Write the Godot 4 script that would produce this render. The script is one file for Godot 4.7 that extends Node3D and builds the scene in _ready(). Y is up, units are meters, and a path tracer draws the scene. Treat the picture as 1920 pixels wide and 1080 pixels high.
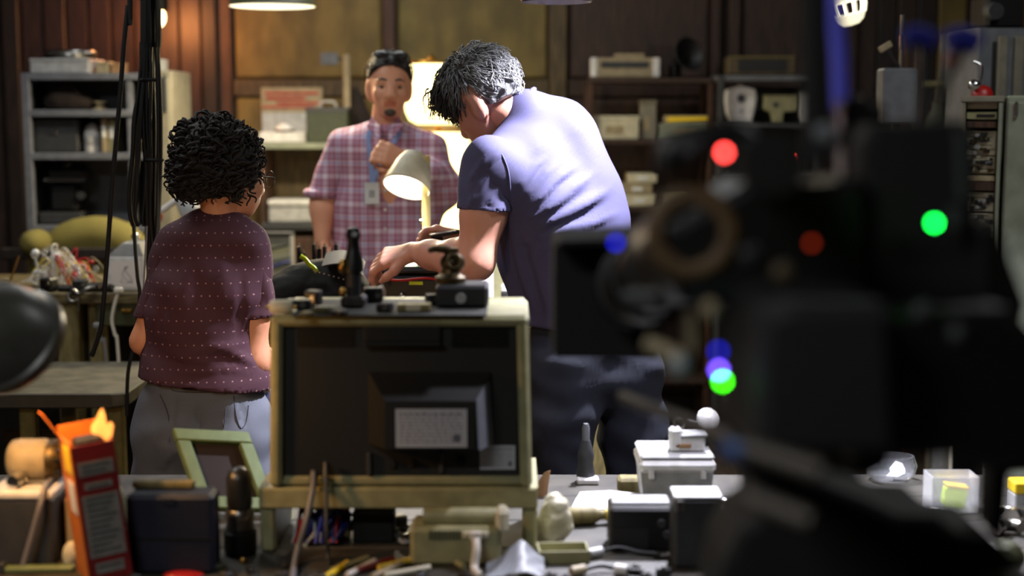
extends Node3D

const F := 2700.0            # focal length in photo pixels (1920 x 1080 frame)
const EYE := Vector3(0, 1.62, 0)
const PITCH := 6.864         # degrees the lens looks down
const WALL_Z := 7.6

var cb := Basis()
var M := {}
var T := {}
var taken := {}
var rng := RandomNumberGenerator.new()


# ---------------------------------------------------------------- geometry helpers
# Point on the ray of a photo pixel: at the depth z in front of the lens, or at the height h.
func P(px: float, py: float, z: float) -> Vector3:
	var d := cb * Vector3((px - 960.0) / F, (540.0 - py) / F, -1.0)
	return EYE + d * (z / -d.z)


func G(px: float, py: float, h: float) -> Vector3:
	var d := cb * Vector3((px - 960.0) / F, (540.0 - py) / F, -1.0)
	return EYE + d * ((h - EYE.y) / d.y)


class MB:
	var v := PackedVector3Array()
	var n := PackedVector3Array()
	var c := PackedColorArray()
	var u := PackedVector2Array()
	var ix := PackedInt32Array()
	var x := Transform3D()
	var col := Color.WHITE

	func vert(p: Vector3, nn: Vector3, uv := Vector2.ZERO) -> int:
		v.push_back(x * p)
		n.push_back((x.basis * nn).normalized())
		c.push_back(col)
		u.push_back(uv)
		return v.size() - 1

	# polygon with its corners in order; the face is turned to agree with its normal
	func face(pts: Array, nn: Vector3, norms: Array = []) -> void:
		var first := v.size()
		for i in pts.size():
			vert(pts[i], norms[i] if norms.size() else nn)
		for i in range(1, pts.size() - 1):
			var g: Vector3 = (pts[i] - pts[0]).cross(pts[i + 1] - pts[0])
			if g.dot(nn) > 0.0:
				ix.append_array(PackedInt32Array([first, first + i + 1, first + i]))
			else:
				ix.append_array(PackedInt32Array([first, first + i, first + i + 1]))

	func flat(pts: Array, away: Vector3) -> void:
		var g: Vector3 = (pts[1] - pts[0]).cross(pts[2] - pts[0]).normalized()
		var mid := Vector3.ZERO
		for p in pts:
			mid += p / pts.size()
		if g.dot(mid - away) < 0.0:
			g = -g
		face(pts, g)

	# rectangle with uv, corners lower left, lower right, upper right, upper left
	func panel(a: Vector3, b: Vector3, cc: Vector3, d: Vector3) -> void:
		var g := (b - a).cross(d - a).normalized()
		var f := v.size()
		vert(a, g, Vector2(0, 1)); vert(b, g, Vector2(1, 1)); vert(cc, g, Vector2(1, 0)); vert(d, g, Vector2(0, 0))
		ix.append_array(PackedInt32Array([f, f + 2, f + 1, f, f + 3, f + 2]))

	func box(m: Vector3, size: Vector3, b := 0.004, bas := Basis()) -> void:
		var keep := x
		x = x * Transform3D(bas, m)
		var h := size / 2.0
		b = minf(b, minf(h.x, minf(h.y, h.z)) * 0.9)
		var q := {}
		for sx in [-1, 1]:
			for sy in [-1, 1]:
				for sz in [-1, 1]:
					q[[sx, sy, sz, 0]] = Vector3(sx * h.x, sy * (h.y - b), sz * (h.z - b))
					q[[sx, sy, sz, 1]] = Vector3(sx * (h.x - b), sy * h.y, sz * (h.z - b))
					q[[sx, sy, sz, 2]] = Vector3(sx * (h.x - b), sy * (h.y - b), sz * h.z)
		for s in [-1, 1]:
			flat([q[[s, -1, -1, 0]], q[[s, 1, -1, 0]], q[[s, 1, 1, 0]], q[[s, -1, 1, 0]]], Vector3.ZERO)
			flat([q[[-1, s, -1, 1]], q[[1, s, -1, 1]], q[[1, s, 1, 1]], q[[-1, s, 1, 1]]], Vector3.ZERO)
			flat([q[[-1, -1, s, 2]], q[[1, -1, s, 2]], q[[1, 1, s, 2]], q[[-1, 1, s, 2]]], Vector3.ZERO)
			if b > 0.0:
				for t in [-1, 1]:
					flat([q[[s, t, -1, 0]], q[[s, t, 1, 0]], q[[s, t, 1, 1]], q[[s, t, -1, 1]]], Vector3.ZERO)
					flat([q[[s, -1, t, 0]], q[[s, 1, t, 0]], q[[s, 1, t, 2]], q[[s, -1, t, 2]]], Vector3.ZERO)
					flat([q[[-1, s, t, 1]], q[[1, s, t, 1]], q[[1, s, t, 2]], q[[-1, s, t, 2]]], Vector3.ZERO)
					for w in [-1, 1]:
						flat([q[[s, t, w, 0]], q[[s, t, w, 1]], q[[s, t, w, 2]]], Vector3.ZERO)
		x = keep

	# box between two corners
	func span(a: Vector3, b: Vector3, bev := 0.004) -> void:
		box((a + b) / 2.0, (b - a).abs(), bev)

	func tube(pts: Array, r, seg := 8, closed := false) -> void:
		var m := pts.size()
		var up := Vector3.ZERO
		var first := v.size()
		for i in m:
			var d: Vector3
			if closed:
				d = pts[(i + 1) % m] - pts[(i + m - 1) % m]
			else:
				d = pts[mini(i + 1, m - 1)] - pts[maxi(i - 1, 0)]
			d = d.normalized()
			if up == Vector3.ZERO:
				up = d.cross(Vector3.RIGHT if absf(d.x) < 0.7 else Vector3.UP).normalized()
			up = (up - d * up.dot(d)).normalized()
			var side := d.cross(up)
			var rad: float = r[i] if r is Array else r
			for k in seg:
				var a := TAU * k / seg
				var nn := up * cos(a) + side * sin(a)
				vert(pts[i] + nn * rad, nn)
		for i in (m if closed else m - 1):
			var j := (i + 1) % m
			for k in seg:
				var k2 := (k + 1) % seg
				var a := first + i * seg + k
				var b := first + i * seg + k2
				var e := first + j * seg + k
				var f := first + j * seg + k2
				ix.append_array(PackedInt32Array([a, e, b, b, e, f]))
		if not closed:
			for e in [0, m - 1]:
				var d2: Vector3 = (pts[0] - pts[1]) if e == 0 else (pts[m - 1] - pts[m - 2])
				var ring := []
				for k in seg:
					ring.append(x.affine_inverse() * v[first + e * seg + k])
				face(ring, d2.normalized())

	func cyl(a: Vector3, b: Vector3, ra: float, rb := -1.0, seg := 20) -> void:
		tube([a, b], [ra, ra if rb < 0 else rb], seg)

	# profile of (radius, height) turned round the y axis; the outside lies to the right of the way up
	func lathe(prof: Array, seg := 28, part_of := TAU) -> void:
		var nn := []
		for i in prof.size() - 1:
			var d: Vector2 = prof[i + 1] - prof[i]
			nn.append(Vector2(d.y, -d.x).normalized())
		for i in prof.size() - 1:
			var na: Vector2 = nn[i]
			var nb: Vector2 = nn[i]
			if i > 0 and nn[i - 1].dot(nn[i]) > 0.75:
				na = (nn[i - 1] + nn[i]).normalized()
			if i < nn.size() - 1 and nn[i + 1].dot(nn[i]) > 0.75:
				nb = (nn[i + 1] + nn[i]).normalized()
			var f := v.size()
			for k in seg + 1:
				var a := part_of * k / seg
				var e := Vector3(cos(a), 0, sin(a))
				var p0: Vector2 = prof[i]
				var p1: Vector2 = prof[i + 1]
				vert(e * p0.x + Vector3.UP * p0.y, e * na.x + Vector3.UP * na.y)
				vert(e * p1.x + Vector3.UP * p1.y, e * nb.x + Vector3.UP * nb.y)
			for k in seg:
				var q := f + k * 2
				ix.append_array(PackedInt32Array([q, q + 2, q + 1, q + 1, q + 2, q + 3]))

	func ell(m: Vector3, r: Vector3, bas := Basis(), seg := 16) -> void:
		var f := v.size()
		var rows := maxi(6, seg / 2)
		for i in rows + 1:
			for k in seg + 1:
				var a := TAU * k / seg
				var t := PI * i / rows
				var q := Vector3(sin(t) * cos(a), cos(t), sin(t) * sin(a))
				vert(m + bas * (q * r), bas * (q / r).normalized())
		for i in rows:
			for k in seg:
				var q := f + i * (seg + 1) + k
				ix.append_array(PackedInt32Array([q, q + seg + 1, q + 1, q + 1, q + seg + 1, q + seg + 2]))

	func ring(m: Vector3, axis: Vector3, rad: float, r: float, seg := 28, tube_seg := 10) -> void:
		var a := axis.normalized()
		var s := a.cross(Vector3.RIGHT if absf(a.x) < 0.7 else Vector3.UP).normalized()
		var t := a.cross(s)
		var pts := []
		for k in seg:
			pts.append(m + (s * cos(TAU * k / seg) + t * sin(TAU * k / seg)) * rad)
		tube(pts, r, tube_seg, true)

	# outline in the xy plane, pushed along z by depth on both sides of z = 0, edges chamfered by b
	func prism(pts: Array, depth: float, b := 0.0) -> void:
		var poly := PackedVector2Array(pts)
		if Geometry2D.is_polygon_clockwise(poly):
			poly.reverse()
		var m := poly.size()
		var inner := PackedVector2Array()
		for i in m:
			var e0 := (poly[i] - poly[(i + m - 1) % m]).normalized()
			var e1 := (poly[(i + 1) % m] - poly[i]).normalized()
			var q := Vector2(-e0.y, e0.x) + Vector2(-e1.y, e1.x)
			inner.append(poly[i] + q.normalized() * b)
		var tri := Geometry2D.triangulate_polygon(inner)
		var h := depth / 2.0
		for s in [-1.0, 1.0]:
			for k in range(0, tri.size(), 3):
				var a := inner[tri[k]]
				var bb := inner[tri[k + 1]]
				var cc := inner[tri[k + 2]]
				face([Vector3(a.x, a.y, h * s), Vector3(bb.x, bb.y, h * s), Vector3(cc.x, cc.y, h * s)], Vector3(0, 0, s))
		for i in m:
			var j := (i + 1) % m
			var e := (poly[j] - poly[i]).normalized()
			var o := Vector3(e.y, -e.x, 0)
			var a := Vector3(poly[i].x, poly[i].y, 0)
			var bb := Vector3(poly[j].x, poly[j].y, 0)
			var zz := Vector3(0, 0, h - b)
			face([a - zz, bb - zz, bb + zz, a + zz], o)
			if b > 0.0:
				var ia := Vector3(inner[i].x, inner[i].y, 0)
				var ib := Vector3(inner[j].x, inner[j].y, 0)
				for s in [-1.0, 1.0]:
					face([a + zz * s, bb + zz * s, ib + Vector3(0, 0, h * s), ia + Vector3(0, 0, h * s)], (o + Vector3(0, 0, s)).normalized())

	# sheet of cloth, paper or film: rows x columns points, given a thickness
	func sheet(grid: Array, thick := 0.002) -> void:
		var rows := grid.size()
		var cols: int = grid[0].size()
		var nn := []
		for i in rows:
			var line := []
			for j in cols:
				var dx: Vector3 = grid[i][mini(j + 1, cols - 1)] - grid[i][maxi(j - 1, 0)]
				var dy: Vector3 = grid[mini(i + 1, rows - 1)][j] - grid[maxi(i - 1, 0)][j]
				line.append(dx.cross(dy).normalized())
			nn.append(line)
		for s in [1.0, -1.0]:
			var f := v.size()
			for i in rows:
				for j in cols:
					vert(grid[i][j] + nn[i][j] * (thick / 2.0 * s), nn[i][j] * s)
			for i in rows - 1:
				for j in cols - 1:
					var a := f + i * cols + j
					if s > 0:
						ix.append_array(PackedInt32Array([a, a + cols, a + 1, a + 1, a + cols, a + cols + 1]))
					else:
						ix.append_array(PackedInt32Array([a, a + 1, a + cols, a + 1, a + cols + 1, a + cols]))
		for e in 4:
			var cnt := cols if e < 2 else rows
			for k in cnt - 1:
				var i0 := 0 if e == 0 else rows - 1 if e == 1 else k
				var j0 := k if e < 2 else 0 if e == 2 else cols - 1
				var i1 := i0 if e < 2 else k + 1
				var j1 := k + 1 if e < 2 else j0
				var a: Vector3 = grid[i0][j0]
				var b: Vector3 = grid[i1][j1]
				var na: Vector3 = nn[i0][j0] * (thick / 2.0)
				var nb: Vector3 = nn[i1][j1] * (thick / 2.0)
				face([a - na, b - nb, b + nb, a + na], (b - a).cross(na).normalized())

	func done() -> ArrayMesh:
		var am := ArrayMesh.new()
		if v.is_empty():
			return am
		var arr := []
		arr.resize(Mesh.ARRAY_MAX)
		arr[Mesh.ARRAY_VERTEX] = v
		arr[Mesh.ARRAY_NORMAL] = n
		arr[Mesh.ARRAY_COLOR] = c
		arr[Mesh.ARRAY_TEX_UV] = u
		arr[Mesh.ARRAY_INDEX] = ix
		am.add_surface_from_arrays(Mesh.PRIMITIVE_TRIANGLES, arr)
		return am


# Distance field on a grid, joined with a soft minimum and meshed as surface nets: bodies, clothes, soft bags.
class Field:
	var o: Vector3
	var h: float
	var nx: int
	var ny: int
	var nz: int
	var k: float
	var s := PackedFloat32Array()

	func _init(lo: Vector3, hi: Vector3, cell: float, kk := 60.0) -> void:
		o = lo
		h = cell
		k = kk
		nx = int(ceil((hi.x - lo.x) / cell)) + 1
		ny = int(ceil((hi.y - lo.y) / cell)) + 1
		nz = int(ceil((hi.z - lo.z) / cell)) + 1
		s.resize(nx * ny * nz)

	func cap(a: Vector3, b: Vector3, ra: float, rb := -1.0) -> void:
		if rb < 0.0:
			rb = ra
		var mg := 4.5 / k
		var R := maxf(ra, rb) + mg
		var lo := (a.min(b) - Vector3.ONE * R - o) / h
		var hi := (a.max(b) + Vector3.ONE * R - o) / h
		var ab := b - a
		var l2 := maxf(ab.length_squared(), 1e-9)
		var dr := rb - ra
		for z in range(maxi(0, int(lo.z)), mini(nz, int(hi.z) + 2)):
			for y in range(maxi(0, int(lo.y)), mini(ny, int(hi.y) + 2)):
				var row := (z * ny + y) * nx
				for xx in range(maxi(0, int(lo.x)), mini(nx, int(hi.x) + 2)):
					var pa := o + Vector3(xx, y, z) * h - a
					var t := clampf(pa.dot(ab) / l2, 0.0, 1.0)
					var d := (pa - ab * t).length() - ra - dr * t
					if d < mg:
						s[row + xx] += exp(-k * d)

	func chain(pts: Array, rr: Array) -> void:
		for i in pts.size() - 1:
			cap(pts[i], pts[i + 1], rr[i], rr[i + 1])

	func ell(m: Vector3, r: Vector3, bas := Basis()) -> void:
		var mg := 4.5 / k
		var R := maxf(r.x, maxf(r.y, r.z)) + mg
		var lo := (m - Vector3.ONE * R - o) / h
		var hi := (m + Vector3.ONE * R - o) / h
		var inv := bas.inverse()
		for z in range(maxi(0, int(lo.z)), mini(nz, int(hi.z) + 2)):
			for y in range(maxi(0, int(lo.y)), mini(ny, int(hi.y) + 2)):
				var row := (z * ny + y) * nx
				for xx in range(maxi(0, int(lo.x)), mini(nx, int(hi.x) + 2)):
					var q := inv * (o + Vector3(xx, y, z) * h - m) / r
					var k0 := q.length()
					var k1 := maxf((q / r).length(), 1e-6)
					var d := k0 * (k0 - 1.0) / k1
					if k0 < 0.05:
						d = -minf(r.x, minf(r.y, r.z))
					if d < mg:
						s[row + xx] += exp(-k * d)

	func fin() -> void:
		for i in s.size():
			var q := s[i]
			s[i] = -log(q) / k if q > 1e-3 else 0.1

	# keep only what lies behind a plane
	func clip(at: Vector3, nrm: Vector3) -> void:
		var nn := nrm.normalized()
		for z in nz:
			for y in ny:
				var row := (z * ny + y) * nx
				for xx in nx:
					var q := (o + Vector3(xx, y, z) * h - at).dot(nn)
					if q > s[row + xx]:
						s[row + xx] = q

	# creases: lumps of noise, stretched by the basis
	func rough(noise: FastNoiseLite, amp: float, stretch := Basis()) -> void:
		for z in nz:
			for y in ny:
				var row := (z * ny + y) * nx
				for xx in nx:
					if absf(s[row + xx]) < 0.03:
						var q := stretch * (o + Vector3(xx, y, z) * h)
						s[row + xx] += amp * noise.get_noise_3dv(q)

	# end a sleeve or a leg: cut what lies past a point, within reach of its axis and between two x
	func cut_end(at_: Vector3, dir: Vector3, rad: float, x_lo: float, x_hi: float, long_ := 0.08) -> void:
		var dn := dir.normalized()
		for z in nz:
			for y in ny:
				var row := (z * ny + y) * nx
				for xx in nx:
					var p := o + Vector3(xx, y, z) * h
					var past := (p - at_).dot(dn)
					var gone := minf(minf(minf(past, long_ - past), rad - (p - at_ - dn * past).length()), minf(p.x - x_lo, x_hi - p.x))
					if gone > s[row + xx]:
						s[row + xx] = gone

	func carve(a: Vector3, b: Vector3, r: float) -> void:
		var R := r + 0.03
		var lo := (a.min(b) - Vector3.ONE * R - o) / h
		var hi := (a.max(b) + Vector3.ONE * R - o) / h
		var ab := b - a
		var l2 := maxf(ab.length_squared(), 1e-9)
		for z in range(maxi(0, int(lo.z)), mini(nz, int(hi.z) + 2)):
			for y in range(maxi(0, int(lo.y)), mini(ny, int(hi.y) + 2)):
				var row := (z * ny + y) * nx
				for xx in range(maxi(0, int(lo.x)), mini(nx, int(hi.x) + 2)):
					var pa := o + Vector3(xx, y, z) * h - a
					var t := clampf(pa.dot(ab) / l2, 0.0, 1.0)
					var d := r - (pa - ab * t).length()
					if d > s[row + xx]:
						s[row + xx] = d

	# soft ridge or groove laid on a surface that is already finished: amp > 0 raises
	func crease(a: Vector3, b: Vector3, w: float, amp: float) -> void:
		var R := w * 2.5
		var lo := (a.min(b) - Vector3.ONE * R - o) / h
		var hi := (a.max(b) + Vector3.ONE * R - o) / h
		var ab := b - a
		var l2 := maxf(ab.length_squared(), 1e-9)
		for z in range(maxi(0, int(lo.z)), mini(nz, int(hi.z) + 2)):
			for y in range(maxi(0, int(lo.y)), mini(ny, int(hi.y) + 2)):
				var row := (z * ny + y) * nx
				for xx in range(maxi(0, int(lo.x)), mini(nx, int(hi.x) + 2)):
					var pa := o + Vector3(xx, y, z) * h - a
					var t := clampf(pa.dot(ab) / l2, 0.0, 1.0)
					var dd := (pa - ab * t).length() / w
					s[row + xx] -= amp * exp(-dd * dd) * minf(1.0, 4.0 * minf(t, 1.0 - t) + 0.25)

	# one long fold along a line of points, fading out at both ends
	func fold(pts: Array, w: float, amp: float) -> void:
		var R := w * 2.5
		var a: Vector3 = pts[0]
		var b: Vector3 = pts[0]
		for p in pts:
			a = a.min(p)
			b = b.max(p)
		var lo := (a - Vector3.ONE * R - o) / h
		var hi := (b + Vector3.ONE * R - o) / h
		var n := pts.size() - 1
		for z in range(maxi(0, int(lo.z)), mini(nz, int(hi.z) + 2)):
			for y in range(maxi(0, int(lo.y)), mini(ny, int(hi.y) + 2)):
				var row := (z * ny + y) * nx
				for xx in range(maxi(0, int(lo.x)), mini(nx, int(hi.x) + 2)):
					if absf(s[row + xx]) > 0.04:
						continue
					var p := o + Vector3(xx, y, z) * h
					var best := 9.0
					var run := 0.0
					for i in n:
						var q: Vector3 = pts[i]
						var ab: Vector3 = pts[i + 1] - q
						var t := clampf((p - q).dot(ab) / maxf(ab.length_squared(), 1e-9), 0.0, 1.0)
						var d := (p - q - ab * t).length()
						if d < best:
							best = d
							run = (i + t) / n
					var dd := best / w
					if dd < 2.5:
						s[row + xx] -= amp * exp(-dd * dd) * smoothstep(0.0, 0.35, run) * smoothstep(0.0, 0.3, 1.0 - run)

	func at(p: Vector3) -> float:
		var q := (p - o) / h
		var i := Vector3i(q.floor())
		if i.x < 0 or i.y < 0 or i.z < 0 or i.x >= nx - 1 or i.y >= ny - 1 or i.z >= nz - 1:
			return 0.1
		var f := q - Vector3(i)
		var b := (i.z * ny + i.y) * nx + i.x
		var yy := nx
		var zz := nx * ny
		return lerpf(lerpf(lerpf(s[b], s[b + 1], f.x), lerpf(s[b + yy], s[b + yy + 1], f.x), f.y), lerpf(lerpf(s[b + zz], s[b + zz + 1], f.x), lerpf(s[b + zz + yy], s[b + zz + yy + 1], f.x), f.y), f.z)

	# first point of the surface along a ray
	func hit(from: Vector3, dir: Vector3, far := 8.0) -> Vector3:
		var t := 0.0
		while t < far:
			var d := at(from + dir * t)
			if d < 0.001:
				break
			t += maxf(d * 0.6, 0.002) if d < 0.099 else 0.03
		return from + dir * t

	func hits(from: Vector3, dir: Vector3) -> bool:
		return at(hit(from, dir)) < 0.05

	func net(mb: MB, off: Vector3, paint = null) -> void:
		var idx := PackedInt32Array()
		idx.resize(nx * ny * nz)
		idx.fill(-1)
		var yy := nx
		var zz := nx * ny
		for z in nz - 1:
			for y in ny - 1:
				var row := (z * ny + y) * nx
				for xx in nx - 1:
					var b := row + xx
					var d0 := s[b]
					if d0 > 0.04 or d0 < -0.04:
						continue
					var d1 := s[b + 1]
					var d2 := s[b + yy]
					var d3 := s[b + yy + 1]
					var d4 := s[b + zz]
					var d5 := s[b + zz + 1]
					var d6 := s[b + zz + yy]
					var d7 := s[b + zz + yy + 1]
					var lowest := minf(minf(minf(d0, d1), minf(d2, d3)), minf(minf(d4, d5), minf(d6, d7)))
					var most := maxf(maxf(maxf(d0, d1), maxf(d2, d3)), maxf(maxf(d4, d5), maxf(d6, d7)))
					if lowest >= 0.0 or most < 0.0:
						continue
					var g := Vector3(d1 + d3 + d5 + d7 - d0 - d2 - d4 - d6, d2 + d3 + d6 + d7 - d0 - d1 - d4 - d5, d4 + d5 + d6 + d7 - d0 - d1 - d2 - d3)
					var sum := Vector3.ZERO
					var cnt := 0.0
					var dd := [d0, d1, d2, d3, d4, d5, d6, d7]
					for e in EDGES:
						var a: float = dd[e[0]]
						var c2: float = dd[e[1]]
						if (a < 0.0) != (c2 < 0.0):
							var w := a / (a - c2)
							sum += CORNER[e[0]].lerp(CORNER[e[1]], w)
							cnt += 1.0
					var pos := o + (Vector3(xx, y, z) + sum / cnt) * h
					idx[b] = mb.v.size()
					if paint != null:
						mb.col = paint.call(pos)
					mb.vert(pos - off, g)
		for z in range(1, nz - 1):
			for y in range(1, ny - 1):
				var row := (z * ny + y) * nx
				for xx in range(1, nx - 1):
					var b := row + xx
					var a := s[b]
					if a > 0.04 or a < -0.04:
						continue
					var inside := a < 0.0
					if inside != (s[b + 1] < 0.0):
						_quad(mb, idx[b], idx[b - yy], idx[b - yy - zz], idx[b - zz], inside)
					if inside != (s[b + yy] < 0.0):
						_quad(mb, idx[b], idx[b - zz], idx[b - zz - 1], idx[b - 1], inside)
					if inside != (s[b + zz] < 0.0):
						_quad(mb, idx[b], idx[b - 1], idx[b - 1 - yy], idx[b - yy], inside)

	func _quad(mb: MB, a: int, b: int, c: int, d: int, turn: bool) -> void:
		if a < 0 or b < 0 or c < 0 or d < 0:
			return
		if turn:
			mb.ix.append_array(PackedInt32Array([a, d, c, a, c, b]))
		else:
			mb.ix.append_array(PackedInt32Array([a, b, c, a, c, d]))

	const CORNER := [Vector3(0, 0, 0), Vector3(1, 0, 0), Vector3(0, 1, 0), Vector3(1, 1, 0), Vector3(0, 0, 1), Vector3(1, 0, 1), Vector3(0, 1, 1), Vector3(1, 1, 1)]
	const EDGES := [[0, 1], [2, 3], [4, 5], [6, 7], [0, 2], [1, 3], [4, 6], [5, 7], [0, 4], [1, 5], [2, 6], [3, 7]]


# ---------------------------------------------------------------- things and parts
func numbered(called: String) -> String:
	var k: int = taken.get(called, 0)
	taken[called] = k + 1
	return called if k == 0 else "%s_%03d" % [called, k]


func thing(called: String, label: String, category: String, at := Vector3.ZERO, turn := 0.0, group := "") -> Node3D:
	var o := Node3D.new()
	o.name = numbered(called)
	add_child(o)
	o.position = at
	o.rotation.y = turn
	o.set_meta("label", label)
	o.set_meta("category", category)
	if group:
		o.set_meta("group", group)
	return o


func part(parent: Node3D, called: String, what, material: Material, label := "") -> MeshInstance3D:
	var o := MeshInstance3D.new()
	o.name = called
	o.mesh = what.done() if what is MB else what
	o.material_override = material
	o.cast_shadow = GeometryInstance3D.SHADOW_CASTING_SETTING_ON
	parent.add_child(o, true)
	if label:
		o.set_meta("label", label)
	return o


func struct(called: String, what, material: Material) -> MeshInstance3D:
	var o := MeshInstance3D.new()
	o.name = called
	o.mesh = what.done() if what is MB else what
	o.material_override = material
	add_child(o)
	o.set_meta("kind", "structure")
	return o


func mb(at := Vector3.ZERO, bas := Basis()) -> MB:
	var q := MB.new()
	q.x = Transform3D(bas, at)
	return q


func bx(size: Vector3, at := Vector3.ZERO, b := 0.004, bas := Basis()) -> MB:
	var q := MB.new()
	q.box(at, size, b, bas)
	return q


func tb(pts: Array, r, seg := 8) -> MB:
	var q := MB.new()
	q.tube(pts, r, seg)
	return q


func lt(prof: Array, seg := 28, at := Vector3.ZERO, bas := Basis()) -> MB:
	var q := mb(at, bas)
	q.lathe(prof, seg)
	return q


# smooth line through points
func curve(pts: Array, per := 6) -> Array:
	var out := []
	for i in pts.size() - 1:
		var a: Vector3 = pts[maxi(i - 1, 0)]
		var b: Vector3 = pts[i]
		var c: Vector3 = pts[i + 1]
		var d: Vector3 = pts[mini(i + 2, pts.size() - 1)]
		for k in per:
			out.append(b.cubic_interpolate(c, a, d, float(k) / per))
	out.append(pts[-1])
	return out


func rot(x := 0.0, y := 0.0, z := 0.0) -> Basis:
	return Basis.from_euler(Vector3(deg_to_rad(x), deg_to_rad(y), deg_to_rad(z)))


# basis whose y axis points along d
func along(d: Vector3) -> Basis:
	var y := d.normalized()
	var xx := y.cross(Vector3(0, 0, 1) if absf(y.z) < 0.9 else Vector3(1, 0, 0)).normalized()
	return Basis(xx, y, xx.cross(y))


# ---------------------------------------------------------------- textures and materials
func noise_tex(called: String, freq: float, lo: float, hi: float, octaves := 4, kind := FastNoiseLite.TYPE_SIMPLEX_SMOOTH, size := 512, seed_ := 1) -> void:
	var nz := FastNoiseLite.new()
	nz.noise_type = kind
	nz.frequency = freq
	nz.fractal_octaves = octaves
	nz.seed = seed_
	var g := Gradient.new()
	g.colors = PackedColorArray([Color(lo, lo, lo), Color(hi, hi, hi)])
	g.offsets = PackedFloat32Array([0.25, 0.75])
	var t := NoiseTexture2D.new()
	t.width = size
	t.height = size
	t.seamless = true
	t.noise = nz
	t.color_ramp = g
	T[called] = t


func img_tex(called: String, im: Image) -> void:
	T[called] = ImageTexture.create_from_image(im)


func mat(key: String, col: Color, rough := 0.7, metal := 0.0, tex := "", scale := Vector3.ONE, relief := 0.0, more := {}) -> StandardMaterial3D:
	var m := StandardMaterial3D.new()
	m.resource_name = key
	m.albedo_color = col
	m.roughness = rough
	m.metallic = metal
	m.vertex_color_use_as_albedo = more.get("vc", false)
	if tex:
		m.albedo_texture = T[tex]
		m.uv1_triplanar = not more.get("uv", false)
		m.uv1_scale = scale
		m.uv1_triplanar_sharpness = 8.0
		if relief > 0.0:
			m.heightmap_enabled = true
			m.heightmap_texture = T[more.get("rtex", tex)]
			m.heightmap_scale = relief
	for q in more:
		if not q in ["vc", "uv", "rtex"]:
			m.set(q, more[q])
	M[key] = m
	return m


func glow(key: String, col: Color, energy: float, base := Color(0.9, 0.9, 0.9)) -> StandardMaterial3D:
	var m := StandardMaterial3D.new()
	m.resource_name = key
	m.albedo_color = base
	m.emission_enabled = true
	m.emission = col
	m.emission_energy_multiplier = energy
	m.roughness = 0.5
	M[key] = m
	return m


func spot(parent: Node3D, at: Vector3, to: Vector3, col: Color, energy: float, angle: float, size := 0.05, blend := 0.6) -> SpotLight3D:
	var l := SpotLight3D.new()
	l.name = "light"
	parent.add_child(l, true)
	l.position = at
	l.look_at_from_position(parent.to_global(at), parent.to_global(at) + to, Vector3.UP if absf(to.normalized().y) < 0.95 else Vector3.RIGHT)
	l.light_color = col
	l.light_energy = energy
	l.spot_angle = angle
	l.spot_angle_attenuation = blend
	l.spot_range = 14.0
	l.spot_attenuation = 2.0
	l.light_size = size
	l.shadow_enabled = true
	return l


func omni(parent: Node3D, at: Vector3, col: Color, energy: float, size := 0.04) -> OmniLight3D:
	var l := OmniLight3D.new()
	l.name = "light"
	parent.add_child(l, true)
	l.position = at
	l.light_color = col
	l.light_energy = energy
	l.omni_range = 14.0
	l.omni_attenuation = 2.0
	l.light_size = size
	l.shadow_enabled = true
	return l


# ---------------------------------------------------------------- the scene
func _ready() -> void:
	rng.seed = 7
	cb = Basis(Vector3.RIGHT, deg_to_rad(-PITCH))
	set_camera()
	set_environment()
	make_textures()
	make_materials()
	build_room()
	build_lamps()
	build_benches()
	build_television()
	build_people()
	build_left_background()
	build_center_background()
	build_right_background()
	build_bench_items()
	build_table_items()
	build_camera_rig()


func set_camera() -> void:
	var cam := Camera3D.new()
	cam.name = "camera"
	add_child(cam)
	cam.transform = Transform3D(cb, EYE)
	var lens := CameraAttributesPhysical.new()
	lens.frustum_focal_length = 60.0          # 22.6 degrees from top to bottom: 2700 photo pixels
	lens.exposure_aperture = 1.8
	lens.frustum_focus_distance = 3.85
	lens.frustum_near = 0.05
	lens.frustum_far = 60.0
	cam.attributes = lens
	cam.current = true


func set_environment() -> void:
	var env := Environment.new()
	env.background_mode = Environment.BG_COLOR
	env.background_color = Color(0, 0, 0)
	env.tonemap_mode = Environment.TONE_MAPPER_LINEAR
	env.tonemap_exposure = 1.0
	env.sdfgi_enabled = true
	env.ssao_enabled = true
	env.ssil_enabled = true
	var w := WorldEnvironment.new()
	w.name = "environment"
	w.environment = env
	add_child(w)


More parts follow.
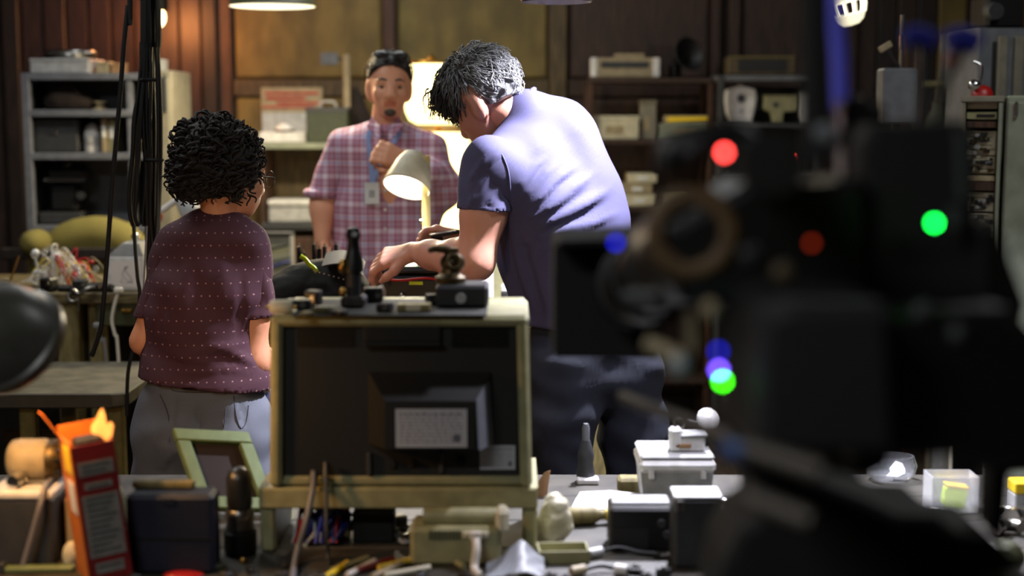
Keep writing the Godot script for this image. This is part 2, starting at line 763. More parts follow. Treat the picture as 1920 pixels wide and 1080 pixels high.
func make_textures() -> void:
	noise_tex("grime", 0.012, 0.9, 1.0, 4, FastNoiseLite.TYPE_SIMPLEX_SMOOTH, 512, 3)
	noise_tex("mottle", 0.02, 0.78, 1.0, 4, FastNoiseLite.TYPE_PERLIN, 512, 5)
	noise_tex("grain", 0.02, 0.66, 1.0, 4, FastNoiseLite.TYPE_SIMPLEX_SMOOTH, 512, 9)
	noise_tex("fine", 0.12, 0.88, 1.0, 3, FastNoiseLite.TYPE_SIMPLEX, 512, 11)
	noise_tex("cells", 0.03, 0.5, 1.0, 2, FastNoiseLite.TYPE_CELLULAR, 512, 13)
	# small dots woven in the maroon shirt
	var im := Image.create(256, 256, false, Image.FORMAT_RGB8)
	im.fill(Color(0.265, 0.135, 0.185))
	var r := RandomNumberGenerator.new()
	r.seed = 21
	for i in 256:
		for j in 256:
			var w := 0.92 + 0.16 * r.randf()
			im.set_pixel(i, j, Color(0.265 * w, 0.135 * w, 0.185 * w))
	for row in 4:
		for cc in 6:
			var x := cc * 256.0 / 6.0 + (21.0 if row % 2 else 0.0) + 8.0
			var y := row * 64.0 + 20.0
			var b := r.randf_range(0.35, 0.7)
			for dx in range(-5, 6):
				for dy in range(-5, 6):
					if dx * dx + dy * dy <= 17:
						im.set_pixel(int(x + dx) % 256, int(y + dy) % 256, Color(0.265, 0.135, 0.185).lerp(Color(0.85, 0.68, 0.68), b))
	img_tex("dots", im)
	# checks of the plaid shirt
	im = Image.create(128, 128, false, Image.FORMAT_RGB8)
	for i in 128:
		for j in 128:
			var q := []
			for t in [i, j]:
				var z := Color(0.66, 0.43, 0.51)
				var u: int = t % 64
				if u < 22:
					z = Color(0.90, 0.84, 0.90)
				elif u > 38 and u < 48:
					z = Color(0.72, 0.56, 0.66)
				if t >= 64 and u < 22 and u > 6 and u < 16:
					z = Color(0.6, 0.58, 0.76)
				q.append(z)
			im.set_pixel(i, j, (q[0] as Color).lerp(q[1], 0.5))
	img_tex("plaid", im)
	# printed lines too small to read
	im = Image.create(256, 128, false, Image.FORMAT_RGB8)
	im.fill(Color(0.86, 0.86, 0.87))
	for row in 9:
		var x := 14
		while x < 232:
			var w := r.randi_range(6, 24)
			im.fill_rect(Rect2i(x, 12 + row * 12, mini(w, 240 - x), 4 if row else 7), Color(0.52, 0.52, 0.55))
			x += w + 6
	im.fill_rect(Rect2i(206, 84, 26, 26), Color(0.45, 0.45, 0.48))
	img_tex("print", im)
	im = Image.create(128, 128, false, Image.FORMAT_RGB8)
	im.fill(Color(0.9, 0.88, 0.87))
	for k in 60:
		var p := Vector2(64 + 26 * sin(k * 0.41) * cos(k * 0.11), 66 + 40 * cos(k * 0.23))
		im.fill_rect(Rect2i(int(p.x), int(p.y), 5, 3), Color(0.42, 0.4, 0.42))
	img_tex("sketch", im)


func make_materials() -> void:
	# setting
	mat("wood_brown", Color(0.30, 0.19, 0.12), 0.55, 0.0, "grain", Vector3(6, 0.5, 6))
	mat("wood_red", Color(0.215, 0.135, 0.11), 0.5, 0.0, "grain", Vector3(7, 0.45, 7))
	mat("wood_dark", Color(0.16, 0.115, 0.09), 0.55, 0.0, "grain", Vector3(6, 0.5, 6))
	mat("wood_umber", Color(0.25, 0.17, 0.135), 0.6, 0.0, "grain", Vector3(5, 0.5, 5))
	mat("panel_olive", Color(0.46, 0.395, 0.20), 0.65, 0.0, "mottle", Vector3(0.7, 0.35, 0.7))
	mat("trim_olive", Color(0.36, 0.30, 0.19), 0.6, 0.0, "grain", Vector3(6, 0.5, 6))
	mat("plaster", Color(0.33, 0.29, 0.25), 0.9, 0.0, "grime", Vector3(0.5, 0.5, 0.5))
	mat("floor", Color(0.24, 0.20, 0.17), 0.6, 0.0, "grain", Vector3(3, 3, 0.4))
	mat("bench_wood", Color(0.42, 0.36, 0.22), 0.6, 0.0, "grain", Vector3(1.2, 6, 6))
	mat("bench_post", Color(0.50, 0.45, 0.27), 0.65, 0.0, "mottle", Vector3(5, 1.2, 5))
	mat("bench_green", Color(0.24, 0.25, 0.14), 0.55, 0.0, "grime", Vector3(2, 2, 2))
	mat("side_top", Color(0.37, 0.345, 0.285), 0.6, 0.0, "mottle", Vector3(1.4, 1.4, 1.4))
	mat("table_top", Color(0.25, 0.235, 0.205), 0.6, 0.0, "mottle", Vector3(1.4, 1.4, 1.4))
	mat("table_edge", Color(0.27, 0.24, 0.18), 0.6, 0.0, "grime", Vector3(3, 3, 3))
	mat("table_leg", Color(0.47, 0.42, 0.22), 0.55, 0.0, "grime", Vector3(3, 3, 3))
	# plastics, metals
	mat("cream", Color(0.58, 0.565, 0.415), 0.45, 0.0, "grime", Vector3(3, 3, 3))
	mat("cream_pale", Color(0.80, 0.77, 0.66), 0.45, 0.0, "grime", Vector3(3, 3, 3))
	mat("rod_metal", Color(0.31, 0.28, 0.25), 0.5)
	mat("clamp_blue", Color(0.22, 0.33, 0.56), 0.5)
	mat("dome_metal", Color(0.27, 0.265, 0.245), 0.38, 0.0, "grime", Vector3(3, 3, 3))
	mat("black_shell", Color(0.105, 0.103, 0.095), 0.5, 0.0, "fine", Vector3(6, 6, 6))
	mat("black", Color(0.035, 0.035, 0.038), 0.45, 0.0, "fine", Vector3(6, 6, 6))
	mat("black_matte", Color(0.022, 0.022, 0.024), 0.8, 0.0, "fine", Vector3(6, 6, 6))
	mat("black_gloss", Color(0.13, 0.13, 0.125), 0.34, 0.0, "grime", Vector3(3, 3, 3))
	mat("charcoal", Color(0.10, 0.10, 0.108), 0.6, 0.0, "fine", Vector3(5, 5, 5))
	mat("grey_steel", Color(0.42, 0.43, 0.46), 0.5, 0.1, "grime", Vector3(2, 2, 2))
	mat("grey_paint", Color(0.40, 0.41, 0.43), 0.55, 0.0, "grime", Vector3(2, 2, 2))
	mat("grey_dark", Color(0.20, 0.205, 0.215), 0.55, 0.0, "grime", Vector3(3, 3, 3))
	mat("grey_green", Color(0.52, 0.54, 0.47), 0.55, 0.0, "grime", Vector3(1.5, 1.5, 1.5))
	mat("grey_light", Color(0.66, 0.66, 0.66), 0.45, 0.0, "grime", Vector3(3, 3, 3))
	mat("beige", Color(0.62, 0.56, 0.44), 0.6, 0.0, "grime", Vector3(3, 3, 3))
	mat("beige_steel", Color(0.50, 0.48, 0.42), 0.5, 0.0, "grime", Vector3(2, 2, 2))
	mat("chrome", Color(0.8, 0.8, 0.8), 0.18, 1.0)
	mat("steel", Color(0.58, 0.57, 0.55), 0.32, 1.0, "grime", Vector3(4, 4, 4))
	mat("brass", Color(0.72, 0.55, 0.28), 0.3, 1.0, "grime", Vector3(4, 4, 4))
	mat("bronze", Color(0.34, 0.28, 0.17), 0.45, 0.7, "mottle", Vector3(8, 8, 8))
	mat("white", Color(0.86, 0.85, 0.84), 0.5, 0.0, "grime", Vector3(3, 3, 3))
	mat("paper", Color(0.90, 0.90, 0.90), 0.8, 0.0, "fine", Vector3(4, 4, 4))
	mat("label_print", Color(0.78, 0.78, 0.80), 0.6, 0.0, "print", Vector3.ONE, 0.0, {"uv": true})
	mat("sketch_print", Color(0.95, 0.92, 0.9), 0.6, 0.0, "sketch", Vector3.ONE, 0.0, {"uv": true})
	mat("cream_card", Color(0.93, 0.72, 0.47), 0.7, 0.0, "grime", Vector3(4, 4, 4))
	mat("cardboard", Color(0.62, 0.47, 0.32), 0.8, 0.0, "grime", Vector3(4, 4, 4))
	mat("carton_red", Color(0.44, 0.07, 0.075), 0.5, 0.0, "grime", Vector3(3, 3, 3))
	mat("carton_orange", Color(0.86, 0.47, 0.16), 0.6, 0.0, "grime", Vector3(4, 4, 4))
	mat("carton_yellow", Color(0.92, 0.78, 0.12), 0.5)
	mat("carton_grey", Color(0.45, 0.44, 0.42), 0.6, 0.0, "grime", Vector3(4, 4, 4))
	mat("red", Color(0.66, 0.08, 0.06), 0.4, 0.0, "grime", Vector3(4, 4, 4))
	mat("navy_box", Color(0.075, 0.09, 0.16), 0.5, 0.0, "grime", Vector3(3, 3, 3))
	mat("frame_green", Color(0.41, 0.48, 0.31), 0.5, 0.0, "grime", Vector3(4, 4, 4))
	mat("box_green", Color(0.20, 0.23, 0.16), 0.6, 0.0, "grime", Vector3(3, 3, 3))
	mat("mustard", Color(0.46, 0.42, 0.19), 0.85, 0.0, "fine", Vector3(5, 5, 5))
	mat("brown_cloth", Color(0.13, 0.085, 0.075), 0.9, 0.0, "fine", Vector3(5, 5, 5))
	mat("black_cloth", Color(0.032, 0.031, 0.034), 0.85, 0.0, "fine", Vector3(5, 5, 5))
	mat("grey_cloth", Color(0.33, 0.33, 0.36), 0.8, 0.0, "fine", Vector3(5, 5, 5))
	mat("rubber", Color(0.03, 0.03, 0.032), 0.5)
	mat("rubber_grey", Color(0.46, 0.45, 0.46), 0.45)
	mat("wire_white", Color(0.83, 0.80, 0.75), 0.4)
	mat("wire_red", Color(0.72, 0.10, 0.12), 0.4)
	mat("wire_yellow", Color(0.82, 0.72, 0.25), 0.4)
	mat("wire_blue", Color(0.10, 0.13, 0.42), 0.4)
	mat("neon_yellow", Color(0.80, 0.92, 0.10), 0.4)
	mat("violet", Color(0.38, 0.38, 0.78), 0.6, 0.0, "fine", Vector3(4, 4, 4))
	mat("blue_cloth", Color(0.10, 0.12, 0.52), 0.85, 0.0, "fine", Vector3(5, 5, 5))
	mat("gear_tan", Color(0.36, 0.27, 0.14), 0.6, 0.0, "mottle", Vector3(6, 6, 6))
	mat("glass_clear", Color(0.9, 0.92, 0.95, 0.12), 0.06, 0.0, "", Vector3.ONE, 0.0, {"transparency": BaseMaterial3D.TRANSPARENCY_ALPHA})
	mat("film_clear", Color(0.92, 0.92, 0.95, 0.35), 0.12, 0.0, "", Vector3.ONE, 0.0, {"transparency": BaseMaterial3D.TRANSPARENCY_ALPHA})
	mat("screen_dark", Color(0.03, 0.032, 0.036), 0.1)
	# people
	mat("skin_warm", Color(0.80, 0.55, 0.42), 0.5, 0.0, "", Vector3.ONE, 0.0, {"vc": true})
	mat("skin_tan", Color(0.88, 0.62, 0.49), 0.5, 0.0, "", Vector3.ONE, 0.0, {"vc": true})
	mat("skin_pink", Color(0.76, 0.54, 0.46), 0.5, 0.0, "", Vector3.ONE, 0.0, {"vc": true})
	mat("maroon_knit", Color(1, 1, 1), 0.85, 0.0, "dots", Vector3.ONE * 7.9, 0.0)
	mat("plaid_cotton", Color(1, 1, 1), 0.85, 0.0, "plaid", Vector3.ONE * 10.0, 0.0)
	mat("violet_cotton", Color(0.27, 0.262, 0.40), 0.85, 0.0, "fine", Vector3(6, 6, 6))
	mat("jeans_grey", Color(0.36, 0.375, 0.42), 0.85, 0.0, "fine", Vector3(8, 5, 8))
	mat("jeans_navy", Color(0.085, 0.10, 0.155), 0.85, 0.0, "fine", Vector3(8, 5, 8))
	mat("hair_dark", Color(0.11, 0.078, 0.060), 0.75, 0.0, "", Vector3.ONE, 0.0, {"vc": true})
	mat("hair_grey", Color(1, 1, 1), 0.5, 0.0, "", Vector3.ONE, 0.0, {"vc": true})
	mat("lanyard_blue", Color(0.52, 0.62, 0.82), 0.6)
	mat("shoe", Color(0.06, 0.055, 0.05), 0.6)
	mat("seam_grey", Color(0.22, 0.23, 0.265), 0.85)
	mat("brass_pale", Color(0.78, 0.72, 0.48), 0.4)
	mat("mat_dark", Color(0.15, 0.145, 0.115), 0.8, 0.0, "grime", Vector3(3, 3, 3))
	mat("reflection_blue", Color(0.62, 0.68, 0.92), 0.35)  # bluish reflections put into a plastic colour
	# lamps
	glow("bulb_warm", Color(1.0, 0.86, 0.62), 9.0)
	glow("bulb_white", Color(1.0, 0.97, 0.92), 6.0)
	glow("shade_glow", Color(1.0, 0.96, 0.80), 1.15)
	glow("lantern_glow", Color(1.0, 0.93, 0.66), 2.4, Color(0.9, 0.82, 0.6))
	glow("tube_glow", Color(0.92, 0.95, 1.0), 3.0)
	glow("led_red", Color(1.0, 0.26, 0.24), 20.0, Color(0.4, 0.02, 0.02))
	glow("led_green", Color(0.05, 1.0, 0.30), 22.0, Color(0.02, 0.3, 0.1))
	glow("led_blue", Color(0.10, 0.13, 0.95), 4.0, Color(0.02, 0.02, 0.3))
	glow("strip_violet_glow", Color(0.32, 0.32, 0.95), 0.085, Color(0.4, 0.4, 0.8))  # glow added to a violet strip that is no known lamp
	glow("led_violet", Color(0.45, 0.30, 1.0), 20.0, Color(0.1, 0.05, 0.3))
	glow("led_lime", Color(0.25, 1.0, 0.05), 24.0, Color(0.05, 0.3, 0.02))
	glow("led_amber", Color(1.0, 0.28, 0.08), 0.8, Color(0.3, 0.06, 0.02))


# ---------------------------------------------------------------- the room
func wx(px: float) -> float:
	return (px - 960.0) / F * (WALL_Z - 0.03)


func wy(py: float) -> float:
	return P(960, py, WALL_Z - 0.03).y


func build_room() -> void:
	struct("floor", bx(Vector3(9.4, 0.2, 10.4), Vector3(0, -0.1, -3.0), 0.0), M.floor)
	struct("ceiling", bx(Vector3(9.4, 0.2, 10.4), Vector3(0, 3.4, -3.0), 0.0), M.plaster)
	struct("wall_left", bx(Vector3(0.2, 3.3, 10.4), Vector3(-4.2, 1.65, -3.0), 0.0), M.wood_umber)
	struct("wall_right", bx(Vector3(0.2, 3.3, 10.4), Vector3(4.2, 1.65, -3.0), 0.0), M.wood_umber)
	struct("wall_front", bx(Vector3(8.2, 3.3, 0.2), Vector3(0, 1.65, 2.1), 0.0), M.plaster)
	var back := struct("wall_back", bx(Vector3(8.2, 3.3, 0.2), Vector3(0, 1.65, -WALL_Z - 0.12), 0.0), M.wood_dark)
	var z := -WALL_Z
	# boards and panels, left to right: [from px, to px, material, how far it stands out]
	var boards := []
	for k in 9:
		boards.append([-420.0 + k * 48.0, -420.0 + (k + 1) * 48.0 - 3, M.wood_umber, 0.02])
	boards.append([18.0, 48.0, M.wood_dark, 0.06])
	for k in 8:
		boards.append([50.0 + k * 42.0, 50.0 + (k + 1) * 42.0 - 3, M.wood_red, 0.02 + 0.012 * (k % 2)])
	boards.append([387.0, 414.0, M.wood_dark, 0.07])
	boards.append([414.0, 440.0, M.wood_brown, 0.04])
	boards.append([722.0, 744.0, M.wood_brown, 0.05])
	boards.append([1030.0, 1062.0, M.trim_olive, 0.05])
	boards.append([1330.0, 1346.0, M.wood_umber, 0.05])
	boards.append([1362.0, 1382.0, M.wood_umber, 0.05])
	boards.append([1560.0, 1600.0, M.wood_umber, 0.05])
	for k in 4:
		boards.append([1603.0 + k * 37.0, 1603.0 + (k + 1) * 37.0 - 3, M.wood_dark if k % 2 else M.wood_umber, 0.02])
	boards.append([1752.0, 1802.0, M.panel_olive, 0.03])
	for k in 11:
		boards.append([1806.0 + k * 48.0, 1806.0 + (k + 1) * 48.0 - 3, M.wood_umber, 0.02])
	for b in boards:
		var x0 := wx(b[0])
		var x1 := wx(b[1])
		part(back, "board", bx(Vector3(x1 - x0, 3.28, b[3]), Vector3((x0 + x1) / 2, 1.65, z - 0.02 + b[3] / 2), 0.006), b[2])
	# framed panels with a rail across
	var rail := wy(165)
	for q in [[441, 721, M.panel_olive], [745, 1029, M.panel_olive], [1063, 1329, M.wood_umber], [1347, 1361, M.wood_dark], [1383, 1559, M.wood_umber]]:
		var x0 := wx(q[0])
		var x1 := wx(q[1])
		for seg in [[0.06, rail - 0.05], [rail + 0.05, 3.24]]:
			part(back, "panel", bx(Vector3(x1 - x0 - 0.02, seg[1] - seg[0], 0.03), Vector3((x0 + x1) / 2, (seg[0] + seg[1]) / 2, z - 0.015), 0.012), q[2])
		part(back, "rail", bx(Vector3(x1 - x0, 0.09, 0.035), Vector3((x0 + x1) / 2, rail, z - 0.01), 0.006), M.trim_olive if q[2] == M.panel_olive else M.wood_umber)
	var skirt := struct("baseboard_back", bx(Vector3(8.0, 0.14, 0.03), Vector3(0, 0.07, z + 0.06), 0.006), M.wood_dark)
	skirt.set_meta("kind", "structure")


# ---------------------------------------------------------------- lamps
func pendant(called: String, label: String, rim: Vector3, r: float, depth: float, shade: Material, bulb: Material, col: Color, energy: float, angle: float, cord_to := 3.3) -> Node3D:
	var o := thing(called, label, "lamp", rim)
	var prof := [Vector2(r, 0), Vector2(r * 1.02, 0.006), Vector2(r * 0.97, 0.02), Vector2(r * 0.8, depth * 0.45), Vector2(r * 0.45, depth * 0.8), Vector2(0.035, depth), Vector2(0.03, depth + 0.06), Vector2(0.0, depth + 0.062)]
	part(o, "shade", lt(prof, 40), shade)
	var ins := [Vector2(0.03, depth * 0.97), Vector2(r * 0.43, depth * 0.77), Vector2(r * 0.78, depth * 0.42), Vector2(r * 0.95, 0.018), Vector2(r * 0.985, 0.002), Vector2(r, 0)]
	part(o, "reflector", lt(ins, 40), M.shade_glow if bulb == M.bulb_white else M.white, "white inside of the shade")  # in the olive pendant it glows itself in place of bulb light
	part(o, "cord", tb([Vector3(0, depth + 0.05, 0), Vector3(0, cord_to - rim.y, 0)], 0.005, 8), M.rubber)
	var lamp := mb()
	lamp.ell(Vector3(0, depth * 0.5, 0), Vector3(0.03, 0.036, 0.03))
	part(o, "bulb", lamp, bulb)
	if energy > 0.0:
		spot(o, Vector3(0, depth * 0.5 - 0.045, 0), Vector3.DOWN, col, energy, angle, 0.04, 0.5)
	return o


func build_lamps() -> void:
	# lit pendant against the panelled wall
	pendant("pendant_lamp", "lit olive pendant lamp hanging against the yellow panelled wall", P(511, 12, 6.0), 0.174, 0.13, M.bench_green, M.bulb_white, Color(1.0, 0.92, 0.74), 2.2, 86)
	# dark pendant above the man in violet, its bulb hidden
	pendant("pendant_lamp", "black glossy pendant lamp above the man in the violet shirt", P(1043, 4, 4.35), 0.105, 0.12, M.black_gloss, M.grey_light, Color.WHITE, 0.0, 60)
	# the strong cool work lamp over the front of the bench, above the picture
	pendant("work_lamp", "cool white work lamp hanging over the bending man's back", Vector3(0.52, 2.2, -3.86), 0.14, 0.15, M.black_gloss, M.tube_glow, Color(0.94, 0.94, 1.0), 12.5, 56)
	pendant("work_lamp", "cool white work lamp hanging over the storage box on the front table", Vector3(0.62, 2.05, -2.95), 0.14, 0.15, M.black_gloss, M.tube_glow, Color(0.93, 0.92, 1.0), 1.9, 52)
	# warm wall bulb between the shelf and the cables
	var o := thing("wall_lamp", "bare warm bulb in a dark cap before the red boards", "lamp", P(297, 32, 7.25))
	var b := mb()
	b.ell(Vector3(0, 0, 0), Vector3(0.035, 0.05, 0.035))
	part(o, "bulb", b, M.bulb_warm)
	part(o, "cap", lt([Vector2(0.05, 0.028), Vector2(0.052, 0.035), Vector2(0.05, 0.09), Vector2(0.02, 0.12), Vector2(0, 0.121)], 24), M.black)
	part(o, "arm", tb(curve([Vector3(0, 0.11, 0), Vector3(0, 0.17, -0.06), Vector3(0, 0.17, -0.3)], 5), 0.012), M.black)
	omni(o, Vector3(0, -0.005, 0), Color(1.0, 0.62, 0.34), 0.45, 0.03)
	# caged lamp at the right
	o = thing("cage_lamp", "lit caged lamp with white ribs hanging before the dark boards", "lamp", P(1596, 48, 5.4))
	b = mb()
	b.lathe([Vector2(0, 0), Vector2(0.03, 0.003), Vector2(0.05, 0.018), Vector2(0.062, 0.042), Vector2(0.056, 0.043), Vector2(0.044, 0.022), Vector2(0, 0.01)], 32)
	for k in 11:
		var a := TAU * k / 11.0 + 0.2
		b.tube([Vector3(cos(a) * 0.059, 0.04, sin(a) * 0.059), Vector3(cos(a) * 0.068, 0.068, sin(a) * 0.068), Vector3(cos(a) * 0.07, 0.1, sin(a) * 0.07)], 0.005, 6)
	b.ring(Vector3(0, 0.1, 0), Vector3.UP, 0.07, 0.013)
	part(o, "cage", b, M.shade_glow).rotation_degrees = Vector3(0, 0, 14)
	b = mb()
	b.ell(Vector3(0, 0.135, 0), Vector3(0.026, 0.034, 0.026))
	part(o, "bulb", b, M.bulb_white)
	part(o, "socket", lt([Vector2(0.05, 0.165), Vector2(0.05, 0.2), Vector2(0.015, 0.22), Vector2(0, 0.221)], 24), M.black)
	part(o, "cord", tb([Vector3(0, 0.2, 0), Vector3(0, 3.3 - o.position.y, 0)], 0.005), M.rubber)
	omni(o, Vector3(0, 0.13, 0), Color(1.0, 0.93, 0.80), 0.22, 0.03)
	# unseen ceiling fixtures, added to fill the room with dim light
	for q in [[-1.6, 0.4, 6.0, "at the front of the room"], [1.9, -3.3, 2.6, "over the film camera"], [-2.0, -4.2, 2.9, "over the green workbench"], [-0.7, -6.1, 2.9, "before the yellow panels"]]:
		o = thing("ceiling_fill_light", "unseen ceiling fixture added as fill light %s" % q[3], "lamp", Vector3(q[0], 3.2, q[1]), 0.0, "added ceiling fill lights")
		part(o, "housing", bx(Vector3(1.25, 0.07, 0.2), Vector3(0, 0.065, 0), 0.01), M.white)
		part(o, "diffuser", bx(Vector3(1.2, 0.03, 0.17), Vector3(0, 0.015, 0), 0.01), M.tube_glow)
		var l := AreaLight3D.new()
		l.name = "light"
		o.add_child(l)
		l.position = Vector3(0, -0.01, 0)
		l.rotation_degrees = Vector3(-90, 0, 0)
		l.area_size = Vector2(1.2, 0.17)
		l.light_color = Color(0.97, 0.98, 0.97)
		l.light_energy = q[2]
		l.shadow_enabled = true


# ---------------------------------------------------------------- benches and tables
func build_benches() -> void:
	# front table that carries the television, top at 0.75 m
	var o := thing("front_table", "long grey-brown work table under the television and clutter", "table", Vector3(0.1, 0, -2.93))
	for k in 5:
		part(o, "plank", bx(Vector3(3.5, 0.04, 0.198), Vector3(0, 0.73, -0.4 + k * 0.2), 0.004), M.table_top)
	part(o, "apron", bx(Vector3(3.3, 0.09, 0.03), Vector3(0, 0.665, -0.45), 0.004), M.table_edge)
	part(o, "apron", bx(Vector3(3.3, 0.09, 0.03), Vector3(0, 0.665, 0.45), 0.004), M.table_edge)
	for sx in [-1, 1]:
		for sz in [-1, 1]:
			part(o, "leg", bx(Vector3(0.07, 0.71, 0.07), Vector3(sx * 1.6, 0.355, sz * 0.42), 0.006), M.table_edge)
	# middle workbench between the three people
	o = thing("workbench", "olive wooden workbench the three people stand around", "workbench", Vector3(-0.28, 0, -4.72))
	for k in 4:
		part(o, "plank", bx(Vector3(1.24, 0.045, 0.193), Vector3(0, 0.9575, -0.293 + k * 0.195), 0.004), M.bench_wood)
	for sx in [-1, 1]:
		for sz in [-1, 1]:
			part(o, "leg", bx(Vector3(0.08, 0.935, 0.08), Vector3(sx * 0.56, 0.4675, sz * 0.32), 0.006), M.bench_post)
	part(o, "apron", bx(Vector3(1.04, 0.1, 0.03), Vector3(0, 0.88, 0.32), 0.004), M.bench_wood)
	part(o, "apron", bx(Vector3(1.04, 0.1, 0.03), Vector3(0, 0.88, -0.32), 0.004), M.bench_wood)
	part(o, "shelf", bx(Vector3(1.1, 0.03, 0.6), Vector3(0, 0.3, 0), 0.004), M.bench_wood)
	# left workbench under the shelf, with post and drawer
	var zf := 5.18
	var top := 0.98
	o = thing("workbench", "cluttered green workbench with worn olive post below the shelf", "workbench", Vector3(-1.72, 0, -zf - 0.3))
	for k in 3:
		part(o, "plank", bx(Vector3(1.3, 0.04, 0.207), Vector3(0, top - 0.02, -0.21 + k * 0.21), 0.004), M.bench_wood)
	var a := P(104, 548, zf) - o.position
	var b := P(150, 700, zf) - o.position
	part(o, "post", bx(Vector3(b.x - a.x, top - 0.04, 0.09), Vector3((a.x + b.x) / 2, (top - 0.04) / 2, 0.26), 0.008), M.bench_post)
	part(o, "post", bx(Vector3(0.055, top - 0.04, 0.07), Vector3(P(172, 600, zf).x - o.position.x, (top - 0.04) / 2, 0.22), 0.006), M.bench_post)
	part(o, "post", bx(Vector3(0.09, top - 0.04, 0.09), Vector3(-0.58, (top - 0.04) / 2, 0.26), 0.008), M.bench_post)
	part(o, "post", bx(Vector3(0.09, top - 0.04, 0.09), Vector3(0.58, (top - 0.04) / 2, 0.2), 0.008), M.bench_green)
	a = P(178, 552, zf) - o.position
	b = P(300, 612, zf) - o.position
	var d := part(o, "drawer", bx(Vector3(b.x - a.x, a.y - b.y, 0.03), Vector3((a.x + b.x) / 2, (a.y + b.y) / 2, 0.285), 0.005), M.bench_green)
	part(d, "knob", bx(Vector3(0.04, 0.015, 0.02), Vector3((a.x + b.x) / 2, (a.y + b.y) / 2, 0.31), 0.004), M.brass)
	part(o, "back_panel", bx(Vector3(1.2, 0.8, 0.02), Vector3(0, 0.54, -0.28), 0.003), M.wood_dark)
	# small table with rounded corners in front of it
	o = thing("side_table", "small low table with worn grey top and olive legs beside the woman", "table", G(110, 706, 0.75) * Vector3(1, 0, 1))
	var m := mb(Vector3(0, 0.728, 0), rot(90))
	var fr := G(-160, 738, 0.75) - o.position
	var fr2 := G(236, 738, 0.75) - o.position
	var bk := G(238, 678, 0.75) - o.position
	var poly := []
	var x0 := fr.x
	var x1 := fr2.x
	for q in [[x1 - 0.04, fr2.z - 0.04, 0], [x0 + 0.04, fr2.z - 0.04, 1], [x0 + 0.04, bk.z + 0.04, 2], [x1 - 0.04, bk.z + 0.04, 3]]:
		for k in 5:
			var an: float = (q[2] + k / 4.0) * PI / 2
			poly.append(Vector2(q[0] + 0.04 * cos(an), q[1] + 0.04 * sin(an)))
	m.prism(poly, 0.044, 0.004)
	part(o, "tabletop", m, M.side_top)
	part(o, "edge_band", bx(Vector3(x1 - x0 - 0.09, 0.046, 0.012), Vector3((x0 + x1) / 2, 0.727, fr2.z - 0.002), 0.003), M.table_edge, "dark edge band")
	for q in [[P(50, 780, 4.5).x, -0.12], [P(215, 780, 4.5).x, -0.05]]:
		for dz in [0.0, -0.42]:
			part(o, "leg", bx(Vector3(0.05, 0.706, 0.05), Vector3(q[0] - o.position.x, 0.353, fr2.z - 0.07 + dz), 0.006), M.table_leg)
	part(o, "stretcher", bx(Vector3(x1 - x0 - 0.2, 0.05, 0.03), Vector3((x0 + x1) / 2, 0.5, fr2.z - 0.49), 0.004), M.table_edge)


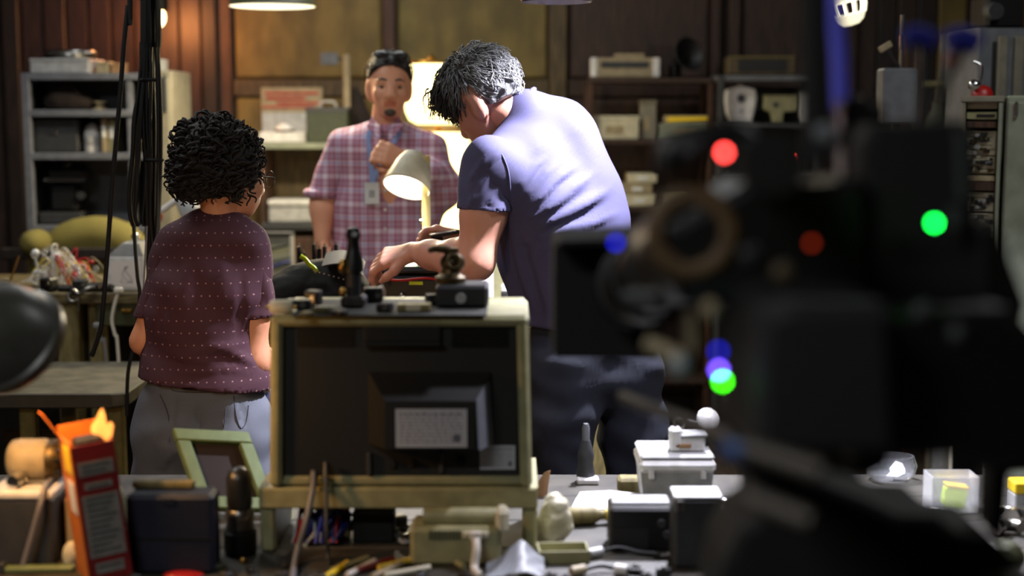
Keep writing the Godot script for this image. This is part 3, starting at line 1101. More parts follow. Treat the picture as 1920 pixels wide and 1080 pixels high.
# ---------------------------------------------------------------- the television seen from behind
func build_television() -> void:
	var z := 2.80
	var a := P(507, 590, z)
	var b := P(992, 590, z)
	var lo := P(750, 912, z).y
	var foot := 0.75
	var w := b.x - a.x
	var hh := a.y - lo
	var dep := 0.27
	var o := thing("television", "old cream television seen from behind with black rear shell", "television", Vector3((a.x + b.x) / 2, foot, -z))
	# cream cabinet: four walls round the black back
	var y0 := lo - foot
	var y1 := a.y - foot
	part(o, "cabinet_top", bx(Vector3(w, 0.022, dep), Vector3(0, y1 - 0.011, -dep / 2 + 0.014), 0.008), M.cream)
	part(o, "cabinet_bottom", bx(Vector3(w, 0.02, dep), Vector3(0, y0 + 0.01, -dep / 2), 0.006), M.cream)
	for s in [-1, 1]:
		var m := mb(Vector3(s * (w / 2 - 0.009), 0, -dep / 2 + 0.007))
		m.box(Vector3(0, (y0 + y1) / 2, 0), Vector3(0.024, hh, dep + 0.012), 0.008, rot(0, 0, s * 1.4))
		part(o, "cabinet_side", m, M.cream)
	part(o, "screen_bezel", bx(Vector3(w, hh, 0.03), Vector3(0, (y0 + y1) / 2, -dep), 0.01), M.cream)
	# black rear shell, a little inside the cabinet
	var sh := part(o, "rear_shell", bx(Vector3(w - 0.03, hh - 0.03, 0.23), Vector3(0, (y0 + y1) / 2, -0.12), 0.006), M.black_shell)
	var q := func(px: float, py: float) -> Vector3: return P(px, py, z) - o.position
	# grip slot in the top of the shell, with vents beside it
	var g0: Vector3 = q.call(682, 602)
	var g1: Vector3 = q.call(828, 640)
	part(sh, "grip_recess", bx(Vector3(g1.x - g0.x, g0.y - g1.y, 0.02), Vector3((g0.x + g1.x) / 2, (g0.y + g1.y) / 2 - 0.002, -0.004), 0.004), M.black_matte)
	part(sh, "grip_lip", bx(Vector3(g1.x - g0.x, 0.008, 0.03), Vector3((g0.x + g1.x) / 2, g1.y - 0.003, 0.006), 0.003), M.black_shell)
	for side in [[556, 664], [846, 952]]:
		for k in 7:
			var va: Vector3 = q.call(side[0], 612 + k * 6)
			var vb: Vector3 = q.call(side[1], 612 + k * 6)
			part(sh, "vent_slat", bx(Vector3(vb.x - va.x, 0.003, 0.008), Vector3((va.x + vb.x) / 2, va.y, -0.002), 0.001), M.black_matte)
	# tapered hood for the picture tube neck: outer rim, four sloping walls, flat end with the rating label
	var r0 := [q.call(690, 698), q.call(922, 698), q.call(922, 832), q.call(690, 832)]
	var r1 := [q.call(728, 738), q.call(894, 738), q.call(894, 826), q.call(728, 826)]
	var hood := mb()
	var names := ["top", "right", "bottom", "left"]
	for k in 4:
		var k2 := (k + 1) % 4
		var p0: Vector3 = r0[k] + Vector3(0, 0, 0.0)
		var p1: Vector3 = r0[k2]
		var p2: Vector3 = r1[k2] + Vector3(0, 0, 0.075)
		var p3: Vector3 = r1[k] + Vector3(0, 0, 0.075)
		hood.flat([p0 - Vector3(0, 0, 0.005), p1 - Vector3(0, 0, 0.005), p2, p3], (q.call(810, 770) as Vector3))
	hood.face([r1[0] + Vector3(0, 0, 0.075), r1[1] + Vector3(0, 0, 0.075), r1[2] + Vector3(0, 0, 0.075), r1[3] + Vector3(0, 0, 0.075)], Vector3(0, 0, 1))
	part(o, "tube_hood", hood, M.black_shell)
	var fin := mb()  # lamp light on the hood's right face, painted as grey
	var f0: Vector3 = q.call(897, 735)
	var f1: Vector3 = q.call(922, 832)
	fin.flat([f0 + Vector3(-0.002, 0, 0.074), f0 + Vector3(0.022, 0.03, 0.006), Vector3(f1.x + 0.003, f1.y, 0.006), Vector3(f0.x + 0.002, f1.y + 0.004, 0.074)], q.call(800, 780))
	part(o, "hood_plate", fin, M.grey_paint, "plate on the hood side, lighter grey for the lamp light")
	for e in [[748, 752, 878, 822, 0.078], [900, 836, 966, 881, -0.003]]:
		var la: Vector3 = q.call(e[0], e[3])
		var lb: Vector3 = q.call(e[2], e[1])
		var lab := mb()
		var zz: float = e[4]
		lab.panel(Vector3(la.x, la.y, zz), Vector3(lb.x, la.y, zz), Vector3(lb.x, lb.y, zz), Vector3(la.x, lb.y, zz))
		lab.panel(Vector3(lb.x, la.y, zz - 0.001), Vector3(la.x, la.y, zz - 0.001), Vector3(la.x, lb.y, zz - 0.001), Vector3(lb.x, lb.y, zz - 0.001))
		part(o, "rating_label", lab, M.label_print, "grey printed paper label")
	for e in [[688, 848, 696, 892], [824, 846, 832, 886]]:
		var la: Vector3 = q.call(e[0], e[3])
		var lb: Vector3 = q.call(e[2], e[1])
		part(sh, "rib", bx(Vector3(lb.x - la.x, lb.y - la.y, 0.012), Vector3((la.x + lb.x) / 2, (la.y + lb.y) / 2, 0.0), 0.002), M.grey_dark)
	for e in [[735, 870], [770, 868], [865, 866]]:
		var c: Vector3 = q.call(e[0], e[1])
		var s := mb(Vector3(c.x, c.y, -0.006), rot(90))
		s.lathe([Vector2(0, 0.012), Vector2(0.007, 0.012), Vector2(0.007, 0.0)], 16)
		s.cyl(Vector3(0, 0, 0), Vector3(0, 0.006, 0), 0.009)
		part(sh, "socket", s, M.black_matte)
	# moulded stand: beam with corner gussets on two legs
	var st := thing("television_stand", "cream moulded stand with two legs carrying the television", "stand", Vector3(o.position.x, foot, -z))
	var beam := mb(Vector3(0, 0, -0.12))
	var l0: Vector3 = q.call(486, 930)
	var l1: Vector3 = q.call(1008, 930)
	var top := y0
	var bot: float = q.call(740, 952).y
	var xi0: float = q.call(516, 980).x
	var xi1: float = q.call(980, 980).x
	var ga: float = q.call(545, 930).x
	var gb: float = q.call(915, 930).x
	beam.prism([Vector2(l0.x, top - 0.001), Vector2(ga, top - 0.001), Vector2(gb, top - 0.001), Vector2(l1.x, top - 0.001), Vector2(l1.x, bot), Vector2(l0.x, bot)], 0.26, 0.005)
	part(st, "beam", beam, M.cream)
	for s in [[l0.x, xi0], [xi1, l1.x]]:
		part(st, "leg", bx(Vector3(s[1] - s[0], bot + 0.0005, 0.24), Vector3((s[0] + s[1]) / 2, bot / 2, -0.12), 0.006), M.cream)
	# two signal leads dropping from the back
	for e in [[[588, 884], [586, 920], [572, 985], [556, 1040], [548, 1090], 0.006, M.rubber_grey], [[611, 868], [612, 930], [612, 1000], [616, 1050], [622, 1090], 0.0042, M.grey_dark]]:
		var lead := thing("television_lead", "grey signal lead hanging from the television's rear panel" if e[6] == M.rubber_grey else "thin dark lead hanging straight from the television's rear panel", "cable", P(e[0][0], e[0][1], z - 0.01))
		var pts := []
		for k in 5:
			var p := P(e[k][0], e[k][1], z - 0.012 - 0.03 * mini(k, 2))
			if k == 4:
				p = G(e[k][0], e[k][1], 0.759)
			pts.append(p - lead.position)
		part(lead, "lead", tb(curve(pts, 6), e[5], 10), e[6])
		part(lead, "plug", tb([pts[0] + Vector3(0, 0.0, -0.002), pts[0] + Vector3(0, -0.025, 0.01)], e[5] * 1.4, 10), M.black)


# ---------------------------------------------------------------- people
# Head in its own axes (y up, z forwards, ears on x), added to a field; at = between the ears.
func add_head(f: Field, at: Vector3, b: Basis, s := 1.0) -> void:
	f.ell(at + b * Vector3(0, 0.045, -0.012) * s, Vector3(0.076, 0.092, 0.094) * s, b)
	f.ell(at + b * Vector3(0, -0.01, 0.035) * s, Vector3(0.062, 0.085, 0.058) * s, b)
	f.ell(at + b * Vector3(0, -0.065, 0.045) * s, Vector3(0.047, 0.045, 0.042) * s, b)
	f.ell(at + b * Vector3(0, -0.088, 0.072) * s, Vector3(0.02, 0.016, 0.016) * s, b)
	f.ell(at + b * Vector3(0, 0.03, 0.082) * s, Vector3(0.048, 0.014, 0.012) * s, b)
	f.cap(at + b * Vector3(0, 0.02, 0.092) * s, at + b * Vector3(0, -0.024, 0.112) * s, 0.007 * s, 0.011 * s)
	for e in [-1.0, 1.0]:
		f.ell(at + b * Vector3(e * 0.01, -0.027, 0.103) * s, Vector3(0.009, 0.008, 0.009) * s, b)
		f.ell(at + b * Vector3(e * 0.04, -0.018, 0.07) * s, Vector3(0.02, 0.018, 0.018) * s, b)
	f.cap(at + b * Vector3(-0.018, -0.054, 0.086) * s, at + b * Vector3(0.018, -0.054, 0.086) * s, 0.006 * s)
	f.cap(at + b * Vector3(-0.014, -0.064, 0.084) * s, at + b * Vector3(0.014, -0.064, 0.084) * s, 0.007 * s)


func add_ears(f: Field, at: Vector3, b: Basis, s := 1.0) -> void:
	for e in [-1.0, 1.0]:
		var tilt := b * Basis(Vector3.UP, e * -0.45)
		var m := at + b * Vector3(e * 0.074, -0.002, -0.008) * s
		var pts := []
		for k in 9:
			var a := -1.9 + 4.1 * k / 8.0
			pts.append(m + tilt * Vector3(0.004 * e, sin(a) * 0.03, -cos(a) * 0.017) * s)
		for k in 8:
			f.cap(pts[k], pts[k + 1], 0.0045 * s)
		f.ell(m + tilt * Vector3(0, -0.002, -0.002) * s, Vector3(0.005, 0.026, 0.014) * s, tilt)
		f.ell(m + tilt * Vector3(0, -0.028, 0.004) * s, Vector3(0.006, 0.01, 0.008) * s, tilt)


# Five fingers on a palm. wrist, dir = towards the knuckles, up = back of the hand, thumb = side the thumb leaves on.
func add_hand(f: Field, wrist: Vector3, dir: Vector3, up: Vector3, thumb: float, curl: Array, s := 1.0) -> void:
	var d := dir.normalized()
	var uu := (up - d * up.dot(d)).normalized()
	var side := d.cross(uu) * thumb
	var kn := wrist + d * 0.085 * s
	for k in 4:
		var off := (1.5 - k) * 0.0195
		f.cap(wrist + side * off * 0.6 * s + d * 0.012 * s, kn + side * off * s, 0.0155 * s, 0.0115 * s)
	var lens := [[0.042, 0.025, 0.02], [0.046, 0.029, 0.021], [0.043, 0.027, 0.02], [0.034, 0.02, 0.018]]
	for k in 4:
		var p := kn + side * (1.5 - k) * 0.0205 * s
		var ang: float = 0.0
		var cu: float = curl[k]
		for j in 3:
			ang += cu * [0.55, 0.9, 0.6][j]
			var q: Vector3 = p + (d * cos(ang) - uu * sin(ang)) * lens[k][j] * s + side * (1.5 - k) * 0.002 * s
			f.cap(p, q, (0.0092 - 0.0008 * j) * s, (0.0085 - 0.0009 * j) * s)
			p = q
	var t0 := wrist + d * 0.022 * s + side * 0.026 * s
	var t1 := t0 + (d * 0.7 + side * 0.6 - uu * 0.35).normalized() * 0.042 * s
	var t2: Vector3 = t1 + (d * 0.9 + side * 0.15 - uu * curl[4] * 0.6).normalized() * 0.032 * s
	var t3: Vector3 = t2 + (d * 0.9 - side * 0.2 - uu * curl[4] * 0.9).normalized() * 0.026 * s
	f.cap(t0, t1, 0.014 * s, 0.0108 * s)
	f.cap(t1, t2, 0.0105 * s, 0.0095 * s)
	f.cap(t2, t3, 0.0095 * s, 0.008 * s)


func bounds(pts: Array, pad: float) -> Array:
	var lo: Vector3 = pts[0]
	var hi: Vector3 = pts[0]
	for p in pts:
		lo = lo.min(p)
		hi = hi.max(p)
	return [lo - Vector3.ONE * pad, hi + Vector3.ONE * pad]


func shoes(o: Node3D, feet: Array, dir: Vector3) -> void:
	for p in feet:
		var f := Field.new(p - Vector3(0.2, 0.12, 0.2), p + Vector3(0.2, 0.14, 0.2), 0.012, 80)
		f.cap(Vector3(p.x, 0.055, p.z), Vector3(p.x, 0.045, p.z) + dir * 0.12, 0.048, 0.045)
		f.cap(Vector3(p.x, 0.055, p.z), Vector3(p.x, 0.1, p.z), 0.05, 0.05)
		f.fin()
		f.clip(Vector3(0, 0.004, 0), Vector3.DOWN)
		var m := mb()
		f.net(m, o.position)
		part(o, "shoe", m, M.shoe)


# a sleeve with an open end: its own field, added to the shirt's mesh; folds = lines of photo pixels on it
func sleeve(m: MB, base: Vector3, pts: Array, rr: Array, hem: Vector3, axis: Vector3, folds := [], sd := 1) -> void:
	var bb := bounds(pts, 0.12)
	var f := Field.new(bb[0], bb[1], 0.0085, 60)
	f.chain(pts, rr)
	f.fin()
	var ny := FastNoiseLite.new()
	ny.seed = sd
	ny.frequency = 2.0
	ny.fractal_type = FastNoiseLite.FRACTAL_NONE
	f.rough(ny, 0.008, Basis.from_scale(Vector3(3, 4, 3)))
	for c in folds:
		var line := []
		for k in range(2, c.size()):
			var d := (P(c[k][0], c[k][1], 4.0) - EYE).normalized()
			if f.hits(EYE, d):
				line.append(f.hit(EYE, d))
		if line.size() > 1:
			f.fold(line, c[0], c[1])
	f.clip(hem, axis)
	f.net(m, base)


func build_people() -> void:
	build_woman()
	build_bending_man()
	build_plaid_man()


func build_woman() -> void:
	var z := 3.75
	var base := P(378, 900, z)
	base.y = 0.0
	var o := thing("person", "person with dark curly hair, glasses and maroon dotted t-shirt, back turned", "person", base)
	var hip_l := P(322, 800, z)
	var hip_r := P(436, 800, z - 0.01)
	var kn_l := P(312, 1080, z - 0.02)
	var kn_r := P(440, 1080, z - 0.02)
	var an_l := P(310, 1330, z + 0.03)
	var an_r := P(445, 1330, z + 0.03)
	an_l.y = 0.09
	an_r.y = 0.09
	var sh_l := P(318, 468, z)
	var sh_r := P(470, 470, z)
	var neck := P(402, 425, z)
	var head := P(428, 333, z + 0.02)
	var hb := Basis.looking_at(Vector3(-0.66, 0.13, 0.75), Vector3(0.06, 1, 0))   # face to -looking_at
	var el_l := P(269, 640, z - 0.015)
	var wr_l := P(312, 668, z + 0.22)
	var el_r := P(478, 676, z - 0.02)
	var wr_r := P(545, 690, z + 0.22)
	# ---- skin: one body
	var bb := bounds([sh_l, sh_r, el_l, el_r, neck, an_l, an_r, wr_l, wr_r], 0.13)
	var f := Field.new(bb[0], bb[1], 0.012, 70)
	f.cap(hip_l.lerp(hip_r, 0.5) - Vector3(0, 0, 0.02), neck - Vector3(0, 0.14, 0.02), 0.08, 0.07)
	f.cap(hip_l, kn_l, 0.078, 0.05)
	f.cap(hip_r, kn_r, 0.078, 0.05)
	f.cap(kn_l, an_l, 0.05, 0.033)
	f.cap(kn_r, an_r, 0.05, 0.033)
	f.cap(sh_l + Vector3(0.03, -0.02, 0), sh_r - Vector3(0.03, 0.02, 0), 0.04)
	f.chain([sh_l - Vector3(0, 0.015, 0), sh_l.lerp(el_l, 0.6), el_l, el_l.lerp(wr_l, 0.3), wr_l], [0.03, 0.030, 0.028, 0.030, 0.022])
	f.chain([sh_r - Vector3(0, 0.015, 0), sh_r.lerp(el_r, 0.6), el_r, el_r.lerp(wr_r, 0.3), wr_r], [0.03, 0.036, 0.033, 0.034, 0.024])
	f.cap(neck - Vector3(0, 0.05, 0), neck.lerp(head, 0.55), 0.047, 0.044)
	f.fin()
	var body := mb()
	f.net(body, base)
	f = Field.new(head - Vector3.ONE * 0.17, head + Vector3.ONE * 0.17, 0.0045, 110)
	add_head(f, head, hb, 0.93)
	add_ears(f, head, hb, 0.93)
	f.cap(head + hb * Vector3(0, -0.03, -0.03), neck.lerp(head, 0.3), 0.044, 0.046)
	f.fin()
	f.net(body, base)
	for w in [[wr_l, Vector3(0.2, 0.05, -1), 1.0], [wr_r, Vector3(-0.25, 0.05, -1), -1.0]]:
		f = Field.new(w[0] - Vector3.ONE * 0.22, w[0] + Vector3.ONE * 0.22, 0.005, 160)
		add_hand(f, w[0], w[1], Vector3.UP, w[2], [0.5, 0.55, 0.6, 0.65, 0.5], 0.88)
		f.fin()
		f.net(body, base)
	part(o, "body", body, M.skin_warm)
	# ---- t-shirt
	bb = bounds([sh_l, sh_r, P(250, 790, z), P(530, 790, z), neck], 0.12)
	f = Field.new(bb[0], bb[1], 0.0085, 62)
	f.chain([P(350, 470, z + 0.01), P(346, 560, z - 0.01), P(345, 640, z), P(338, 720, z - 0.008), P(332, 770, z - 0.01)], [0.072, 0.087, 0.088, 0.098, 0.104])
	f.chain([P(438, 470, z + 0.01), P(432, 560, z - 0.01), P(424, 640, z), P(432, 720, z - 0.012), P(440, 800, z - 0.012)], [0.072, 0.08, 0.084, 0.1, 0.105])
	f.cap(P(392, 470, z), P(385, 740, z - 0.01), 0.08, 0.1)
	f.chain([P(362, 432, z + 0.01), sh_l + Vector3(0.012, -0.004, 0)], [0.034, 0.045])
	f.chain([P(440, 432, z + 0.01), sh_r + Vector3(-0.004, -0.004, 0)], [0.034, 0.045])
	f.cap(P(385, 424, z + 0.01), P(425, 424, z + 0.01), 0.03)
	var sl_l := sh_l.lerp(el_l, 0.72)
	var sl_r := sh_r.lerp(el_r, 0.64)
	f.chain([sh_l, sh_l.lerp(sl_l, 0.3)], [0.042, 0.036])
	f.chain([sh_r, sh_r.lerp(sl_r, 0.3)], [0.044, 0.038])
	f.fin()
	var ny := FastNoiseLite.new()
	ny.seed = 4
	ny.frequency = 2.2
	ny.fractal_type = FastNoiseLite.FRACTAL_NONE
	f.rough(ny, 0.014, Basis.from_scale(Vector3(2.0, 4.0, 2.0)) * rot(0, 0, 24))
	var dirof := func(px: float, py: float) -> Vector3: return (P(px, py, z) - EYE).normalized()
	for c in [[0.012, 0.008, [476, 636], [430, 650], [380, 658], [320, 664]], [0.011, 0.008, [488, 690], [450, 668], [410, 652], [370, 648]], [0.011, 0.007, [292, 650], [335, 668], [385, 680], [430, 678]], [0.012, -0.010, [452, 500], [453, 550], [450, 600], [446, 650]], [0.012, -0.006, [314, 540], [304, 590], [296, 640]], [0.010, 0.006, [300, 690], [360, 698], [420, 692], [480, 700]], [0.016, 0.006, [350, 480], [346, 540], [340, 600]], [0.016, 0.005, [415, 470], [420, 530], [418, 590]]]:
		var line := []
		for k in range(2, c.size()):
			if f.hits(EYE, dirof.call(c[k][0], c[k][1])):
				line.append(f.hit(EYE, dirof.call(c[k][0], c[k][1])))
		if line.size() > 1:
			f.fold(line, c[0], c[1])
	f.clip(P(380, 716, z), Vector3(-0.12, -1, 0.0))      # hem, lower at the right
	var cut := mb()
	sleeve(cut, base, [sh_l + Vector3(0.012, -0.004, 0), sl_l + Vector3(-0.004, -0.04, 0)], [0.054, 0.052], P(282, 592, z), Vector3(0.05, -1, 0), [[0.010, 0.006, [300, 480], [285, 530], [276, 575]]], 3)
	sleeve(cut, base, [sh_r + Vector3(-0.006, -0.004, 0), sl_r + Vector3(0.008, -0.04, 0)], [0.056, 0.055], P(484, 594, z), Vector3(0.06, -1, 0), [[0.010, 0.006, [486, 480], [500, 530], [508, 580]], [0.010, -0.006, [470, 500], [480, 550], [484, 590]]], 5)
	f.net(cut, base)
	var shirt := part(o, "t_shirt", cut, M.maroon_knit)
	# ---- trousers
	bb = bounds([hip_l, hip_r, an_l, an_r, P(380, 690, z)], 0.14)
	f = Field.new(bb[0], bb[1], 0.0105, 60)
	var w_l := P(338, 735, z)
	var w_r := P(428, 735, z)
	f.chain([w_l, hip_l, P(316, 900, z), kn_l, an_l + Vector3(0, 0.0, 0)], [0.083, 0.098, 0.088, 0.068, 0.055])
	f.chain([w_r, hip_r, P(446, 900, z), kn_r, an_r + Vector3(0, 0.0, 0)], [0.083, 0.096, 0.088, 0.068, 0.055])
	f.ell(P(340, 805, z - 0.045), Vector3(0.078, 0.09, 0.07))
	f.ell(P(418, 805, z - 0.045), Vector3(0.078, 0.09, 0.07))
	f.cap(P(380, 730, z), P(380, 800, z), 0.095)
	f.fin()
	ny.seed = 9
	f.rough(ny, 0.01, Basis.from_scale(Vector3(3.0, 5.0, 3.0)) * rot(0, 0, -20))
	for c in [[330, 730, 318, 850, 0.01, -0.006], [318, 850, 300, 880, 0.012, 0.007], [452, 745, 462, 800, 0.008, -0.008], [340, 850, 290, 830, 0.011, 0.006], [372, 760, 376, 880, 0.01, -0.009]]:
		f.crease(f.hit(EYE, dirof.call(c[0], c[1])), f.hit(EYE, dirof.call(c[2], c[3])), c[4], c[5])
	f.clip(P(380, 694, z), Vector3(0.05, 1, 0))
	f.clip(Vector3(0, 0.06, 0), Vector3.DOWN)
	var jeans := mb()
	f.net(jeans, base)
	var tr := part(o, "trousers", jeans, M.jeans_grey)
	var lay := func(pts: Array, r: float, lift: float) -> MB:
		var line := []
		for p in pts:
			if f.hits(EYE, dirof.call(p[0], p[1])):
				line.append(f.hit(EYE, dirof.call(p[0], p[1])) - base + Vector3(0, 0, lift))
		return tb(curve(line, 3), r, 6)
	part(tr, "waistband", lay.call([[268, 716], [300, 718], [340, 722], [380, 724], [420, 722], [450, 716]], 0.004, 0.0), M.jeans_grey)
	for e in [[[322, 722], [324, 732], [360, 736], [400, 735], [424, 731], [425, 719]], [[424, 731], [423, 770], [420, 802]], [[438, 742], [443, 780], [452, 803], [462, 790], [466, 760]], [[300, 740], [316, 780], [318, 830]]]:
		part(tr, "seam", lay.call(e, 0.0015, 0.0004), M.seam_grey)
	part(tr, "belt_loop", lay.call([[424, 712], [425, 722], [425, 733]], 0.005, 0.001), M.jeans_grey)
	shoes(o, [an_l, an_r], Vector3(0.1, 0, -1))
	# ---- curly hair
	var hair := mb()
	var hc := head + hb * Vector3(0, 0.035, -0.035)
	f = Field.new(hc - Vector3.ONE * 0.2, hc + Vector3.ONE * 0.2, 0.007, 90)
	f.ell(hc + Vector3(-0.012, 0.015, 0), Vector3(0.105, 0.1, 0.105))
	f.ell(hc + Vector3(-0.055, -0.035, 0.0), Vector3(0.07, 0.068, 0.085))
	f.ell(hc + Vector3(0.0, -0.05, 0.02), Vector3(0.075, 0.05, 0.07))
	f.ell(hc + Vector3(0.06, 0.0, 0.02), Vector3(0.045, 0.07, 0.07))
	f.fin()
	ny.seed = 30
	ny.frequency = 26.0
	f.rough(ny, 0.012)
	f.clip(head + hb * Vector3(0, -0.058, -0.05), Vector3(0.1, -1, 0.0))
	hair.col = Color(0.8, 0.8, 0.8)
	f.net(hair, base)
	var r := RandomNumberGenerator.new()
	r.seed = 5
	for k in 520:
		var q := Vector3(r.randfn(), r.randfn() * 0.9, r.randfn()).normalized()
		if q.dot(hb * Vector3(0, -0.3, 1)) > 0.62 or q.y < -0.9:
			continue
		var p0: Vector3 = f.hit(hc + q * 0.185, -q, 0.16)
		if p0.distance_to(hc) < 0.05 or f.at(p0) > 0.01:
			continue
		var axis := (q * 0.35 + Vector3(r.randfn() * 0.35 - 0.15, -1.0 + r.randfn() * 0.3, r.randfn() * 0.35)).normalized()
		axis = (axis - q * minf(axis.dot(q), 0.0)).normalized()
		var s1 := axis.cross(q).normalized()
		var s2 := axis.cross(s1)
		var len_ := r.randf_range(0.022, 0.05)
		var rad := r.randf_range(0.008, 0.017)
		var ph := r.randf() * TAU
		var turns := r.randf_range(0.8, 1.5)
		var pts := []
		var rr := []
		for j in 15:
			var t := j / 14.0
			var a := ph + t * turns * TAU
			pts.append(p0 - base + q * 0.003 + axis * len_ * (t - 0.5) + (s1 * cos(a) + s2 * sin(a)) * rad * (1.0 - 0.25 * t))
			rr.append(lerpf(0.0062, 0.0034, t) * (0.6 + 0.4 * sin(PI * minf(1.0, t * 4.0))))
		var w := r.randf_range(0.7, 1.7)
		hair.col = Color(w * 1.05, w * 0.95, w * 0.85)
		hair.tube(pts, rr, 5)
	part(o, "hair", hair, M.hair_dark, "dark brown curls cut at the jaw")
	# ---- glasses: rim at the far eye and the near temple arm
	var gl := mb()
	for e in [-1.0, 1.0]:
		gl.ring(head + hb * Vector3(e * 0.033, 0.008, 0.112) - base, hb * Vector3(e * 0.15, 0, 1), 0.022, 0.0016, 22, 6)
		gl.tube([head + hb * Vector3(e * 0.056, 0.014, 0.108) - base, head + hb * Vector3(e * 0.074, 0.012, 0.03) - base, head + hb * Vector3(e * 0.078, 0.0, -0.02) - base], 0.0017, 6)
	gl.tube([head + hb * Vector3(-0.011, 0.012, 0.118) - base, head + hb * Vector3(0.011, 0.012, 0.118) - base], 0.0016, 6)
	part(o, "glasses", gl, M.black_gloss, "thin dark wire glasses")


func build_bending_man() -> void:
	var base := P(1110, 900, 3.95)
	base.y = 0.0
	var o := thing("person", "person with grey hair in violet t-shirt and dark jeans bending over the workbench", "person", base)
	var hip_l := P(1058, 690, 3.93)
	var hip_r := P(1168, 690, 4.05)
	var kn_l := P(1050, 930, 3.93)
	var kn_r := P(1190, 930, 4.06)
	var an_l := Vector3(kn_l.x - 0.02, 0.1, kn_l.z + 0.02)
	var an_r := Vector3(kn_r.x + 0.04, 0.1, kn_r.z + 0.02)
	var sh_l := P(920, 312, 3.93)
	var sh_r := P(985, 280, 4.28)
	var neck := P(972, 212, 4.12)
	var head := P(913, 190, 4.12)
	var hb := Basis.looking_at(Vector3(0.64, 0.60, 0.48), Vector3(-0.55, 0.8, -0.2))
	var el_l := P(893, 492, 3.88)
	var wr_l := P(775, 472, 4.12)
	var el_r := P(965, 455, 4.32)
	var wr_r := P(872, 448, 4.36)
	var bb := bounds([sh_l, sh_r, el_l, wr_l, wr_r, an_l, an_r, neck], 0.14)
	var f := Field.new(bb[0], bb[1], 0.012, 70)
	f.chain([hip_l.lerp(hip_r, 0.5), P(1060, 480, 4.03), P(1010, 330, 4.08)], [0.075, 0.085, 0.08])
	f.chain([hip_l, kn_l, an_l], [0.065, 0.052, 0.04])
	f.chain([hip_r, kn_r, an_r], [0.065, 0.052, 0.04])
	f.cap(sh_l, sh_r, 0.055)
	f.chain([sh_l, sh_l.lerp(el_l, 0.5), el_l, el_l.lerp(wr_l, 0.3), el_l.lerp(wr_l, 0.7), wr_l], [0.06, 0.058, 0.044, 0.05, 0.036, 0.028])
	f.chain([sh_r, el_r, wr_r], [0.058, 0.045, 0.029])
	f.cap(P(1000, 240, 4.1), head, 0.062, 0.055)
	f.fin()
	var body := mb()
	f.net(body, base)
	f = Field.new(head - Vector3.ONE * 0.2, head + Vector3.ONE * 0.2, 0.0045, 110)
	add_head(f, head, hb, 1.04)
	add_ears(f, head, hb, 0.98)
	f.fin()
	f.net(body, base)
	f = Field.new(wr_l - Vector3(0.24, 0.18, 0.2), wr_l + Vector3(0.12, 0.14, 0.2), 0.004, 190)
	f.cap(el_l.lerp(wr_l, 0.75), wr_l, 0.031, 0.027)
	add_hand(f, wr_l, Vector3(-0.9, -0.22, -0.25), Vector3(-0.15, 0.95, 0.55), -1.0, [0.75, 0.8, 0.85, 0.9, 0.6], 1.03)
	f.fin()
	f.net(body, base)
	f = Field.new(wr_r - Vector3.ONE * 0.22, wr_r + Vector3.ONE * 0.2, 0.0045, 190)
	add_hand(f, wr_r, Vector3(-0.85, 0.12, -0.35), Vector3(0.0, 0.75, -0.6), 1.0, [0.7, 0.75, 0.8, 0.85, 0.4], 1.0)
	f.fin()
	f.net(body, base)
	part(o, "body", body, M.skin_pink)
	# ---- t-shirt
	bb = bounds([P(850, 180, 3.85), P(1215, 640, 3.85), P(1000, 300, 4.45), P(1180, 640, 4.25)], 0.05)
	f = Field.new(bb[0], bb[1], 0.0085, 55)
	# the bent back: hip, loin, chest, shoulders
	f.chain([P(1078, 650, 3.94), P(1062, 520, 3.95), P(1030, 400, 3.97), P(1000, 320, 4.02)], [0.105, 0.105, 0.115, 0.115])
	f.chain([P(1120, 640, 4.06), P(1108, 500, 4.08), P(1075, 370, 4.1), P(1035, 290, 4.12)], [0.1, 0.112, 0.12, 0.115])
	f.cap(P(1105, 420, 4.05), P(1050, 275, 4.1), 0.11, 0.12)
	f.chain([P(1010, 600, 3.98), P(990, 480, 4.0), P(975, 380, 4.02)], [0.06, 0.075, 0.085])
	f.cap(sh_l + Vector3(0.03, -0.02, 0.0), P(985, 290, 4.1), 0.085, 0.1)
	f.cap(sh_r, P(1010, 270, 4.15), 0.08, 0.09)
	f.cap(P(1000, 222, 4.1), P(1040, 250, 4.1), 0.068, 0.09)
	f.cap(P(985, 212, 4.12), P(1000, 222, 4.1), 0.06)
	var sl := P(905, 400, 3.9)
	f.cap(sh_l + Vector3(-0.002, 0.005, 0), sh_l.lerp(sl, 0.25), 0.064, 0.056)
	f.chain([sh_r, sh_r.lerp(el_r, 0.5)], [0.07, 0.07])
	f.fin()
	var ny := FastNoiseLite.new()
	ny.seed = 12
	ny.frequency = 2.0
	ny.fractal_type = FastNoiseLite.FRACTAL_NONE
	f.rough(ny, 0.006, Basis.from_scale(Vector3(4.0, 1.6, 2.5)) * rot(0, 0, -30))
	var dirof := func(px: float, py: float) -> Vector3: return (P(px, py, 4.0) - EYE).normalized()
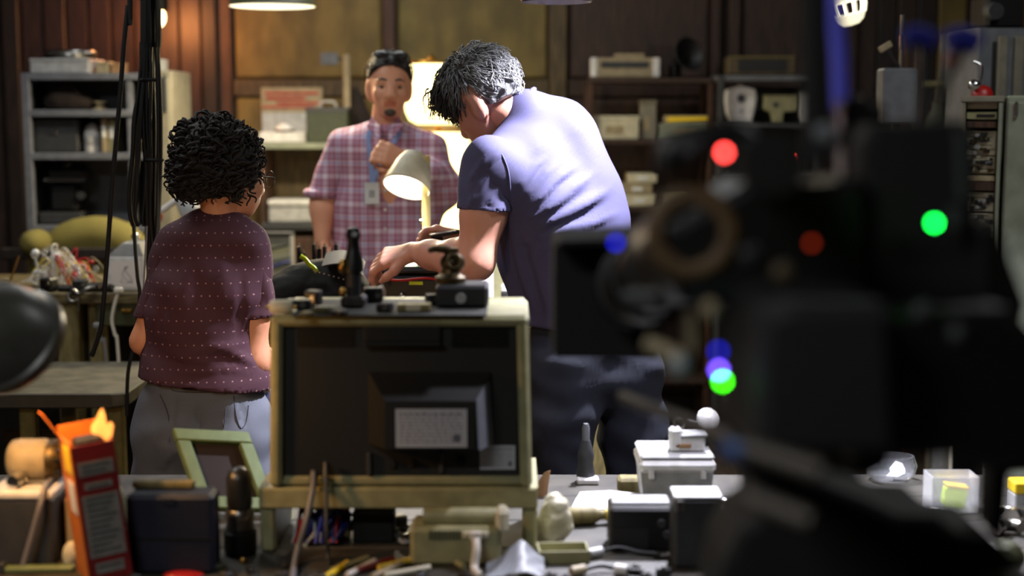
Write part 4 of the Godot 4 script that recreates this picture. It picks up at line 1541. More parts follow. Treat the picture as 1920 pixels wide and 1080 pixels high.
	for c in [
		[0.012, 0.010, [1172, 392], [1110, 420], [1045, 436], [985, 450], [960, 462]], [0.013, 0.011, [1158, 345], [1095, 385], [1035, 416], [985, 442]],
		[0.012, -0.009, [1150, 372], [1090, 405], [1035, 428], [990, 448]], [0.012, 0.011, [1128, 315], [1078, 350], [1028, 392], [982, 432]],
		[0.011, -0.009, [1120, 345], [1072, 378], [1025, 408], [985, 440]], [0.011, 0.010, [1098, 298], [1052, 330], [1012, 372], [976, 418]],
		[0.010, -0.008, [1085, 320], [1045, 350], [1010, 388], [978, 425]], [0.011, 0.009, [1062, 296], [1026, 324], [994, 362], [968, 405]],
		[0.011, 0.008, [1030, 288], [1002, 312], [980, 345], [962, 385]], [0.014, 0.010, [955, 395], [964, 450], [982, 520], [1004, 600]],
		[0.014, -0.009, [975, 430], [990, 490], [1008, 560], [1020, 605]], [0.016, 0.008, [1060, 440], [1010, 470], [990, 500], [985, 540]]]:
		var line := []
		for k in range(2, c.size()):
			if f.hits(EYE, dirof.call(c[k][0], c[k][1])):
				line.append(f.hit(EYE, dirof.call(c[k][0], c[k][1])))
		if line.size() > 1:
			f.fold(line, c[0], c[1])
	f.clip(P(1080, 612, 3.97), Vector3(-0.05, -1, 0.0))
	# sleeve ends
	var d := (el_l - sh_l).normalized()
	var m := mb()
	sleeve(m, base, [sh_l + Vector3(0.004, 0.004, 0), sl + Vector3(0, -0.06, 0)], [0.08, 0.08], P(905, 394, 3.9), Vector3(-0.05, -1, 0.0), [[0.010, 0.010, [935, 298], [912, 335], [888, 372], [876, 392]],
		[0.010, 0.008, [918, 290], [896, 318], [876, 345]], [0.009, -0.008, [926, 310], [902, 345], [882, 376]], [0.010, 0.008, [944, 335], [930, 365], [915, 392]], [0.009, -0.007, [940, 352], [925, 378], [912, 396]]], 8)
	f.net(m, base)
	var shirt := part(o, "t_shirt", m, M.violet_cotton)
	var seam := []
	for q in [[930, 272], [942, 292], [952, 318], [956, 350], [956, 385]]:
		if f.hits(EYE, dirof.call(q[0], q[1])):
			seam.append(f.hit(EYE, dirof.call(q[0], q[1])) - base)
	if seam.size() > 1:
		part(shirt, "sleeve_seam", tb(curve(seam, 4), 0.0028, 6), M.violet_cotton)
	var col := []
	for k in 17:
		var a := TAU * k / 16.0
		var nb := along(head - P(1020, 245, 4.1))
		col.append(P(981, 208, 4.12) + nb * Vector3(cos(a) * 0.068, 0, sin(a) * 0.068) - base)
	part(shirt, "collar", tb(col, 0.008, 8), M.violet_cotton)
	# ---- trousers
	bb = bounds([hip_l, hip_r, kn_l, kn_r, an_l, an_r, P(1080, 600, 4.0)], 0.15)
	f = Field.new(bb[0], bb[1], 0.012, 60)
	f.chain([P(1070, 620, 3.96), hip_l, P(1048, 800, 3.93), kn_l, an_l], [0.09, 0.105, 0.09, 0.073, 0.066])
	f.chain([P(1120, 620, 4.06), hip_r, P(1185, 800, 4.06), kn_r, an_r], [0.09, 0.105, 0.09, 0.073, 0.066])
	f.cap(P(1090, 610, 4.0), P(1110, 700, 4.0), 0.11)
	f.fin()
	ny.seed = 17
	f.rough(ny, 0.012, Basis.from_scale(Vector3(3.0, 5.0, 3.0)) * rot(0, 0, 15))
	f.clip(P(1090, 592, 4.0), Vector3(0, 1, 0))
	f.clip(Vector3(0, 0.05, 0), Vector3.DOWN)
	m = mb()
	f.net(m, base)
	part(o, "trousers", m, M.jeans_navy)
	shoes(o, [an_l, an_r], Vector3(-0.7, 0, -0.7))
	# ---- short grey hair, longer and darker in front
	var hair := mb()
	f = Field.new(head - Vector3.ONE * 0.2, head + Vector3.ONE * 0.2, 0.006, 100)
	f.ell(head + hb * Vector3(0, 0.05, -0.016) * 1.04, Vector3(0.088, 0.1, 0.107), hb)
	f.ell(head + hb * Vector3(0, 0.10, 0.035) * 1.04, Vector3(0.07, 0.042, 0.062), hb)
	f.ell(head + hb * Vector3(0, 0.0, -0.055) * 1.04, Vector3(0.068, 0.06, 0.05), hb)
	f.fin()
	ny.seed = 3
	ny.frequency = 30.0
	f.rough(ny, 0.012)
	f.clip(head + hb * Vector3(0, 0.035, 0.06), hb * Vector3(0, -0.55, 0.85))
	f.clip(head + hb * Vector3(0, -0.036, -0.05), hb * Vector3(0, -1, 0.1))
	f.clip(head + hb * Vector3(0, -0.002, 0.0), hb * Vector3(0, -0.8, 0.6))
	for e in [-1.0, 1.0]:
		f.carve(head + hb * Vector3(e * 0.1, -0.03, -0.004), head + hb * Vector3(e * 0.1, 0.016, -0.006), 0.04)
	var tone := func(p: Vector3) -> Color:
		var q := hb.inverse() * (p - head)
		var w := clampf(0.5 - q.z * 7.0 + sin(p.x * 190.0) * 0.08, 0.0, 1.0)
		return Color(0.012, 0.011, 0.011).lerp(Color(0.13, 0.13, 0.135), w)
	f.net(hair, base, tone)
	var r := RandomNumberGenerator.new()
	r.seed = 15
	for k in 1500:
		var q := Vector3(r.randfn(), absf(r.randfn()) * 1.1 - 0.35, r.randfn()).normalized()
		var ql := hb * q
		var p0: Vector3 = f.hit(head + hb * Vector3(0, 0.04, -0.01) + ql * 0.2, -ql, 0.17)
		if f.at(p0) > 0.01:
			continue
		var lq := hb.inverse() * (p0 - head)
		if lq.y < -0.03 or (lq.z > 0.05 and lq.y < 0.05) or (absf(lq.x) > 0.07 and lq.y < 0.025 and absf(lq.z) < 0.035):
			continue
		var fwd := clampf(lq.z * 9.0 + 0.5, 0.0, 1.0)
		var flow := hb * Vector3(r.randfn() * 0.4, -0.5 - 0.2 * fwd, -0.5 + 1.6 * fwd)
		flow = (flow - ql * flow.dot(ql)).normalized()
		var len_ := r.randf_range(0.025, 0.04) + 0.035 * maxf(0.0, fwd - 0.5)
		var pts := []
		var rr := []
		for j in 6:
			var t := j / 5.0
			pts.append(p0 - base + flow * len_ * t + ql * (0.001 + 0.011 * sin(t * 2.2) * r.randf_range(0.5, 1.2)) + Vector3(0, -0.018 * t * t * fwd, 0))
			rr.append(lerpf(0.0022, 0.0007, t))
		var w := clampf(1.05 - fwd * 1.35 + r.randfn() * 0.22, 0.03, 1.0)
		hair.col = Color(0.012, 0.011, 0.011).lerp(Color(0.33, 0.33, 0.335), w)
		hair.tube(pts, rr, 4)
	# the loose fringe
	for k in 46:
		var t0 := r.randf()
		var p0 := head + hb * Vector3(r.randf_range(-0.06, 0.055), 0.085 + r.randf() * 0.045, 0.085 + r.randf() * 0.02)
		var pts := []
		var rr := []
		for j in 7:
			var t := j / 6.0
			pts.append(p0 - base + hb * Vector3(0.012 * sin(t * 4.0 + t0 * 6.0), 0.022 * t - 0.03 * t * t, 0.042 * t) + Vector3(-0.004, -0.03 * t * t, 0.0))
			rr.append(lerpf(0.003, 0.001, t))
		hair.col = Color(0.01, 0.009, 0.008).lerp(Color(0.08, 0.075, 0.07), r.randf() * 0.5)
		hair.tube(pts, rr, 4)
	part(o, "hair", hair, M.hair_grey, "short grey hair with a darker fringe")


func build_plaid_man() -> void:
	var z := 5.45
	var base := P(715, 900, z)
	base.y = 0.0
	var o := thing("person", "person in pink plaid shirt with lanyard and sunglasses on head, hand at chest", "person", base)
	var hip_l := P(675, 560, z)
	var hip_r := P(765, 560, z)
	var sh_l := P(644, 274, z)
	var sh_r := P(802, 278, z)
	var neck := P(722, 238, z - 0.01)
	var head := P(730, 168, z - 0.03)
	var hb := Basis.looking_at(Vector3(-0.14, -0.02, -1.0), Vector3(0.03, 1, 0))
	var el_l := P(608, 372, z)
	var wr_l := P(604, 452, z - 0.06)
	var el_r := P(828, 352, z - 0.03)
	var wr_r := P(768, 305, z - 0.2)
	var kn_l := Vector3(hip_l.x, 0.5, hip_l.z)
	var kn_r := Vector3(hip_r.x, 0.5, hip_r.z)
	var an_l := Vector3(hip_l.x, 0.1, hip_l.z)
	var an_r := Vector3(hip_r.x, 0.1, hip_r.z)
	var bb := bounds([sh_l, sh_r, el_l, el_r, wr_l, wr_r, neck, an_l, an_r], 0.14)
	var f := Field.new(bb[0], bb[1], 0.013, 65)
	f.cap(hip_l.lerp(hip_r, 0.5), neck - Vector3(0, 0.2, 0), 0.11, 0.12)
	f.chain([hip_l, kn_l, an_l], [0.085, 0.058, 0.042])
	f.chain([hip_r, kn_r, an_r], [0.085, 0.058, 0.042])
	f.cap(sh_l + Vector3(0.03, -0.02, 0), sh_r - Vector3(0.03, 0.02, 0), 0.045)
	f.chain([sh_l - Vector3(0, 0.02, 0), el_l, el_l.lerp(wr_l, 0.3), wr_l], [0.038, 0.043, 0.043, 0.03])
	f.chain([sh_r - Vector3(0, 0.02, 0), el_r, el_r.lerp(wr_r, 0.3), wr_r], [0.038, 0.043, 0.043, 0.03])
	f.cap(neck - Vector3(0, 0.06, 0), head, 0.062, 0.054)
	f.fin()
	var body := mb()
	f.net(body, base)
	f = Field.new(head - Vector3.ONE * 0.18, head + Vector3.ONE * 0.18, 0.005, 110)
	add_head(f, head, hb, 0.98)
	add_ears(f, head, hb, 0.82)
	f.fin()
	for e in [-1.0, 1.0]:
		var sk := head + hb * Vector3(e * 0.034, 0.007, 0.106) * 0.98
		f.carve(sk, sk + hb * Vector3(e * 0.006, 0, -0.002), 0.017)
	var face := func(p: Vector3) -> Color:
		var q := hb.inverse() * (p - head) / 0.98
		if q.z > 0.07 and absf(q.x) < 0.021 and absf(q.y + 0.059) < 0.009:
			return Color(0.8, 0.5, 0.48)
		return Color.WHITE
	f.net(body, base, face)
	body.col = Color.WHITE
	f = Field.new(wr_l - Vector3(0.14, 0.24, 0.16), wr_l + Vector3(0.14, 0.1, 0.16), 0.005, 170)
	add_hand(f, wr_l, Vector3(0.05, -1, 0.12), Vector3(-0.85, 0, 0.4), -1.0, [0.3, 0.35, 0.4, 0.45, 0.3], 1.0)
	f.fin()
	f.net(body, base)
	f = Field.new(wr_r - Vector3.ONE * 0.2, wr_r + Vector3.ONE * 0.2, 0.005, 170)
	add_hand(f, wr_r, Vector3(-0.9, 0.35, 0.2), Vector3(-0.15, 0.25, 0.95), -1.0, [1.0, 1.05, 1.1, 1.15, 0.7], 1.0)
	f.fin()
	f.net(body, base)
	part(o, "body", body, M.skin_tan)
	# ---- shirt
	bb = bounds([P(560, 200, z), P(870, 600, z)], 0.2)
	f = Field.new(bb[0], bb[1], 0.011, 55)
	f.chain([P(682, 290, z), P(685, 380, z + 0.01), P(680, 480, z + 0.01), P(678, 560, z)], [0.105, 0.115, 0.12, 0.125])
	f.chain([P(765, 290, z), P(762, 380, z + 0.01), P(765, 480, z + 0.01), P(768, 560, z)], [0.105, 0.115, 0.12, 0.125])
	f.cap(P(722, 290, z), P(722, 540, z), 0.12, 0.135)
	f.cap(P(692, 256, z), sh_l, 0.052, 0.056)
	f.cap(P(756, 256, z), sh_r, 0.052, 0.056)
	var cuff_l := P(606, 362, z)
	f.cap(sh_l, sh_l.lerp(cuff_l, 0.3), 0.055, 0.05)
	f.chain([sh_r, el_r, el_r.lerp(wr_r, 0.55)], [0.06, 0.064, 0.056])
	f.fin()
	var ny := FastNoiseLite.new()
	ny.seed = 22
	ny.frequency = 2.0
	ny.fractal_type = FastNoiseLite.FRACTAL_NONE
	f.rough(ny, 0.016, Basis.from_scale(Vector3(3.0, 2.0, 2.0)) * rot(0, 0, 20))
	f.clip(Vector3(0, 0.86, 0), Vector3.DOWN)
	var m := mb()
	f.net(m, base)
	sleeve(m, base, [sh_l, cuff_l - Vector3(0.006, 0.05, 0)], [0.062, 0.068], cuff_l - Vector3(0, 0.012, 0), Vector3.DOWN, [], 6)
	var shirt := part(o, "shirt", m, M.plaid_cotton)
	m = mb()
	m.ring(cuff_l - base + Vector3(0, -0.002, 0), Vector3(0.05, 1, 0), 0.06, 0.017, 24, 10)
	part(shirt, "rolled_cuff", m, M.plaid_cotton)
	m = mb()
	for e in [-1.0, 1.0]:
		var c0 := P(722 + e * 24, 219, z - 0.05) - base
		var c1 := P(722 + e * 34, 236, z - 0.12) - base
		var c2 := P(722 + e * 10, 262, z - 0.165) - base
		var c3 := P(722 + e * 8, 240, z - 0.12) - base
		m.sheet([[c0, c3], [c1, c2]], 0.006)
	part(shirt, "collar", m, M.plaid_cotton)
	for k in 6:
		m = mb()
		m.cyl(P(722, 285 + k * 36, z - 0.158) - base, P(722, 285 + k * 36, z - 0.165) - base, 0.006, -1, 10)
		part(shirt, "button", m, M.white)
	# lanyard and badge
	m = mb()
	var dirof := func(px: float, py: float) -> Vector3: return (P(px, py, z) - EYE).normalized()
	for line in [[[693, 244], [691, 262], [693, 285], [697, 320], [698, 342]], [[750, 246], [742, 262], [722, 290], [704, 326], [699, 342]]]:
		var grid := [[], []]
		for q in line:
			if not f.hits(EYE, dirof.call(q[0], q[1])):
				continue
			var p: Vector3 = f.hit(EYE, dirof.call(q[0], q[1])) - base + Vector3(0, 0, 0.006)
			grid[0].append(p - Vector3(0.009, 0, 0))
			grid[1].append(p + Vector3(0.009, 0, 0))
		m.sheet(grid, 0.002)
	part(o, "lanyard", m, M.lanyard_blue)
	var bc: Vector3 = f.hit(EYE, dirof.call(698, 362)) - base + Vector3(0, 0, 0.012)
	var badge := part(o, "badge", bx(Vector3(0.055, 0.08, 0.004), bc, 0.001), M.paper)
	part(badge, "portrait", bx(Vector3(0.022, 0.028, 0.001), bc + Vector3(0, -0.002, 0.0026), 0.0), M.grey_light)
	# trousers
	f = Field.new(base + Vector3(-0.32, -0.02, -0.25), base + Vector3(0.32, 1.05, 0.25), 0.015, 60)
	f.chain([hip_l + Vector3(0, 0.06, 0), hip_l, kn_l, an_l], [0.1, 0.108, 0.08, 0.07])
	f.chain([hip_r + Vector3(0, 0.06, 0), hip_r, kn_r, an_r], [0.1, 0.108, 0.08, 0.07])
	f.fin()
	f.clip(Vector3(0, 0.05, 0), Vector3.DOWN)
	m = mb()
	f.net(m, base)
	part(o, "trousers", m, M.jeans_navy)
	shoes(o, [an_l, an_r], Vector3(0, 0, 1))
	# hair, beard, brows, eyes, sunglasses
	m = mb()
	f = Field.new(head - Vector3.ONE * 0.18, head + Vector3.ONE * 0.18, 0.006, 100)
	f.ell(head + hb * Vector3(0, 0.056, -0.015), Vector3(0.083, 0.09, 0.102), hb)
	f.fin()
	ny.seed = 40
	ny.frequency = 34.0
	f.rough(ny, 0.004)
	f.clip(head + hb * Vector3(0, 0.075, 0.06), hb * Vector3(0, -0.75, 0.66))
	f.clip(head + hb * Vector3(0, -0.02, 0), hb * Vector3(0, -1, 0.0))
	f.clip(head + hb * Vector3(0, 0, 0.085), hb * Vector3(0, 0, 1))
	m.col = Color(0.012, 0.01, 0.009)
	f.net(m, base)
	var r := RandomNumberGenerator.new()
	r.seed = 88
	for k in 420:
		var q := Vector3(r.randfn(), absf(r.randfn()) + 0.1, r.randfn()).normalized()
		var dq := hb * q
		var p0: Vector3 = f.hit(head + hb * Vector3(0, 0.05, -0.015) + dq * 0.16, -dq, 0.14)
		if f.at(p0) > 0.01:
			continue
		var flow := (hb * Vector3(r.randfn() * 0.5, 0.3, 0.8 if q.z > 0.0 else -0.6)).normalized()
		flow = (flow - dq * flow.dot(dq)).normalized()
		var w := r.randf_range(0.6, 2.2)
		m.col = Color(0.014 * w, 0.011 * w, 0.009 * w)
		m.tube([p0 - base - dq * 0.002, p0 - base + flow * 0.012 + dq * 0.004, p0 - base + flow * 0.022 + dq * 0.004], [0.002, 0.0016, 0.0007], 4)
	f = Field.new(head + hb * Vector3(0, -0.08, 0.09) - Vector3.ONE * 0.06, head + hb * Vector3(0, -0.08, 0.09) + Vector3.ONE * 0.06, 0.004, 160)
	f.ell(head + hb * Vector3(0, -0.083, 0.083), Vector3(0.021, 0.02, 0.016), hb)
	f.cap(head + hb * Vector3(-0.02, -0.043, 0.09), head + hb * Vector3(0.02, -0.043, 0.09), 0.004)
	f.cap(head + hb * Vector3(-0.024, -0.048, 0.078), head + hb * Vector3(-0.018, -0.082, 0.074), 0.005)
	f.cap(head + hb * Vector3(0.024, -0.048, 0.078), head + hb * Vector3(0.018, -0.082, 0.074), 0.005)
	f.fin()
	m.col = Color(0.08, 0.055, 0.045)
	f.net(m, base)
	for e in [-1.0, 1.0]:
		m.tube([head + hb * Vector3(e * 0.015, 0.03, 0.097) - base, head + hb * Vector3(e * 0.032, 0.035, 0.093) - base, head + hb * Vector3(e * 0.05, 0.028, 0.08) - base], [0.004, 0.005, 0.003], 6)
	part(o, "hair", m, M.hair_grey, "short dark hair, brows and goatee")
	for e in [-1.0, 1.0]:
		m = mb()
		m.ell(head + hb * Vector3(e * 0.033, 0.007, 0.082) - base, Vector3(0.0125, 0.006, 0.011), hb)
		var eye := part(o, "eye", m, M.beige)
		m = mb()
		m.ell(head + hb * Vector3(e * 0.033, 0.006, 0.0912) - base, Vector3(0.0055, 0.0052, 0.0035), hb, 10)
		part(eye, "iris", m, M.black)
	m = mb()
	for e in [-1.0, 1.0]:
		m.ell(head + hb * Vector3(e * 0.036, 0.124, 0.07) - base, Vector3(0.031, 0.017, 0.012), hb * rot(-38, e * 10, 0), 14)
		m.tube([head + hb * Vector3(e * 0.066, 0.122, 0.06) - base, head + hb * Vector3(e * 0.09, 0.075, -0.02) - base, head + hb * Vector3(e * 0.088, 0.03, -0.06) - base], 0.003, 6)
	m.tube([head + hb * Vector3(-0.01, 0.128, 0.08) - base, head + hb * Vector3(0.01, 0.128, 0.08) - base], 0.004, 6)
	part(o, "sunglasses", m, M.black_gloss, "black sunglasses pushed up on the hair")


# ---------------------------------------------------------------- left: steel shelf, sofa, bench clutter, cables
func px(n: float, z: float) -> float:
	return n * z / F


# a thing standing at a photo column, on a height, at a depth
func item(called: String, label: String, cat: String, column: float, y: float, z: float, turn := 0.0, group := "") -> Node3D:
	var p := P(column, 500, z)
	return thing(called, label, cat, Vector3(p.x, y + 0.0007, p.z), deg_to_rad(turn), group)


func soft(called: String, o: Node3D, balls: Array, cell: float, k: float, amp: float, material: Material, sd := 1, flat_at := 0.002) -> void:
	var lo := Vector3.INF
	var hi := -Vector3.INF
	for b in balls:
		lo = lo.min(b[0] - b[1])
		hi = hi.max(b[0] + b[1])
	var f := Field.new(lo - Vector3.ONE * 0.05, hi + Vector3.ONE * 0.05, cell, k)
	for b in balls:
		f.ell(b[0], b[1], b[2] if b.size() > 2 else Basis())
	f.fin()
	var ny := FastNoiseLite.new()
	ny.seed = sd
	ny.frequency = 7.0
	if amp > 0.0:
		f.rough(ny, amp)
	f.clip(Vector3(0, flat_at, 0), Vector3.DOWN)
	var m := mb()
	f.net(m, Vector3.ZERO)
	part(o, called, m, material)


func build_left_background() -> void:
	var z := 6.4
	var x0 := P(45, 300, z).x
	var x1 := P(289, 300, z).x
	var ys := []
	for y in [137, 206, 287, 424]:
		ys.append(P(150, y, z).y)
	var dep := 0.36
	var sh := thing("steel_shelf", "grey steel shelving unit before the red boards", "shelf", Vector3((x0 + x1) / 2, 0, -z - dep / 2))
	var w := x1 - x0
	for s in [-1, 1]:
		for zz in [-1, 1]:
			part(sh, "upright", bx(Vector3(0.035, ys[0], 0.035), Vector3(s * (w / 2 - 0.0175), ys[0] / 2, zz * (dep / 2 - 0.0175)), 0.003), M.grey_steel)
	for y in ys + [0.75, 0.35]:
		part(sh, "shelf_board", bx(Vector3(w, 0.03, dep - 0.002), Vector3(0, y - 0.015, 0.0), 0.003), M.grey_steel)
	part(sh, "back_panel", bx(Vector3(w - 0.04, ys[0] - 0.1, 0.008), Vector3(0, ys[0] / 2 + 0.03, -dep / 2 + 0.03), 0.0), M.grey_paint)
	part(sh, "side_panel", bx(Vector3(0.006, ys[0] - 0.1, dep - 0.08), Vector3(-w / 2 + 0.008, ys[0] / 2 + 0.03, 0), 0.0), M.grey_dark)
	part(sh, "side_panel", bx(Vector3(0.006, ys[0] - 0.1, dep - 0.08), Vector3(w / 2 - 0.008, ys[0] / 2 + 0.03, 0), 0.0), M.grey_dark)
	part(sh, "divider", bx(Vector3(0.026, ys[0] - 0.05, 0.3), Vector3(P(245, 300, z).x - sh.position.x, ys[0] / 2, 0.02), 0.002), M.grey_steel)
	# tall locker beside it
	var lx0 := P(291, 300, z).x
	var lx1 := P(325, 300, z).x
	var o := thing("locker", "beige steel locker with slotted handle beside the grey shelf", "cabinet", Vector3((lx0 + lx1) / 2, 0, -z - 0.2))
	var lw := lx1 - lx0
	part(o, "body", bx(Vector3(lw, ys[0] + 0.012, 0.38), Vector3(0, ys[0] / 2 + 0.006, 0), 0.006), M.beige_steel)
	var dr := part(o, "door", bx(Vector3(lw - 0.02, ys[0] - 0.08, 0.018), Vector3(0, ys[0] / 2 + 0.02, 0.198), 0.004), M.beige_steel)
	part(dr, "handle", bx(Vector3(0.016, 0.16, 0.012), Vector3(lw / 2 - 0.025, P(0, 175, z).y, 0.213), 0.003), M.grey_dark)
	part(dr, "hinge", bx(Vector3(0.012, 0.08, 0.01), Vector3(-lw / 2 + 0.02, 1.2, 0.21), 0.002), M.steel)
	# ---- on top of the shelf
	o = item("box", "flat grey box on top of the steel shelf", "box", 140, ys[0], z + 0.16)
	part(o, "body", bx(Vector3(0.26, 0.056, 0.24), Vector3(0, 0.028, 0), 0.005), M.grey_light)
	part(o, "lid", bx(Vector3(0.265, 0.012, 0.245), Vector3(0, 0.058, 0), 0.004), M.grey_light)
	var tin := item("oval_tin", "shiny oval metal tin on the flat grey box", "tin", 146, ys[0] + 0.064, z + 0.16)
	var m := mb()
	m.x = Transform3D(Basis.from_scale(Vector3(1.35, 1, 0.8)), Vector3.ZERO)
	m.lathe([Vector2(0, 0), Vector2(0.085, 0), Vector2(0.088, 0.006), Vector2(0.086, 0.03), Vector2(0.078, 0.04), Vector2(0, 0.043)], 32)
	part(tin, "body", m, M.steel)
	m = mb()
	m.ring(Vector3(0, 0.03, 0), Vector3.UP, 0.088, 0.003, 32, 6)
	var rim := part(tin, "rim", m, M.chrome)
	rim.scale = Vector3(1.35, 1, 0.8)
	for e in [[210, 0.055, 0.05, M.beige], [236, 0.05, 0.045, M.cardboard], [306, 0.07, 0.05, M.grey_light]]:
		o = item("small_box", "small %s box on top of the %s" % [{210: "beige", 236: "brown", 306: "pale grey"}[e[0]], "beige locker" if e[0] == 306 else "steel shelf beside the flat box"], "box", e[0], ys[0] + (0.012 if e[0] == 306 else 0.0), z + 0.14)
		part(o, "body", bx(Vector3(e[1], e[2], 0.1), Vector3(0, e[2] / 2, 0), 0.003), e[3])
		part(o, "lid", bx(Vector3(e[1] + 0.004, 0.012, 0.104), Vector3(0, e[2] - 0.004, 0), 0.002), e[3])
	# ---- shelves
	o = item("bag", "dark brown leather bag slumped on the upper shelf", "bag", 149, ys[1], z + 0.17)
	soft("body", o, [[Vector3(-0.05, 0.035, 0), Vector3(0.08, 0.06, 0.09)], [Vector3(0.04, 0.03, 0), Vector3(0.08, 0.042, 0.09)], [Vector3(-0.02, 0.05, 0), Vector3(0.06, 0.034, 0.07)]], 0.011, 50, 0.012, M.brown_cloth, 3)
	part(o, "handle", tb(curve([Vector3(-0.06, 0.08, 0.03), Vector3(-0.04, 0.1, 0.06), Vector3(0.02, 0.095, 0.08), Vector3(0.05, 0.06, 0.08)], 5), 0.007), M.brown_cloth)
	o = item("cable_reel", "small pale reel on the upper shelf", "reel", 198, ys[1], z + 0.12)
	part(o, "spool", lt([Vector2(0, 0), Vector2(0.035, 0), Vector2(0.035, 0.008), Vector2(0.018, 0.01), Vector2(0.018, 0.03), Vector2(0.032, 0.032), Vector2(0.032, 0.038), Vector2(0, 0.038)], 24), M.beige)
	o = item("equipment_box", "dark equipment box on the middle shelf", "box", 124, ys[2], z + 0.17)
	part(o, "body", bx(Vector3(0.21, 0.15, 0.2), Vector3(0, 0.075, 0), 0.006), M.grey_dark)
	part(o, "latch", bx(Vector3(0.03, 0.02, 0.01), Vector3(0, 0.09, 0.104), 0.002), M.steel)
	o = item("round_bottle", "white round-topped plastic bottle on the middle shelf", "bottle", 182, ys[2], z + 0.12)
	part(o, "body", lt([Vector2(0, 0), Vector2(0.034, 0), Vector2(0.036, 0.008), Vector2(0.036, 0.085), Vector2(0.03, 0.11), Vector2(0.014, 0.126), Vector2(0, 0.13)], 28), M.white)
	part(o, "label_band", lt([Vector2(0.0365, 0.03), Vector2(0.037, 0.031), Vector2(0.037, 0.07), Vector2(0.0365, 0.071)], 28), M.grey_light)
	for e in [[213, 0.026, 0.155, M.beige, "tan"], [227, 0.03, 0.145, M.cream, "cream"]]:
		o = item("binder", "%s binder standing on the middle shelf" % e[4], "book", e[0], ys[2], z + 0.14)
		part(o, "cover", bx(Vector3(e[1], e[2], 0.16), Vector3(0, e[2] / 2, 0), 0.003), e[3])
		part(o, "spine_label", bx(Vector3(e[1] * 0.6, 0.05, 0.002), Vector3(0, e[2] * 0.6, 0.081), 0.0), M.paper)
	o = item("sewing_machine", "black enamelled machine with steel bar on the lower shelf", "machine", 134, ys[3], z + 0.16)
	part(o, "base", bx(Vector3(0.2, 0.055, 0.16), Vector3(-0.02, 0.0275, 0), 0.008), M.grey_dark)
	part(o, "column", bx(Vector3(0.13, 0.12, 0.12), Vector3(-0.01, 0.11, 0), 0.02), M.black)
	m = mb()
	m.box(Vector3(0, 0.22, 0), Vector3(0.2, 0.1, 0.1), 0.03)
	m.cyl(Vector3(0.0, 0.255, 0), Vector3(0.0, 0.276, 0), 0.035)
	part(o, "head", m, M.black)
	part(o, "face_bar", bx(Vector3(0.19, 0.018, 0.015), Vector3(0.0, 0.2, 0.056), 0.005), M.chrome, "bright steel bar")
	m = mb()
	m.cyl(Vector3(0.075, 0.13, 0.05), Vector3(0.075, 0.13, 0.075), 0.018)
	part(o, "knob", m, M.grey_dark)
	# ---- mustard sofa behind the bench
	o = thing("sofa", "mustard yellow upholstered sofa with humped back behind the green bench", "sofa", Vector3(P(160, 500, 6.2).x, 0, -6.2))
	var ha := P(95, 470, 6.0) - o.position
	var hb := P(252, 470, 6.0) - o.position
	var f := Field.new(Vector3(-0.4, 0.3, -0.18), Vector3(0.4, 1.45, 0.18), 0.013, 50)
	var pts := [[98, 452], [125, 436], [150, 426], [180, 422], [205, 425], [230, 433], [250, 447]]
	for k in pts.size() - 1:
		f.cap(P(pts[k][0], pts[k][1] + 16, 6.2) - o.position, P(pts[k + 1][0], pts[k + 1][1] + 16, 6.2) - o.position, 0.055)
	for k in pts.size():
		var p := P(pts[k][0], pts[k][1] + 22, 6.2) - o.position
		f.cap(p, Vector3(p.x, 0.42, p.z), 0.05)
	f.fin()
	m = mb()
	f.net(m, Vector3.ZERO)
	part(o, "backrest", m, M.mustard)
	f = Field.new(Vector3(-0.55, 0.2, -0.2), Vector3(-0.1, 1.45, 0.35), 0.013, 50)
	var p2 := P(72, 452, 6.13) - o.position
	f.cap(p2, p2 + Vector3(0, 0, 0.08), 0.052)
	f.cap(p2 - Vector3(0, 0.05, 0), Vector3(p2.x, 0.42, p2.z), 0.045)
	f.fin()
	m = mb()
	f.net(m, Vector3.ZERO)
	part(o, "armrest", m, M.mustard)
	part(o, "seat", bx(Vector3(0.66, 0.16, 0.3), Vector3(-0.02, 0.36, 0.06), 0.04), M.mustard)
	for e in [[-0.3, 0.18], [0.26, 0.18], [-0.3, -0.02], [0.26, -0.02]]:
		part(o, "leg", bx(Vector3(0.05, 0.285, 0.05), Vector3(e[0], 0.1425, e[1]), 0.005), M.wood_dark)
	part(o, "rear_rail", bx(Vector3(0.62, 0.05, 0.03), Vector3(-0.02, P(150, 476, 6.1).y, 0.09), 0.006), M.wood_dark)
	build_left_bench_items()
	build_hanging_cables()


